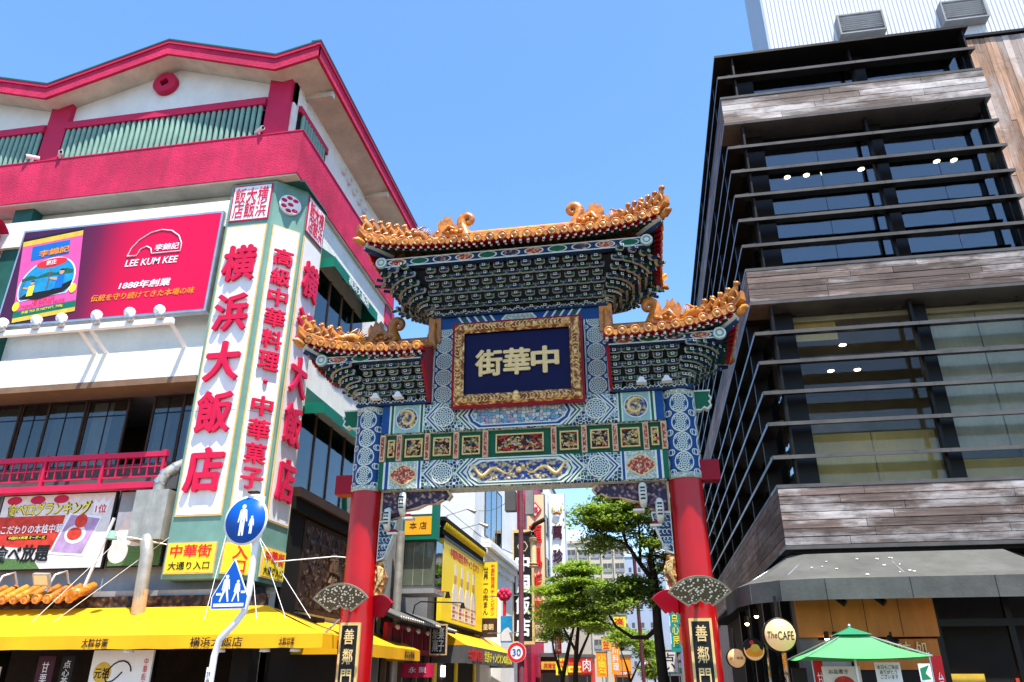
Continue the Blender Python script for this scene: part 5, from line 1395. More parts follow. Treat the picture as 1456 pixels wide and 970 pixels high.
# ================================================================== ROAD SIGN
rs = thing('road_sign', 'bent white pole with a round blue pedestrian sign above a blue crossing sign', 'road sign', (-5.4, 9.5, 0))
MB().tube([(-5.44, 9.5, 0), (-5.42, 9.5, 1.9), (-5.38, 9.5, 2.1), (-5.2, 9.5, 2.28), (-5.1, 9.5, 2.42), (-5.07, 9.5, 2.65), (-5.06, 9.5, 3.9)], .042, 'lamp_white', 14).build('pole', rs)
RFm = Frame((-5.22, 9.43, 3.57), (1, .06, 0), (0, 0, 1))
RFm = Frame((-5.22, 9.43, 3.57), Vector((.99, -.1, 0)), (0, 0, 1))
m = MB(RFm); m.lathe((0, 0, 0), [(.325, -.012), (.325, .004), (.0, .0045)], 'paint_white', 40, 'w'); pd = m.build('round_plate', rs); MB(RFm).lathe((0, 0, 0), [(.3, .004), (.3, .007), (0, .0075)], 'sign_blue', 40, 'w').build('blue_field', pd)
def person2d(mb, x, y, h, w, m, step=.1):
    mb.disc((x, y + h * .91), h * .075, w, m, 14)
    def q(a, b, ra, rb):
        d = Vector((b[0] - a[0], b[1] - a[1])); n_ = Vector((-d.y, d.x)).normalized()
        mb.poly([(a[0] - n_.x * ra, a[1] - n_.y * ra, w), (b[0] - n_.x * rb, b[1] - n_.y * rb, w), (b[0] + n_.x * rb, b[1] + n_.y * rb, w), (a[0] + n_.x * ra, a[1] + n_.y * ra, w)][::-1], m)
    q((x, y + h * .83), (x, y + h * .48), h * .105, h * .085)
    q((x - h * .03, y + h * .5), (x - h * step, y), h * .055, h * .032); q((x + h * .03, y + h * .5), (x + h * step * .8, y), h * .055, h * .032)
    q((x - h * .09, y + h * .8), (x - h * .15, y + h * .42), h * .032, h * .024); q((x + h * .09, y + h * .8), (x + h * .15, y + h * .44), h * .032, h * .024)
m = MB(RFm); person2d(m, -.04, -.2, .42, .010, 'paint_white', .06); person2d(m, .1, -.18, .24, .0105, 'paint_white', .06); m.build('walkers_symbol', pd)
RG = Frame((-5.29, 9.43, 2.66), Vector((.99, -.1, 0)), (0, 0, 1)); pent = [(-.26, -.21), (.26, -.21), (.27, -.06), (0, .42), (-.27, -.06)]
m = MB(RG); m.prism(pent, -.01, .0, 'paint_white'); pp = m.build('crossing_plate', rs)
m = MB(RG); m.prism([(x * .94, -.005 + (y + .005) * .94) for x, y in pent], 0, .003, 'sign_blue'); m.build('blue_field', pp)
m = MB(RG); person2d(m, -.07, -.12, .34, .006, 'paint_white', .2); person2d(m, .1, -.12, .27, .0065, 'paint_white', .2); m.box(-.22, .22, -.18, -.14, .003, .006, 'paint_white'); m.box(-.2, -.13, -.04, -.01, .003, .0055, 'paint_white'); m.box(.16, .22, -.02, .01, .003, .0055, 'paint_white'); m.build('walkers_symbol', pp)
MB(FRONT(-5.15, 9.45, 3.93)).box(-.08, .06, 0, .025, -.03, .05, 'black_metal').build('top_bracket', rs)
m = MB(FRONT(-5.43, 9.45, 1.75)); m.box(-.035, .035, -.25, .02, .0, .004, 'paint_white'); st = m.build('sticker', rs); text('lettering', '29\n歩', FRONT(-5.43, 9.445, 1.65), 'ink_black', st, .05, .14, 0, .002)
# ================================================================== LOUVRED BUILDING
rb = thing('louvred_building', 'black glazed corner building with rows of horizontal louvres and weathered timber bands', 'building', (6, 20, 0))
XL, YF, XR_, YB = 2.67, 15.5, 8.75, 36.0
LZ = [15.7, 13.49, 12.78, 12.08, 11.4, 10.71, 8.51, 7.83, 7.15, 6.47, 5.77]
EDGE = [16.36, 14.98, 14.16, 10.03, 9.19, 5.13, 3.95]
def blade(F, L, z, name='louvre', d=.32, h=.085):
    mb = MB(F); sec = [(z - h, 0), (z - .015, 0), (z + .035, -d), (z - .01, -d)]
    n = 4; mb.add([(u, a, b) for u in (0, L) for a, b in sec], [(i, (i + 1) % n, n + (i + 1) % n, n + i) for i in range(n)] + [(3, 2, 1, 0), (4, 5, 6, 7)], 'black_metal')
    mb.box(0, L, z - h - .004, z - .012, 0, .008, 'louvre_edge')
    return mb.build(name, rb)
for z in LZ:
    blade(FRONT(XL, YF, 0), 6.0 - XL - .006, z); blade(FRONT(6.0, YF, 0), XR_ - 6.0, z)
    for k in range(4):
        y1 = YF + .02 + (YB - YF) * (k + 1) / 4 - .01; blade(SIDEN(XL, y1, 0), (YB - YF) / 4 - .01, z)
for z in EDGE:
    h = .07
    MB().box(XL - .01, XR_, YF - .012, YF + .8, z - .035, z + .035, 'louvre_edge' if z != 16.36 else 'black_metal').build('edge_trim', rb)
    MB().box(XL - .01, XL + .8, YF + .802, YB, z - .035, z + .035, 'black_metal').build('edge_trim', rb)
# timber bands of separate boards
rnd = random.Random(3)
for z0, z1, n in ((14.2, 14.94, 4), (9.23, 9.99, 5), (3.99, 5.09, 7)):
    h = (z1 - z0) / n
    MB().box(XL + .05, XR_, YF + .04, YF + .75, z0, z1, 'black_soft').build('band_core', rb)
    MB().box(XL + .05, XL + .75, YF + .752, YB, z0, z1, 'black_soft').build('band_core', rb)
    for k in range(n):
        a = XL; cuts = sorted([a + rnd.uniform(1.0, 2.6), a + rnd.uniform(3.0, 5.5)]) + [XR_]
        for b in cuts:
            d = rnd.uniform(0, .008)
            MB().box(a + .004, b - .004, YF - d, YF + .035, z0 + h * k + .007, z0 + h * (k + 1) - .007, 'wood_x').build('board', rb); a = b
        a = YF + .04
        while a < YB - .1:
            b = min(YB, a + rnd.uniform(2.6, 4.2)); d = rnd.uniform(0, .008)
            MB().box(XL - d, XL + .035, a + .004, b - .004, z0 + h * k + .005, z0 + h * (k + 1) - .005, 'wood_y').build('board', rb); a = b
# posts and mullions
for z0, z1 in ((14.98, 16.32), (10.06, 14.12), (5.16, 9.15)):
    for x, w in ((3.42, .2), (6.27, .13), (8.9, .2)): MB().box(x - w, x + w, 16.05, 16.35, z0, z1, 'black_metal').build('mullion', rb)
    for x in (6.0,): MB().box(x - .03, x + .03, YF + .26, YF + .4, z0, z1, 'black_metal').build('louvre_post', rb)
    for x in (3.1, 8.62): MB().box(x - .02, x + .02, YF + .06, YF + .3, z0, z1, 'black_metal').build('louvre_post', rb)
    for k in range(8):
        y = 16.6 + 2.7 * k; MB().box(3.3, 3.6, y - .15, y + .15, z0, z1, 'black_metal').build('mullion', rb); MB().box(XL + .02, XL + .3, y - .03, y + .03, z0, z1, 'black_metal').build('louvre_post', rb)
    for a, b in ((3.62, 6.14), (6.4, 8.7)):
        mid = (a + b) / 2
        for p, q in ((a, mid - .006), (mid + .006, b)):
            MB().box(p, q, 16.2, 16.215, z0, z1, 'glass_coated' if z0 > 6 else 'glass_low').build('pane', rb)
    for k in range(8):
        y = 16.75 + 2.7 * k; MB().box(3.45, 3.465, y, y + 2.4, z0, z1, 'glass_dark').build('pane', rb)
# storeys seen through the glass
for z, m in ((14.16, 'black_soft'), (9.19, 'ceiling_tan'), (16.3, 'black_soft')): MB().box(3.5, 16, 16.3, YB, z - .16, z - .04, m).build('ceiling', rb)
for z in (14.9, 9.95, 5.05): MB().box(3.5, 16, 16.3, YB, z - .1, z + .1, 'grey_dark').build('floor_slab', rb)
MB().box(3.6, 16, 21.5, 21.7, 5.15, 9.05, 'blind_grey').build('inner_wall', rb); MB().box(3.6, 16, 20.5, 20.7, 10.05, 14.05, 'dark_int').build('inner_wall', rb)
MB().box(3.6, 16, 17.5, 17.6, 15.0, 16.2, 'blind_grey').build('inner_wall', rb)
MB().box(15.8, 16, 16.3, YB, 5, 16.3, 'dark_int').build('inner_wall', rb)
for a, b, z0, z1, m in ((3.66, 4.86, 5.16, 6.42, 'olive_blind'), (4.88, 6.12, 5.16, 6.42, 'olive_blind'), (6.42, 8.68, 5.16, 5.75, 'olive_blind'), (6.42, 7.5, 6.0, 9.05, 'blind_grey'), (7.52, 8.68, 6.0, 9.05, 'blind_grey'), (3.66, 4.6, 8.6, 9.05, 'olive_blind')):
    MB().grid(24, 1, lambda u, v: (a + (b - a) * u, 16.42 + .012 * math.sin(u * 60), z0 + (z1 - z0) * v), m).build('blind', rb)
for x, y, z in [(4.47, 17.71, 13.98), (4.96, 17.7, 13.98), (6.34, 17.68, 13.98), (8.2, 17.66, 13.98), (8.62, 17.68, 13.98), (5.03, 17.7, 9.0), (5.03, 19.14, 8.9), (5.68, 19.16, 8.9)]:
    m = MB(FRONT(x, y, z)); m.lathe((0, 0, 0), [(.09, -.01), (.09, .04)], 'lamp_white', 14); l = m.build('downlight', rb); MB(FRONT(x, y, z)).lathe((0, 0, 0), [(.075, -.016), (.075, -.012)], 'lamp_glow', 14).build('bulb', l)
# interior red pennant and stair rail glimpsed on the upper floor
MB(FRONT(7.9, 16.9, 11.2)).poly([(-.12, .2, 0), (.12, .2, 0), (0, -.1, 0)], 'ink_red').build('pennant', rb)
# back, core and roof
MB().box(3.7, 16, YB - .2, YB, 0, 16.3, 'black_soft').build('wall', rb)
MB().box(XL + .1, 16, YF + .9, YB, 16.4, 16.5, 'grey_dark').build('flat_roof', rb)
# vertical boarded wall beyond the louvres
x = 8.8
while x < 15:
    w = rnd.uniform(.12, .17); z = 3.95; tops = [rnd.uniform(7, 9.5), rnd.uniform(11.5, 14), 16.3]
    for t_ in tops:
        MB().box(x + .003, x + w - .003, 15.92 - rnd.uniform(0, .008), 15.98, z + .004, t_ - .004, 'wood_z').build('board', rb); z = t_
    x += w
MB().box(8.76, 15.2, 15.98, 16.2, 3.95, 16.34, 'black_soft').build('wall', rb); MB().box(8.76, 15.2, 15.86, 16.2, 16.34, 16.42, 'black_metal').build('coping', rb)
# white plant room set back on the roof
mb = MB(); mb.box(4.86, 22, 18.5, 20.4, 16.5, 28, 'corrugated'); mb.build('plant_room', rb)
MB().box(4.8, 4.88, 18.46, 20.42, 16.5, 28.02, 'bluegrey_wall').build('plant_room_shade_side', rb)  # side face in shade: the blue-grey stands for shade on the white siding
for a, b in ((6.83, 8.13), (9.73, 10.93)):
    F = FRONT(a, 18.5, 19.2); w = b - a; h = .78; mb = MB(F)
    for u0, u1, v0, v1 in ((0, w, 0, .05), (0, w, h - .05, h), (0, .05, .05, h - .05), (w - .05, w, .05, h - .05)): mb.box(u0, u1, v0, v1, 0, .32, 'grey_wall')
    mb.box(.05, w - .05, .05, h - .05, 0, .05, 'black_soft'); v = mb.build('roof_vent', rb)
    for k in range(8): MB(F).add([(.05, .09 + .08 * k, .315), (w - .05, .09 + .08 * k, .315), (w - .05, .15 + .08 * k, .18), (.05, .15 + .08 * k, .18)], [(0, 1, 2, 3)], 'paint_white').build('slat', v)
# ---- ground floor
MB().box(2.9, 16, 16.6, 16.8, 0, 3.95, 'dark_int').build('shop_back_wall', rb)
MB().box(2.8, 15.9, 15.6, 35.9, 3.85, 3.93, 'black_soft').build('shop_ceiling', rb)
MB().box(3.3, 3.5, 16.8, YB, 0, 3.9, 'dark_int').build('side_shopfront', rb)
for y in (17.5, 20.0, 23, 26, 29): MB().box(3.1, 3.32, y - .08, y + .08, .12, 3.9, 'black_metal').build('side_post', rb)
for k in range(4): MB().box(3.27, 3.29, 17.8 + 2.9 * k, 19.8 + 2.9 * k, .3, 2.6, 'glass_dark').build('pane', rb)
MB().box(2.62, 2.95, 15.25, 15.6, .12, 3.1, 'grey_dark').build('corner_pier', rb)
cw = MB().box(2.62, 4.95, 15.12, 15.24, 2.33, 3.2, 'cafe_wood').build('timber_fascia', rb)
for x in (3.2, 3.78, 4.36): MB().box(x - .004, x + .004, 15.113, 15.12, 2.34, 3.19, 'brown_dark').build('joint', cw)
MB().box(3.55, 4.95, 15.3, 15.4, 1.8, 2.3, 'cafe_wood').build('timber_panel', rb)
for k, ch in enumerate('甘味処'): text('lettering', ch, FRONT(4.1 + .28 * k, 15.29, 2.12), 'gold_paint', rb, .22, .26, .012, .02)
MB().box(4.95, 9, 16.1, 16.2, .12, 3.7, 'dark_int').build('dark_front', rb)
for x in (5.0, 6.2, 7.4, 8.6): MB().box(x - .05, x + .05, 15.3, 15.4, .12, 3.7, 'black_metal').build('front_post', rb)
MB().box(4.95, 9, 15.28, 15.42, 2.5, 2.62, 'black_metal').build('front_transom', rb)
for x, z, m in ((5.5, 1.62, 'gold_print'), (6.7, 1.55, 'photo_red')): MB().box(x - .35, x + .35, 16.05, 16.09, z - .12, z + .12, m).build('inner_sign', rb)
MB().box(3.55, 4.9, 15.35, 15.5, 1.1, 1.8, 'dark_int').build('counter_front', rb)
MB().box(2.96, 3.5, 15.5, 15.6, .12, 2.3, 'grey_wall').build('panel', rb)
# grey awning round the corner
ga = thing('shop_awning', 'weathered grey canvas awning with rounded corner over the cafe front', 'awning', (4, 14.8, 3.2))
LO = [(1.6, 17.2), (1.63, 15.24), (1.8, 14.6), (2.25, 14.12), (2.96, 13.95), (4.3, 13.95), (5.6, 13.95), (6.95, 13.95)]
HI = [(2.66, 17.2), (2.68, 15.9), (2.74, 15.62), (3.0, 15.5), (3.5, 15.46), (4.4, 15.46), (5.4, 15.46), (6.45, 15.46)]
mb = MB(); nn = len(LO); S_ = 5; vs = []
for (a, b), (c, d) in zip(LO, HI):
    for k in range(S_ + 1):
        t = k / S_; vs.append((a + (c - a) * t, b + (d - b) * t, 3.2 + .62 * t - .05 * math.sin(math.pi * t)))
mb.add(vs, [(i * (S_ + 1) + k, (i + 1) * (S_ + 1) + k, (i + 1) * (S_ + 1) + k + 1, i * (S_ + 1) + k + 1) for i in range(nn - 1) for k in range(S_)], 'grey_canvas', False); mb.build('canvas', ga)
mb = MB(); vs = [(x, y - (.003 if False else 0), z) for x, y in LO for z in (3.2, 2.86)]
mb.add(vs, [(2 * i, 2 * i + 1, 2 * i + 3, 2 * i + 2) for i in range(nn - 1)], 'grey_canvas'); mb.build('valance', ga)
mb = MB(); mb.add([(6.95, 13.95, 3.2), (6.45, 15.46, 3.82), (6.95, 15.46, 3.2), (6.95, 13.95, 2.86), (6.95, 15.46, 2.86)], [(0, 2, 1), (0, 3, 4, 2)], 'grey_canvas'); mb.build('end_flap', ga)
for a, b in LO[1:-1]: MB().tube([(a, b - .004, 3.2), (a, b - .004, 2.86)], .012, 'grey_canvas', 5).build('seam', ga)
MB().tube([(a + .03, b + .03, 3.17) for a, b in LO], .02, 'steel', 6).build('awning_rail', ga)
for (a, b), (c, d) in list(zip(LO, HI))[1::2]: MB().tube([(a + .02, b + .02, 3.16), (c, d, 3.76)], .018, 'steel', 6).build('awning_arm', ga)
rn = random.Random(5)
for k in range(14):
    t = rn.uniform(.1, .8); x = rn.uniform(2.9, 4.6); y = 13.95 + 1.5 * t; z = 3.2 + .62 * t - .05 * math.sin(math.pi * t) + .004
    m = MB(); r = rn.uniform(.012, .028); m.add([(x + r * math.cos(a), y + r * 1.3 * math.sin(a), z + .012 + r * 1.3 * math.sin(a) * .41) for a in [2 * math.pi * q / 7 for q in range(7)]], [tuple(range(7))], 'paint_white'); m.build('bird_dropping', ga)
aw2 = awning('shop_awning', 'plain grey canvas awning beside the cafe awning, over the dark shopfront', FRONT(7.2, 15.46, 3.84), 5, 1.5, .6, .34, 'grey_canvas', 'grey_canvas', panels=3)
# round hanging signs
def round_sign(x, y, z, r, label, txt, tw_, th_):
    t = thing('round_sign', label, 'sign', (x, y, z - r)); F = Frame((x, y, z), (1, .08, 0), (0, 0, 1))
    MB(F).lathe((0, 0, 0), [(r, -.06), (r * 1.02, -.05), (r * 1.02, .05), (r * .95, .055)], 'black_metal', 36, 'w').build('rim', t)
    MB(F).lathe((0, 0, 0), [(r * .93, .05), (r * .93, .058), (0, .059)], 'lightbox', 36, 'w').build('face', t)
    MB(F).box(-.02, .02, r, r + .35, -.02, .02, 'black_metal').build('hanger', t)
    return t, F
t, F = round_sign(2.12, 14.1, 2.32, .27, 'round cream light-up cafe sign hanging under the grey awning', '', 0, 0)
text('lettering', 'The', F.at(-.13, .0, .06), 'ink_black', t, .16, .11, .004, .003, .2); text('lettering', 'CAFE', F.at(.09, -.01, .06), 'ink_black', t, .26, .14, .008, .003)
t, F = round_sign(1.5, 15.4, 2.0, .17, 'small round orange light-up sign with lettering beside the red column', '', 0, 0)
text('lettering', '甘・喫茶', F.at(0, 0, .06), 'ink_black', t, .24, .05, .004, .003)
t, F = round_sign(1.79, 15.1, 2.13, .19, 'small round sign with a picture of an orange noodle bowl', '', 0, 0)
m = MB(F); m.disc((0, .05), .17, .061, 'dark_int', 24, 1, .8); m.disc((0, -.04), .15, .064, 'ink_orange', 20, 1, .55); m.disc((.02, .03), .08, .066, 'gold_print', 12, 1, .8); m.disc((-.03, .12), .04, .066, 'ink_red', 10); m.build('bowl_print', t)
# parasol
pa = thing('parasol', 'green square parasol standing below the grey cafe awning', 'parasol', (3.12, 13.55, 0))
PFm = Frame((3.12, 13.55, 0), (1, 0, 0), (0, 0, 1)); hw = .87
MB(PFm).cyl((0, .05, 0), (0, 2.4, 0), .022, 'steel').build('pole', pa); MB(PFm).lathe((0, 0, 0), [(.28, .02), (.28, .08), (.05, .12)], 'grey_dark', 20).build('base', pa)
co = [(-hw, 1.95, hw), (hw, 1.95, hw), (hw, 1.95, -hw), (-hw, 1.95, -hw)]
for k in range(4):
    a, b = co[k], co[(k + 1) % 4]; mb = MB(PFm)
    def fn(u, v):
        e = [a[i] + (b[i] - a[i]) * u for i in range(3)]; q = 1 - v * .86
        return (e[0] * q, e[1] + (2.32 - 1.95) * v - .05 * math.sin(math.pi * v) - .035 * math.sin(math.pi * u) * (1 - v), e[2] * q)
    mb.grid(10, 6, fn, 'parasol_green'); mb.build('canopy_panel', pa)
    MB(PFm).tube([a, (a[0] * .14, 2.3, a[2] * .14)], .012, 'steel', 5).build('rib', pa)
mb = MB(PFm); q = .3
for k in range(4):
    a, b = co[k], co[(k + 1) % 4]; mb.add([(a[0] * q, 2.28, a[2] * q), (b[0] * q, 2.28, b[2] * q), (0, 2.4, 0)], [(0, 1, 2)], 'parasol_top')
mb.build('vent_cap', pa); MB(PFm).ball((0, 2.42, 0), .03, 'steel').build('finial', pa)
# shop clutter under the parasol
for k, (x, y, z0, z1, w, m, lb_, tx) in enumerate(((2.72, 14.4, .3, 2.0, .14, 'ink_red', 'narrow red banner with white characters beside the cafe pier', '甘味喫茶'), (4.58, 14.4, .3, 2.0, .16, 'ink_red', 'narrow red banner with a round crest under the parasol edge', '台湾茶'))):
    t = thing('shop_banner', lb_, 'banner', (x, y, 0)); F = FRONT(x, y, 0); MB(F).tube([(-w / 2 - .02, .0, 0), (-w / 2 - .02, z1 + .05, 0)], .01, 'lamp_white', 6).build('pole', t)
    MB(F).grid(4, 10, lambda a, b: (-w / 2 + w * a, z0 + (z1 - z0) * b, .02 * math.sin(b * 7)), m).build('cloth', t); text('lettering', vtext(tx), F.at(.0, 1.35, .03), 'ink_white', t, .09, .8, .004, .003)
t = thing('shop_notice', 'white paper notice with handwritten lines on the cafe counter', 'sign', (3.66, 13.9, 1.2)); F = FRONT(3.66, 13.85, 1.75); MB(F).box(-.19, .19, -.16, .14, -.008, 0, 'paint_white').build('sheet', t)
text('lettering', '本日もご来店\nありがとう\nございます', F.at(0, 0, .001), 'ink_black', t, .32, .2, 0, .002); MB(F).cyl((0, -1.72, -.03), (0, -.14, -.03), .012, 'steel').build('stand', t)
t = thing('shop_notice', 'framed menu board with a red bowl picture behind the parasol pole', 'sign', (3.05, 14.2, 1.2)); F = FRONT(3.05, 14.3, 1.62); MB(F).box(-.3, .3, -.4, .22, -.02, 0, 'photo_white').build('board', t); m = MB(F); m.disc((.02, -.06), .17, .004, 'photo_red', 20, 1, .8); m.build('bowl_print', t); text('lettering', 'お品書き', F.at(-.05, .14, .003), 'ink_black', t, .3, .07, 0, .002); MB(F).cyl((0, -1.6, -.04), (0, -.38, -.04), .014, 'steel').build('stand', t)
t = thing('shop_notice', 'small green and white notice on the cafe counter near the red banner', 'sign', (4.2, 13.9, 1.2)); F = FRONT(4.22, 13.9, 1.75); MB(F).box(-.09, .09, -.14, .12, -.008, 0, 'paint_white').build('sheet', t); MB(F).prism([(-.07, .05), (.07, .1), (.0, -.02), (.07, -.1), (-.07, -.12)], 0, .003, 'parasol_top').build('print', t); MB(F).cyl((0, -1.72, -.03), (0, -.12, -.03), .012, 'steel').build('stand', t)
t = thing('shop_notice', 'dark chalkboard with white curls leaning by the grey cafe panel', 'sign', (2.35, 14.4, 1)); F = FRONT(2.4, 14.4, 1.62); MB(F).box(-.12, .12, -1.5, .2, -.03, 0, 'black_metal').build('board', t); m = MB(F)
for k in range(3): m.tube([(-.05 + .05 * math.cos(a), -.06 - .1 * k + .035 * math.sin(a), .004) for a in [x * .6 for x in range(9)]], .006, 'ink_white', 4)
m.build('chalk_drawing', t)
for k, (x, y, z) in enumerate(((3.35, 14.9, 2.95), (4.02, 14.95, 2.95), (4.1, 14.95, 2.3))):
    t = thing('track_light', 'black track light %s' % ('high on the orange fascia beside the cafe sign', 'high on the orange fascia above the parasol top', 'low below the orange fascia by the gilt lettering')[k], 'lamp', (x, y, z), 'track lights of the cafe'); F = FRONT(x, y, z); MB(F).tube([(0, .1, 0), (0, 0, 0)], .02, 'black_metal', 6).build('stem', t); MB(F).tube([(-.05, .02, -.03), (.07, -.08, .05)], [.04, .065], 'black_metal', 10).build('head', t)
for k, (x, y, z) in enumerate(((1.95, 15.4, 2.72), (1.78, 15.5, 2.6), (3.05, 15.0, 2.3), (3.2, 15.05, 2.3))):
    t = thing('small_downlight', ('upper lit downlight of the pair beside the cafe sign', 'lower lit downlight of the pair near the small round signs', 'lit downlight under the timber fascia by the pier', 'lit downlight under the timber fascia beside the parasol')[k], 'lamp', (x, y, z), 'lit downlights of the cafe entrance'); F = FRONT(x, y, z); MB(F).tube([(0, .12, 0), (0, .0, 0)], .04, 'black_metal', 10).build('housing', t); MB(F).ball((0, -.005, 0), .036, 'lamp_glow', 10, 6).build('bulb', t)
# ================================================================== STREET BEYOND THE GATE
def block(name, label, x0, x1, y0, y1, h, m, cat='building', roofm='grey_dark'):
    t = thing(name, label, cat, ((x0 + x1) / 2, (y0 + y1) / 2, 0))
    MB().box(x0, x1, y0, y1, 0, h, m).build('wall', t); MB().box(x0 - .1, x1 + .1, y0 - .1, y1 + .1, h, h + .25, roofm).build('parapet', t)
    return t
def wwin(t, F, w, h, frame='grey_dark', pane='glass_dark', n=1, curtain=None):
    mb = MB(F); e = .05
    mb.box(-w / 2, w / 2, -h / 2, h / 2, -.01, .02, 'dark_int')
    for a, b, c, d in ((-w / 2, w / 2, h / 2 - e, h / 2), (-w / 2, w / 2, -h / 2, -h / 2 + e), (-w / 2, -w / 2 + e, -h / 2 + e, h / 2 - e), (w / 2 - e, w / 2, -h / 2 + e, h / 2 - e)): mb.box(a, b, c, d, .02, .07, frame)
    f = mb.build('window', t)
    for k in range(n):
        a = -w / 2 + e + (w - 2 * e) * k / n; b = -w / 2 + e + (w - 2 * e) * (k + 1) / n
        MB(F).box(a + .01, b - .01, -h / 2 + e, h / 2 - e, .04, .05, pane).build('pane', f)
        if k: MB(F).box(a - .02, a + .02, -h / 2 + e, h / 2 - e, .021, .068, frame).build('mullion', f)
    return f
# --- dark shop next to the restaurant
d1 = block('shop_building', 'narrow grey rendered shop building behind the green framed sign box', -14, -8.3, 24.1, 29.4, 8.2, 'grey_wall')
b_ = MB(FRONT(-8.3, 25.1, 4.4)); b_.box(.3, 1.4, 0, 1.6, -1.0, 0, 'grey_dark'); bay = b_.build('bay_window', d1)
for a, b in ((.34, .66), (.68, 1.0), (1.02, 1.36)): MB(FRONT(-8.3, 25.1, 4.4)).box(a, b, .12, 1.5, .002, .012, 'glass_clear').build('pane', bay)
MB(FRONT(-8.3, 25.1, 4.4)).box(.34, 1.36, .12, 1.5, -.0, .001, 'blind_grey').build('blind', bay)
for k in range(1): MB(SIDE(-6.9, 25.2 + 1.2 * k, 4.5)).box(0, .8, .05, 1.45, .002, .014, 'glass_dark').build('pane', bay)
MB().box(-8.15, -6.85, 24.95, 26.3, 4.25, 4.4, 'grey_wall').build('sill', d1)
MB().cyl((-8.0, 24.7, 0), (-8.0, 24.7, 6.2), .14, 'duct').build('drain_pipe', d1)
hs = thing('sign_box', 'green framed sign box with a yellow panel above the bay window', 'sign', (-7.4, 25, 5.95)); F = FRONT(-8.0, 24.85, 5.95)
MB(F).box(0, 1.16, 0, 1.66, -.5, 0, 'green_sign').build('box', hs); MB(F).box(.08, 1.0, .84, 1.6, 0, .01, 'paint_white').build('white_panel', hs); yp = MB(F).box(.08, 1.0, .16, .76, 0, .012, 'orange_panel').build('yellow_panel', hs)
text('lettering', '本 店', F.at(.54, .46, .013), 'ink_black', yp, .6, .24, .0, .004)
# tiled canopy with red frieze and black board
cn = thing('shop_canopy', 'small black tiled canopy with red lattice frieze over the second shop', 'canopy', (-8, 26, 3)); F = SIDE(-8.35, 22.6, 3.55)
MB(F).add([(0, -.25, 1.15), (6.9, -.25, 1.15), (6.9, .2, 0), (0, .2, 0), (0, -.32, 1.15), (6.9, -.32, 1.15), (6.9, .1, 0), (0, .1, 0)], [(0, 1, 2, 3), (7, 6, 5, 4), (0, 4, 5, 1), (0, 3, 7, 4), (1, 5, 6, 2)], 'black_soft').build('roof', cn)
for k in range(30):
    u = .12 + .235 * k; MB(F).tube([(u, -.22, 1.16), (u, .24, 0)], .055, 'grey_dark', 6).build('barrel_tile', cn); MB(F).lathe((u, -.21, 1.16), [(.055, 0), (.05, .02)], 'duct', 8, 'w').build('tile_cap', cn)
MB(F).box(.5, 6.6, -1.1, -.3, .5, .62, 'red_flat').build('frieze', cn)
for k in range(5):
    u = 1.0 + 1.15 * k; mb = MB(F); mb.box(u, u + .9, -.95, -.42, .62, .64, 'violet_dark'); o = mb.build('lattice_panel', cn)
    for q in range(5): MB(F).box(u + .08 + .18 * q, u + .11 + .18 * q, -.93, -.44, .64, .66, 'red_flat').build('lattice_bar', o)
    MB(F).ball((u + .45, -.38, .62), .16, 'photo_white', 10, 6, (1.4, .6, .4)).build('cloud', o)
t = thing('name_board', 'black upright name board with silver characters under the tiled canopy', 'sign', (-7.4, 27.4, 2.4)); F = FRONT(-7.55, 27.2, 2.45); MB(F).box(0, .62, 0, 1.0, -.05, 0, 'tan_edge').build('frame', t); MB(F).box(.05, .57, .05, .95, 0, .006, 'ink_black').build('face', t); text('lettering', '聚楽\n菓子', F.at(.31, .5, .007), 'steel', t, .42, .78, .02, .02, line=.95)
sh = thing('shopfront', 'dark shop interior with a red hanging cloth behind the second yellow awning', 'shopfront', (-8.4, 24, 0)); MB().box(-8.32, -8.25, 24.2, 29.3, .12, 3.0, 'dark_int').build('recess', sh)
for y in (24.3, 26.0, 27.7, 29.2): MB().box(-8.25, -8.1, y - .07, y + .07, .12, 2.9, 'brown_frame').build('post', sh)
F = FRONT(-8.1, 25.9, 1.75); MB(F).grid(10, 3, lambda a, b: (.0 + 1.1 * a, .42 * b, .02 * math.sin(a * 20)), 'magenta_smooth').build('cloth', sh); text('lettering', '永 聚', F.at(.55, .22, .03), 'ink_white', sh, .6, .18, .005, .003)
# second yellow awning (side street)
a2 = awning('shop_awning', 'yellow awning on the restaurant side wall just behind the red column', SIDE(-8.45, 18.2, 3.05), 6.3, 1.35, .55, .3, 'yellow_awning', 'yellow_awning', panels=4)
text('lettering', '横浜大飯店\nお土産売場', SIDE(-8.45, 18.2, 3.05).at(5.2, -.7, 1.365), 'ink_black', a2, 1.0, .2, .003, .004, line=.85)
for k, (y, z) in enumerate(((25.2, 4.25), (27.4, 4.1))):
    t = thing('arm_lamp', ('red rod arm lamp on the grey wall below the bay window', 'black curled arm lamp beside the yellow billboard')[k], 'lamp', (-8.3, y, z))
    MB().tube([(-8.3, y, z - .5), (-8.2, y, z), (-8.0, y, z + .12), (-6.6, y + .4, z + .1)], .025, ('ink_red', 'black_metal')[k], 6).build('rod', t)
    m = MB(FRONT(-6.55, y + .4, z)); m.lathe((0, 0, 0), [(.1, -.1), (.05, .1)], 'black_metal', 10); m.build('shade', t)
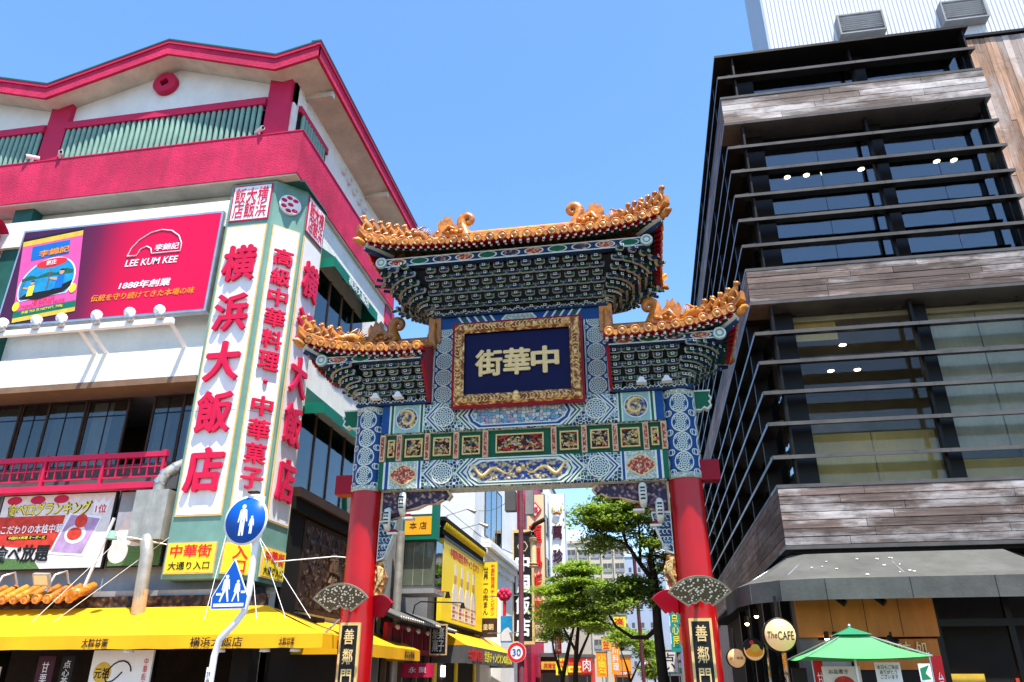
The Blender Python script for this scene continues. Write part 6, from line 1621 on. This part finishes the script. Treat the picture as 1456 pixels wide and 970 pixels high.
# --- low yellow restaurant with the billboard
y2 = block('shop_building', 'low yellow fronted dumpling shop with a ribbed black cornice', -14, -8.2, 29.5, 37.4, 7.1, 'grey_dark')
MB().box(-8.2, -7.84, 29.5, 37.4, 6.98, 7.25, 'black_soft').build('cornice', y2); MB().box(-8.2, -7.7, 29.3, 37.5, 7.45, 7.6, 'black_soft').build('cornice', y2)
for k in range(26): MB(SIDE(-7.84, 29.6 + .3 * k, 7.2)).tube([(0, -.05, .02), (0, .2, .16)], .055, 'yellow_sign' if k % 1 == 0 else 'black_soft', 6).build('cornice_rib', y2)
for y in (30, 33.4, 37): MB().box(-8.2, -8.05, y - .2, y + .2, .12, 3.6, 'yellow_sign').build('pillar', y2)
MB().box(-8.19, -8.12, 29.6, 37.3, .12, 3.2, 'dark_int').build('shop_recess', y2)
MB().box(-8.1, -8.06, 31.0, 31.5, 1.8, 2.2, 'strip_light').build('lit_menu', y2)
yb = thing('billboard', 'large yellow billboard with four tall figures and red lettering', 'billboard', (-8, 33.7, 3.8)); F = SIDE(-7.85, 29.8, 3.75)
MB(F).box(0, 7.6, 0, 3.1, -.2, 0, 'yellow_sign').build('board', yb); MB(F).box(-.05, 7.65, 3.1, 3.2, -.2, .03, 'black_metal').build('rim', yb); MB(F).box(-.05, 7.65, -.1, 0, -.2, .03, 'black_metal').build('rim', yb)
text('lettering', '中国料理世界チャンピオン', F.at(3.9, 2.72, .002), 'ink_red', yb, 5.6, .38, .01, .004)
for k in range(4):
    u = 2.1 + 1.15 * k; m = MB(F)
    m.prism([(u - .5, .2), (u + .5, .2), (u + .48, 1.2), (u + .28, 1.55), (u - .28, 1.55), (u - .48, 1.2)], 0, .01, 'photo_white'); m.disc((u, 1.78), .2, .012, 'skin_print', 16); m.box(u - .18, u + .18, 1.9, 2.35, .0, .014, 'photo_white'); m.box(u - .5, u + .5, .75, .82, .01, .015, 'tan'); m.box(u - .5, u + .5, .45, .52, .01, .015, 'tan')
    for q in range(3): m.box(u - .4, u - .05, .3 + .15 * q, .36 + .15 * q, .016, .02, 'ink_red')
    m.build('printed_figure', yb)
vs_ = thing('vertical_sign', 'yellow upright sign with black and red vertical lettering and a brown foot plate', 'sign', (-7.6, 37.6, 3.55)); F = FRONT(-7.99, 37.6, 3.55)
MB(F).box(0, .8, .85, 3.43, -.22, 0, 'yellow_sign').build('panel', vs_); MB(F).box(0, .8, 0, .83, -.22, 0, 'brown_dark').build('foot_plate', vs_)
text('lettering', vtext('世界一の肉まん'), F.at(.26, 2.1, .002), 'ink_black', vs_, .24, 2.2, .01, .004); text('lettering', vtext('中国料理世界') , F.at(.6, 2.75, .002), 'ink_red', vs_, .2, 1.15, .008, .004); text('lettering', vtext('チャンピオン'), F.at(.6, 1.55, .002), 'ink_red', vs_, .2, 1.15, .008, .004); text('lettering', '皇朝', F.at(.4, .45, .002), 'cream_sign', vs_, .5, .28, .01, .004)
a3 = awning('shop_awning', 'yellow awning with a black printed valance below the yellow billboard', SIDE(-8.15, 29.6, 3.62), 10.5, 1.35, .75, .62, 'yellow_awning', 'grey_dark', panels=5)
F = SIDE(-8.15, 29.6, 3.62).at(0, -1.06, 1.37); text('lettering', '世界チャンピオンの肉まん', F.at(6.6, 0, 0), 'ink_yellow', a3, 6.6, .42, .01, .004); text('lettering', '中国料理', F.at(1.6, 0, 0), 'ink_red', a3, 2.6, .42, .01, .004)
# --- white building
wb = block('office_building', 'white plastered building with a moulded cornice and a tall side window', -16, -8.0, 37.8, 48.6, 16, 'plain_white')
MB(SIDE(-8, 37.8, 7.1)).prism([(0, 0), (10.7, 0), (10.7, .5), (0, .5)], 0, .12, 'plain_white').build('cornice', wb)
for z, w in ((7.6, .3), (7.85, .5), (8.05, .4)): MB().box(-8.0, -8 + w, 37.7, 48.5, z - .12, z + .1, 'plain_white').build('cornice', wb)
wwin(wb, SIDE(-8, 40.6, 9.9), 4.6, 3.0, 'grey_dark', 'glass_dark', 3)
for k in range(3): wwin(wb, SIDE(-8, 39.8 + 3 * k, 13.6), 1.8, 1.4, 'grey_dark', 'glass_dark', 2)
MB().box(-12, -8.0, 36.0, 37.78, 7.2, 15, 'plain_white').build('stair_block', wb)
for z, x in ((9.0, -9.4), (8.3, -8.8)):
    t = thing('arm_lamp', 'thin white arm lamp reaching from the white building, %s' % ('upper of the pair' if z == 9.0 else 'lower of the pair'), 'lamp', (x, 36.0, z)); MB().tube([(x, 36.0, z), (x + 1.3, 34.9, z + .05)], .025, 'steel', 6).build('rod', t); m = MB(FRONT(x + 1.4, 34.8, z)); m.tube([(-.1, .05, 0), (.3, -.12, .0)], [.05, .1], 'duct', 8); m.build('head', t)
MB().box(-8.05, -7.5, 40.5, 41.3, .12, 6, 'plain_white').build('pilaster', wb)
# --- magenta building and its tall signs
mg = block('restaurant_building', 'deep red building edge behind the black and gold vertical sign', -16, -8.0, 48.8, 61, 15.8, 'magenta_smooth')
for k in range(4): wwin(mg, SIDE(-8, 50.2 + 2.6 * k, 12), 1.9, 2.0, 'grey_dark', 'glass_dark', 2)
MB().box(-8.1, -7.85, 48.9, 49.3, .1, 15.8, 'red_flat').build('pilaster', mg)
t = thing('vertical_sign', 'black upright sign with a gilt frame and white characters behind the lamp post', 'sign', (-7.4, 47, 3.67)); F = FRONT(-8.05, 47, 3.67)
MB(F).box(0, 1.33, 0, 6.5, -.4, 0, 'ink_black').build('panel', t)
for a, b, c, d in ((-.02, 1.35, 6.38, 6.55), (-.02, 1.35, -.05, .12), (-.02, .12, .12, 6.38), (1.21, 1.35, .12, 6.38)): MB(F).box(a, b, c, d, -.1, .06, 'gold_edge').build('frame', t)
MB(F).ring((.66, 5.55), .28, .34, .01, 'tan_edge', 6).build('crest', t)
for k, c in enumerate('中国飯店'): text('character', c, F.at(.66, 4.55 - 1.22 * k, .004), 'ink_white', t, .8, 1.0, .04, .02)
t = thing('vertical_sign', 'tall cream upright sign with raised red characters and a red diamond crest', 'sign', (-7.3, 52, 3.93)); F = FRONT(-7.9, 52, 3.93)
MB(F).box(0, 1.26, 0, 9.65, -.5, -.01, 'brown_frame').build('box', t); MB(F).box(.04, 1.22, .05, 9.6, -.01, 0, 'cream_sign').build('face', t)
m = MB(F); m.prism([(.63, 8.0), (1.07, 8.55), (.63, 9.1), (.19, 8.55)], 0, .08, 'ink_red', 'paint_white', .1); dm = m.build('diamond_crest', t); text('character', '福', F.at(.63, 8.55, .09), 'ink_red', dm, .36, .4, .02, .01)
for k, c in enumerate('龍鳳飯店'): text('character', c, F.at(.63, 6.95 - 1.62 * k, .01), 'ink_red', t, .85, 1.25, .02, .1)
text('lettering', '中国料理', F.at(.63, .65, .01), 'tan', t, .9, .5, .01, .02)
w3 = block('tall_building', 'plain white building behind the cream and white upright signs', -16, -7.9, 61.2, 80, 17.5, 'plain_white')
for k in range(5): wwin(w3, SIDE(-7.9, 63 + 3.4 * k, 10), 2, 1.5, 'grey_dark', 'glass_dark', 2); wwin(w3, SIDE(-7.9, 63 + 3.4 * k, 13.4), 2, 1.5, 'grey_dark', 'glass_dark', 2)
t = thing('vertical_sign', 'white upright sign with a lion head and dark red characters above the tree', 'sign', (-7.1, 64, 9)); F = FRONT(-7.73, 64, 8.2)
MB(F).box(0, 1.27, 0, 8.08, -.5, 0, 'paint_white').build('box', t)
for a, b in ((-.03, 0), (1.27, 1.3)): MB(F).box(a, b, 0, 8.1, -.5, .02, 'bluegrey_wall').build('edge', t)
m = MB(F); cx, cy = .62, 6.55
m.ball((cx, cy, .0), .4, 'teal_pale', 14, 8, (1, .85, .35)); m.prism([(cx - .45, cy + .1), (cx - .25, cy + .3), (cx - .42, cy + .55)], .02, .08, 'gold_print'); m.prism([(cx + .25, cy + .3), (cx + .45, cy + .1), (cx + .42, cy + .55)], .02, .08, 'gold_print')
for e in (-.18, .18): m.ball((cx + e, cy + .08, .13), .1, 'ink_white', 10, 6); m.ball((cx + e, cy + .08, .21), .05, 'ink_black', 8, 5)
m.tube([(cx - .3, cy - .12, .13), (cx, cy - .02, .2), (cx + .3, cy - .12, .13)], .07, 'ink_orange', 8); m.ball((cx, cy - .35, .06), .26, 'ink_white', 12, 6, (1, .6, .5)); m.build('lion_head', t)
for k, c in enumerate('萬珍樓'): text('character', c, F.at(.63, 4.85 - 1.95 * k, .01), 'violet_dark', t, .8, 1.15, .014, .12)
# left row further away and shops at the ends
f1 = block('shop_building', 'far grey shop building beyond the white tower, half behind trees', -16, -7.6, 80.2, 104, 12, 'beige_wall')
for k in range(5): wwin(f1, SIDE(-7.6, 82 + 4.4 * k, 8), 2.6, 1.8, 'grey_dark', 'glass_dark', 2)
for k, (y0, y1, x, h, m, lab) in enumerate(((36.2, 46, 3.6, 9.5, 'grey_wall', 'grey building beyond the louvred block, mostly behind the red column'), (46.2, 58, 3.3, 12, 'bluegrey_wall', 'blue grey side building covered with coloured shop signs'), (58.2, 74, 3.0, 10, 'plain_white', 'white side building beyond the sign-covered one'), (74.2, 100, 2.8, 13, 'beige_wall', 'beige side building at the far end of the street'))):
    b = block('shop_building', lab, x, x + 9, y0, y1, h, m)
    for q in range(int((y1 - y0) / 3)):
        for z in (5.0, 8.0):
            wwin(b, SIDEN(x, y0 + 1.6 + 3 * q, z), 1.6, 1.5, 'grey_dark', 'glass_dark', 2)
# signs on that row
for k, (x, y, z0, z1, w, m, tx, tm, lab) in enumerate((
    (1.35, 45, 3.1, 5.4, .5, 'sign_teal', '点心屋', 'ink_yellow', 'teal upright sign beyond the tree trunk'),
    (1.95, 46, 2.3, 3.6, .7, 'sign_purple', 'お粥', 'ink_white', 'purple sign with white lettering low beyond the tree'),
    (1.75, 44, 3.4, 4.4, .45, 'ink_red', '麺', 'ink_white', 'small red square sign beside the teal sign'),
    (2.2, 50, 4.6, 8.4, .8, 'label_blue', '海鮮酒家', 'ink_white', 'blue upright sign beyond the louvred building'),
    (3.0, 38.5, 4.8, 9.3, .9, 'sign_blue', '広東料理', 'ink_white', 'deep blue tall sign between the red column and the louvred building'),
    (1.0, 52, 2.2, 3.4, 1.0, 'photo_white', '占い', 'ink_black', 'white sign with black lettering low beside the tree trunk'),
    (-2.2, 60, 4.7, 6.1, .9, 'ink_yellow', '楽園', 'ink_red', 'yellow sign with red top beside the grey blue tower'),
    (-3.0, 68, 2.2, 5.2, .7, 'ink_orange', '四川料理', 'ink_white', 'orange upright sign under the small tree'),
    (-4.0, 66, 2.0, 3.8, .9, 'ink_orange', '小籠包', 'ink_yellow', 'orange sign with yellow lettering between the trunks'),
    (-3.5, 64, 3.9, 4.8, .7, 'gold_print', '金', 'ink_red', 'square gold sign among the leaves'),
    (-5.5, 50, 2.0, 3.0, .7, 'ink_yellow', '餃', 'ink_red', 'round yellow lantern-like sign by the tree trunks'),
    (-5.0, 44, 3.0, 4.1, .34, 'ink_red', '紅', 'ink_white', 'red hanging sign on the tree trunk'),
    (-.6, 75, 2.4, 4.6, .6, 'pink_bright', '龍亭', 'ink_white', 'pink upright sign far down the street'),
    (-4.6, 58, 2.2, 3.2, .8, 'photo_red', '肉', 'ink_white', 'small red photo sign behind the trunks'))):
    t = thing('shop_sign', lab, 'sign', (x, y, z0)); F = FRONT(x, y, z0); h = z1 - z0
    MB(F).box(-w / 2, w / 2, 0, h, -.18, 0, m).build('panel', t); MB(F).box(-w / 2 - .03, w / 2 + .03, h, h + .06, -.2, .02, 'grey_dark').build('cap', t)
    text('lettering', vtext(tx) if h > w else tx, F.at(0, h / 2, .002), tm, t, w * .7, h * .8, .01, .006)
    MB(F).box(-.03, .03, -z0 + .1, 0, -.12, -.06, 'grey_dark').build('post', t)
# low colourful shopfronts closing the view under the trees
for k, (x0, x1, y, h, m, lab) in enumerate(((-7.6, -6.0, 56, 3.2, 'brown_dark', 'dark red shopfront under the cream sign'), (-7.5, -5.2, 72, 3.6, 'photo_red', 'red brown shopfront behind the tree trunks'), (-5.0, -2.8, 106, 4.6, 'ink_orange', 'orange shopfront at the end of the street'), (.8, 2.8, 84, 3.4, 'photo_white', 'pale shopfront at the street end beside the tree'))):
    b = block('kiosk', lab, x0, x1, y, y + 3, h, m, 'kiosk')
    MB(FRONT(x0, y, 0)).box(.15, x1 - x0 - .15, .2, 2.2, 0, .03, 'dark_int').build('opening', b); MB(FRONT(x0, y, 0)).box(.05, x1 - x0 - .05, 2.4, 2.9, 0, .06, ('gold_print', 'ink_yellow', 'ink_red', 'sign_teal')[k]).build('sign_board', b)
    text('lettering', ('天津甘栗', '中華料理', '飲茶', '雑貨')[k], FRONT((x0 + x1) / 2, y - .07, 2.65), ('ink_red', 'ink_red', 'ink_white', 'ink_white')[k], b, (x1 - x0) * .7, .32, .01, .005)
# --- far towers
ap = thing('apartment_block', 'distant beige apartment block with rows of balconies', 'building', (-10, 160, 0)); MB().box(-15.2, -3.5, 150, 166, 0, 26.2, 'beige_wall').build('wall', ap); MB().box(-15.4, -3.3, 149.8, 166, 26.2, 26.8, 'beige_wall').build('parapet', ap); MB().box(-15, -11.5, 151, 160, 26.8, 29, 'pale_blue_wall').build('roof_room', ap)
for r in range(7):
    for c in range(5):
        F = FRONT(-14.1 + 2.3 * c, 150, 24.2 - 2.7 * r); w_ = MB(F).box(-.85, .85, -.9, .8, -.3, .01, 'grey_dark').build('window', ap); MB(F).box(-.8, .8, -.85, -.2, .02, .1, 'grey_wall').build('balcony_rail', w_); MB(F).box(-.03, .03, -.2, .78, .01, .03, 'beige_wall').build('mullion', w_)
        if r == 0: MB(F).box(-1.12, -1.0, -24, 1.6, 0, .4, 'beige_wall').build('pier', ap)
bt = thing('tower_block', 'distant grey blue tower with small square windows beside the tree', 'building', (0, 115, 0)); MB().box(-2.9, 2.6, 110, 124, 0, 17.6, 'bluegrey_wall').build('wall', bt); MB().box(-2.95, 2.65, 109.9, 124, 17.6, 18, 'pale_blue_wall').build('parapet', bt)
for r in range(6):
    for c in range(3): F = FRONT(-2.2 + 1.25 * c, 110, 15.8 - 2.4 * r); w_ = MB(F).box(-.2, .2, -.35, .35, -.1, .01, 'grey_dark').build('window', bt); MB(F).box(-.24, .24, -.4, -.35, .0, .05, 'plain_white').build('sill', w_)
tb = thing('tower_block', 'white distant tower rising beyond the grey blue one', 'building', (3.5, 140, 0)); MB().box(1.6, 6, 135, 150, 0, 25, 'plain_white').build('wall', tb); MB().box(1.5, 6.1, 134.9, 150, 25, 25.6, 'grey_wall').build('parapet', tb)
for r in range(8):
    for c in range(2): F = FRONT(2.2 + 1.3 * c, 135, 23 - 2.7 * r); MB(F).box(-.3, .3, -.5, .5, -.1, .01, 'grey_dark').build('window', tb)
# --- lamp posts
lp_ = thing('lamp_post', 'brown lamp post with a cylinder lantern and a round speed limit sign', 'lamp post', (-3.92, 24.6, 0)); MB(FRONT(-3.92, 24.6, 0)).lathe((0, 0, 0), [(.14, 0), (.14, .8), (.085, .9), (.075, 7.6), (.05, 7.65)], 'post_brown', 16).build('post', lp_)
F = FRONT(-3.52, 24.6, 4.95); lan = MB(F).lathe((0, 0, 0), [(.1, 0), (.1, .85)], 'cream_sign', 18).build('lantern', lp_)
for z in (-.02, .06, .78, .84): MB(F).lathe((0, z, 0), [(.13, 0), (.15, .025), (.13, .05)], 'tan', 18).build('lantern_ring', lan)
MB(F).lathe((0, .9, 0), [(.13, 0), (.06, .1), (.03, .2)], 'brown_dark', 14).build('lantern_cap', lan)
MB().tube([(-3.9, 24.6, 6.0), (-3.6, 24.6, 6.05), (-3.52, 24.6, 5.95)], .03, 'post_brown', 6).build('lantern_arm', lp_)
m = MB(F); m.tube([(-.05, 1.15, 0), (.05, 1.3, .1), (.4, 1.45, .15)], [.06, .07, .07], 'brown_dark', 8); m.build('flood_head', lp_)
F = FRONT(-4.05, 24.48, 2.43); sp_ = MB(F).lathe((0, 0, 0), [(.29, -.01), (.29, .005)], 'paint_white', 32, 'w').build('speed_sign', lp_); m = MB(F); m.ring((0, 0), .19, .28, .008, 'sign_red', 36); m.build('red_ring', sp_); text('lettering', '30', F.at(0, 0, .006), 'sign_blue', sp_, .26, .2, .01, .003)
for z in (3.0, 4.1): MB().tube([(-3.92, 24.6, z), (-5.1, 25.2, z + .02)], .016, 'steel', 5).build('banner_arm', lp_)
MB().box(-4.45, -4.1, 24.55, 24.9, 6.75, 7.4, 'grey_dark').build('speaker_box', lp_); MB().box(-3.75, -3.5, 24.5, 24.8, 6.6, 7.4, 'grey_wall').build('control_box', lp_)
t = thing('street_banner', 'pale blue photo banner hanging beside the brown lamp post', 'banner', (-4.25, 25, 2.7)); F = FRONT(-4.42, 24.8, 2.72); MB(F).box(-.19, .19, 0, .78, -.01, 0, 'lake_blue').build('cloth', t); m = MB(F); m.prism([(-.17, .05), (.17, .05), (.17, .3), (.05, .45), (-.08, .38), (-.17, .28)], 0, .003, 'photo_white'); m.build('print', t)
t = thing('lantern_decoration', 'red flower shaped lantern with a long tassel beside the lamp post', 'lantern', (-4.45, 24.9, 3.2)); F = FRONT(-4.5, 24.85, 4.15); m = MB(F)
for q in range(7): a = q * math.pi / 3; m.ball((.14 * math.cos(a) * (q > 0), .1 * math.sin(a) * (q > 0), 0), .11, 'magenta_smooth', 10, 6)
m.build('flower', t); MB(F).tube([(0, -.15, 0), (.01, -.9, 0)], .05, 'sign_red', 8).build('tassel', t)
l2 = thing('lamp_post', 'slim grey lamp post with a hooked lamp beside the tree trunk', 'lamp post', (-.35, 32, 0)); MB().tube([(-.35, 32, 0), (-.45, 32, 6.2), (-.55, 32, 6.6), (-.75, 32, 6.7)], .07, 'post_brown', 10).build('post', l2); m = MB(FRONT(-.85, 32, 6.5)); m.lathe((0, 0, 0), [(.16, 0), (.1, .12), (.03, .3)], 'black_metal', 12); m.build('lamp_head', l2); MB().cyl((-.72, 32, 4.2), (-.72, 32, 5.4), .09, 'cream_sign').build('lantern', l2)
# --- trees
def tree(name, label, base, limbs, clumps, leafm, nleaf, lsize, seed, group=None):
    """tapered trunk and limbs (given as polylines with radii) and a crown of single leaves spread through clumps"""
    t = thing(name, label, 'tree', base, group); rn = random.Random(seed); B = Vector(base); tips = []
    for k, (pts, r0, r1) in enumerate(limbs):
        n = len(pts); P = [tuple(B + Vector(p)) for p in pts]
        MB().tube(P, [r0 + (r1 - r0) * i / (n - 1) for i in range(n)], 'bark', 10 if k == 0 else 7).build('trunk' if k == 0 else 'limb', t)
        tips.append((Vector(pts[-1]), r1))
    cr = MB(); tw = MB()
    for (cx, cy, cz, rx, ry, rz, dens) in clumps:
        c = Vector((cx, cy, cz)); tip = min(tips, key=lambda q: (q[0] - c).length)[0]
        nt = int(9 * dens) + 4
        for q in range(nt):
            while True:
                d = Vector((rn.uniform(-1, 1), rn.uniform(-1, 1), rn.uniform(-1, 1)))
                if d.length <= 1: break
            e = c + Vector((d.x * rx * 1.15, d.y * ry * 1.15, d.z * rz * 1.1)); pw = rn.uniform(.16, .3) * (1.3 if lsize > .15 else 1); mid = (tip + e) / 2 + Vector((0, 0, .12))
            tw.tube([tuple(B + tip), tuple(B + mid), tuple(B + e)], [.018, .012, .004], 'bark', 4, False)
            for j in range(int(nleaf * dens / nt)):
                o = e + Vector((rn.gauss(0, pw), rn.gauss(0, pw), rn.gauss(0, .055)))
                ax = Vector((rn.gauss(0, 1), rn.gauss(0, 1), rn.gauss(0, .45))).normalized(); up = Vector((rn.gauss(0, .5), rn.gauss(0, .5), 1)).normalized()
                sd_ = ax.cross(up)
                if sd_.length < .1: continue
                sd_.normalize(); L = lsize * rn.uniform(.7, 1.3); w = L * .26; p = B + o; nn_ = sd_.cross(ax) * (L * .08)
                cr.add([tuple(p), tuple(p + ax * L * .5 + sd_ * w - nn_), tuple(p + ax * L), tuple(p + ax * L * .5 - sd_ * w - nn_)], [(0, 1, 2, 3)], leafm)
    cr.build('crown', t); o = tw.build('twigs', t); o['kind'] = 'stuff'
    return t
tree('street_tree', 'tree with a forked dark trunk and open crown on the louvred building side', (.24, 23, 0) if True else 0,
     [([(0, 0, 0), (.02, 0, 1.5), (-.03, 0, 3.0), (-.02, 0, 4.3), (-.1, 0, 5.0)], .17, .09),
      ([(-.02, 0, 4.2), (-.4, 0, 4.75), (-.75, 0, 5.3), (-.95, 0, 6.0)], .085, .03), ([(-.1, 0, 4.9), (.1, 0, 5.6), (.3, 0, 6.3), (.4, 0, 6.8)], .07, .025),
      ([(-.03, 0, 3.0), (-.35, .1, 2.75), (-.75, .1, 2.75), (-1.2, .2, 3.05), (-1.5, .2, 3.6)], .08, .025), ([(-.75, 0, 5.3), (-1.4, 0, 5.6), (-1.9, 0, 5.9)], .04, .015), ([(-.4, 0, 4.75), (-.35, .3, 5.6), (-.4, .3, 6.6)], .05, .02), ([(0, 0, 4.4), (.5, -.2, 4.9), (.8, -.2, 5.3)], .05, .02)],
     [(-1.0, 0, 6.5, .7, .9, .5, 1.2), (-1.7, .1, 6.1, .55, .7, .35, .9), (-.3, .2, 6.9, .7, .9, .5, 1.1), (.4, 0, 6.9, .6, .8, .5, .9), (-.5, .3, 6.1, .6, .8, .4, .7), (-1.5, .2, 5.4, .45, .6, .25, .5), (.55, -.1, 5.7, .4, .7, .45, .7), (-.75, .3, 4.1, .55, .6, .35, .6), (-.2, .3, 4.0, .4, .5, .4, .5), (.45, -.2, 4.6, .35, .5, .35, .6), (-1.35, .3, 3.9, .35, .4, .25, .35), (-1.0, .2, 7.3, .6, .8, .35, .8), (.1, .2, 7.5, .7, .8, .4, .8), (-1.2, -.2, 5.9, .6, .6, .35, .8), (0, -.3, 6.2, .6, .6, .4, .7), (.2, -.2, 5.2, .4, .5, .35, .5), (-1.0, 0, 3.6, .5, .5, .3, .5)], 'leaf', 2300, .135, 11) if True else None
tree('street_tree', 'dense bright green tree in front of the white lion sign', (-3.9, 41, 0),
     [([(0, 0, 0), (.05, 0, 1.5), (.15, 0, 3.0), (.3, 0, 4.2)], .17, .08), ([(.1, 0, 2.4), (.7, 0, 3.6), (1.2, 0, 4.6)], .09, .03), ([(.15, 0, 3.0), (-.4, 0, 4.0), (-.7, 0, 4.8)], .08, .03), ([(.3, 0, 4.2), (.3, 0, 5.2), (.2, 0, 6.0)], .07, .02)],
     [(0, 0, 6.5, 1.1, 1.2, .7, 1.5), (-.7, 0, 5.6, .8, 1.0, .8, 1.4), (.9, 0, 5.7, 1.0, 1.1, .8, 1.6), (1.7, .2, 5.0, .7, .9, .6, 1.0), (.3, 0, 4.9, 1.0, 1.0, .5, 1.1), (-.6, .2, 4.5, .6, .7, .4, .7), (1.2, 0, 4.3, .7, .7, .4, .8), (.4, .2, 7.0, .7, .8, .4, .9)], 'leaf_light', 3600, .17, 5, None)
tree('street_tree', 'second green tree with a slanting trunk standing close behind the dense one', (-4.9, 44, 0),
     [([(0, 0, 0), (.1, 0, 1.8), (.5, 0, 3.4), (.8, 0, 4.4)], .16, .06), ([(.1, 0, 1.8), (-.3, 0, 3.0), (-.5, 0, 4.2)], .09, .03)],
     [(-.4, 0, 5.0, .7, .9, .8, 1.0), (.6, 0, 5.4, .9, 1, .8, 1.1), (0, 0, 6.0, .8, 1, .6, 1.0), (-.3, 0, 3.9, .5, .6, .5, .6)], 'leaf', 2200, .17, 9)
tree('street_tree', 'small light green tree with a forked trunk near the orange signs', (-1.5, 52, 0),
     [([(0, 0, 0), (.05, 0, 1.6), (-.1, 0, 2.4)], .1, .06), ([(.05, 0, 1.6), (.7, 0, 2.8), (1.1, 0, 3.4)], .07, .03), ([(-.1, 0, 2.4), (-.4, 0, 3.4)], .06, .02)],
     [(0, 0, 4.3, .8, .8, .6, 1.1), (.8, 0, 3.9, .7, .7, .6, 1.0), (1.2, 0, 3.0, .5, .5, .6, .8), (-.5, 0, 4.0, .5, .5, .4, .6), (1.3, 0, 2.1, .4, .4, .4, .6)], 'leaf_light', 1100, .22, 21)
tree('street_tree', 'pale green tree low at the far end of the street', (.1, 64, 0), [([(0, 0, 0), (0, 0, 2.0), (.1, 0, 3)], .1, .05)], [(0, 0, 3.6, .7, .8, .7, 1), (.3, 0, 2.7, .6, .6, .5, .8)], 'leaf_light', 900, .24, 31)
# --- overhead wires across the side street
for k, (p, q) in enumerate((((-8.0, 30, 8.2), (-8.0, 48, 8.9)), ((-8.0, 37, 9.4), (-3.9, 24.6, 7.4)))):
    w_ = MB().tube([tuple(Vector(p) + (Vector(q) - Vector(p)) * t + Vector((0, 0, -.25 * math.sin(math.pi * t)))) for t in [x / 8 for x in range(9)]], .012, 'black_metal', 5).build('overhead_wire'); tag(w_, ('thin black wire along the white building', 'thin black wire from the white building to the lamp post')[k], 'wire')
flush_texts()
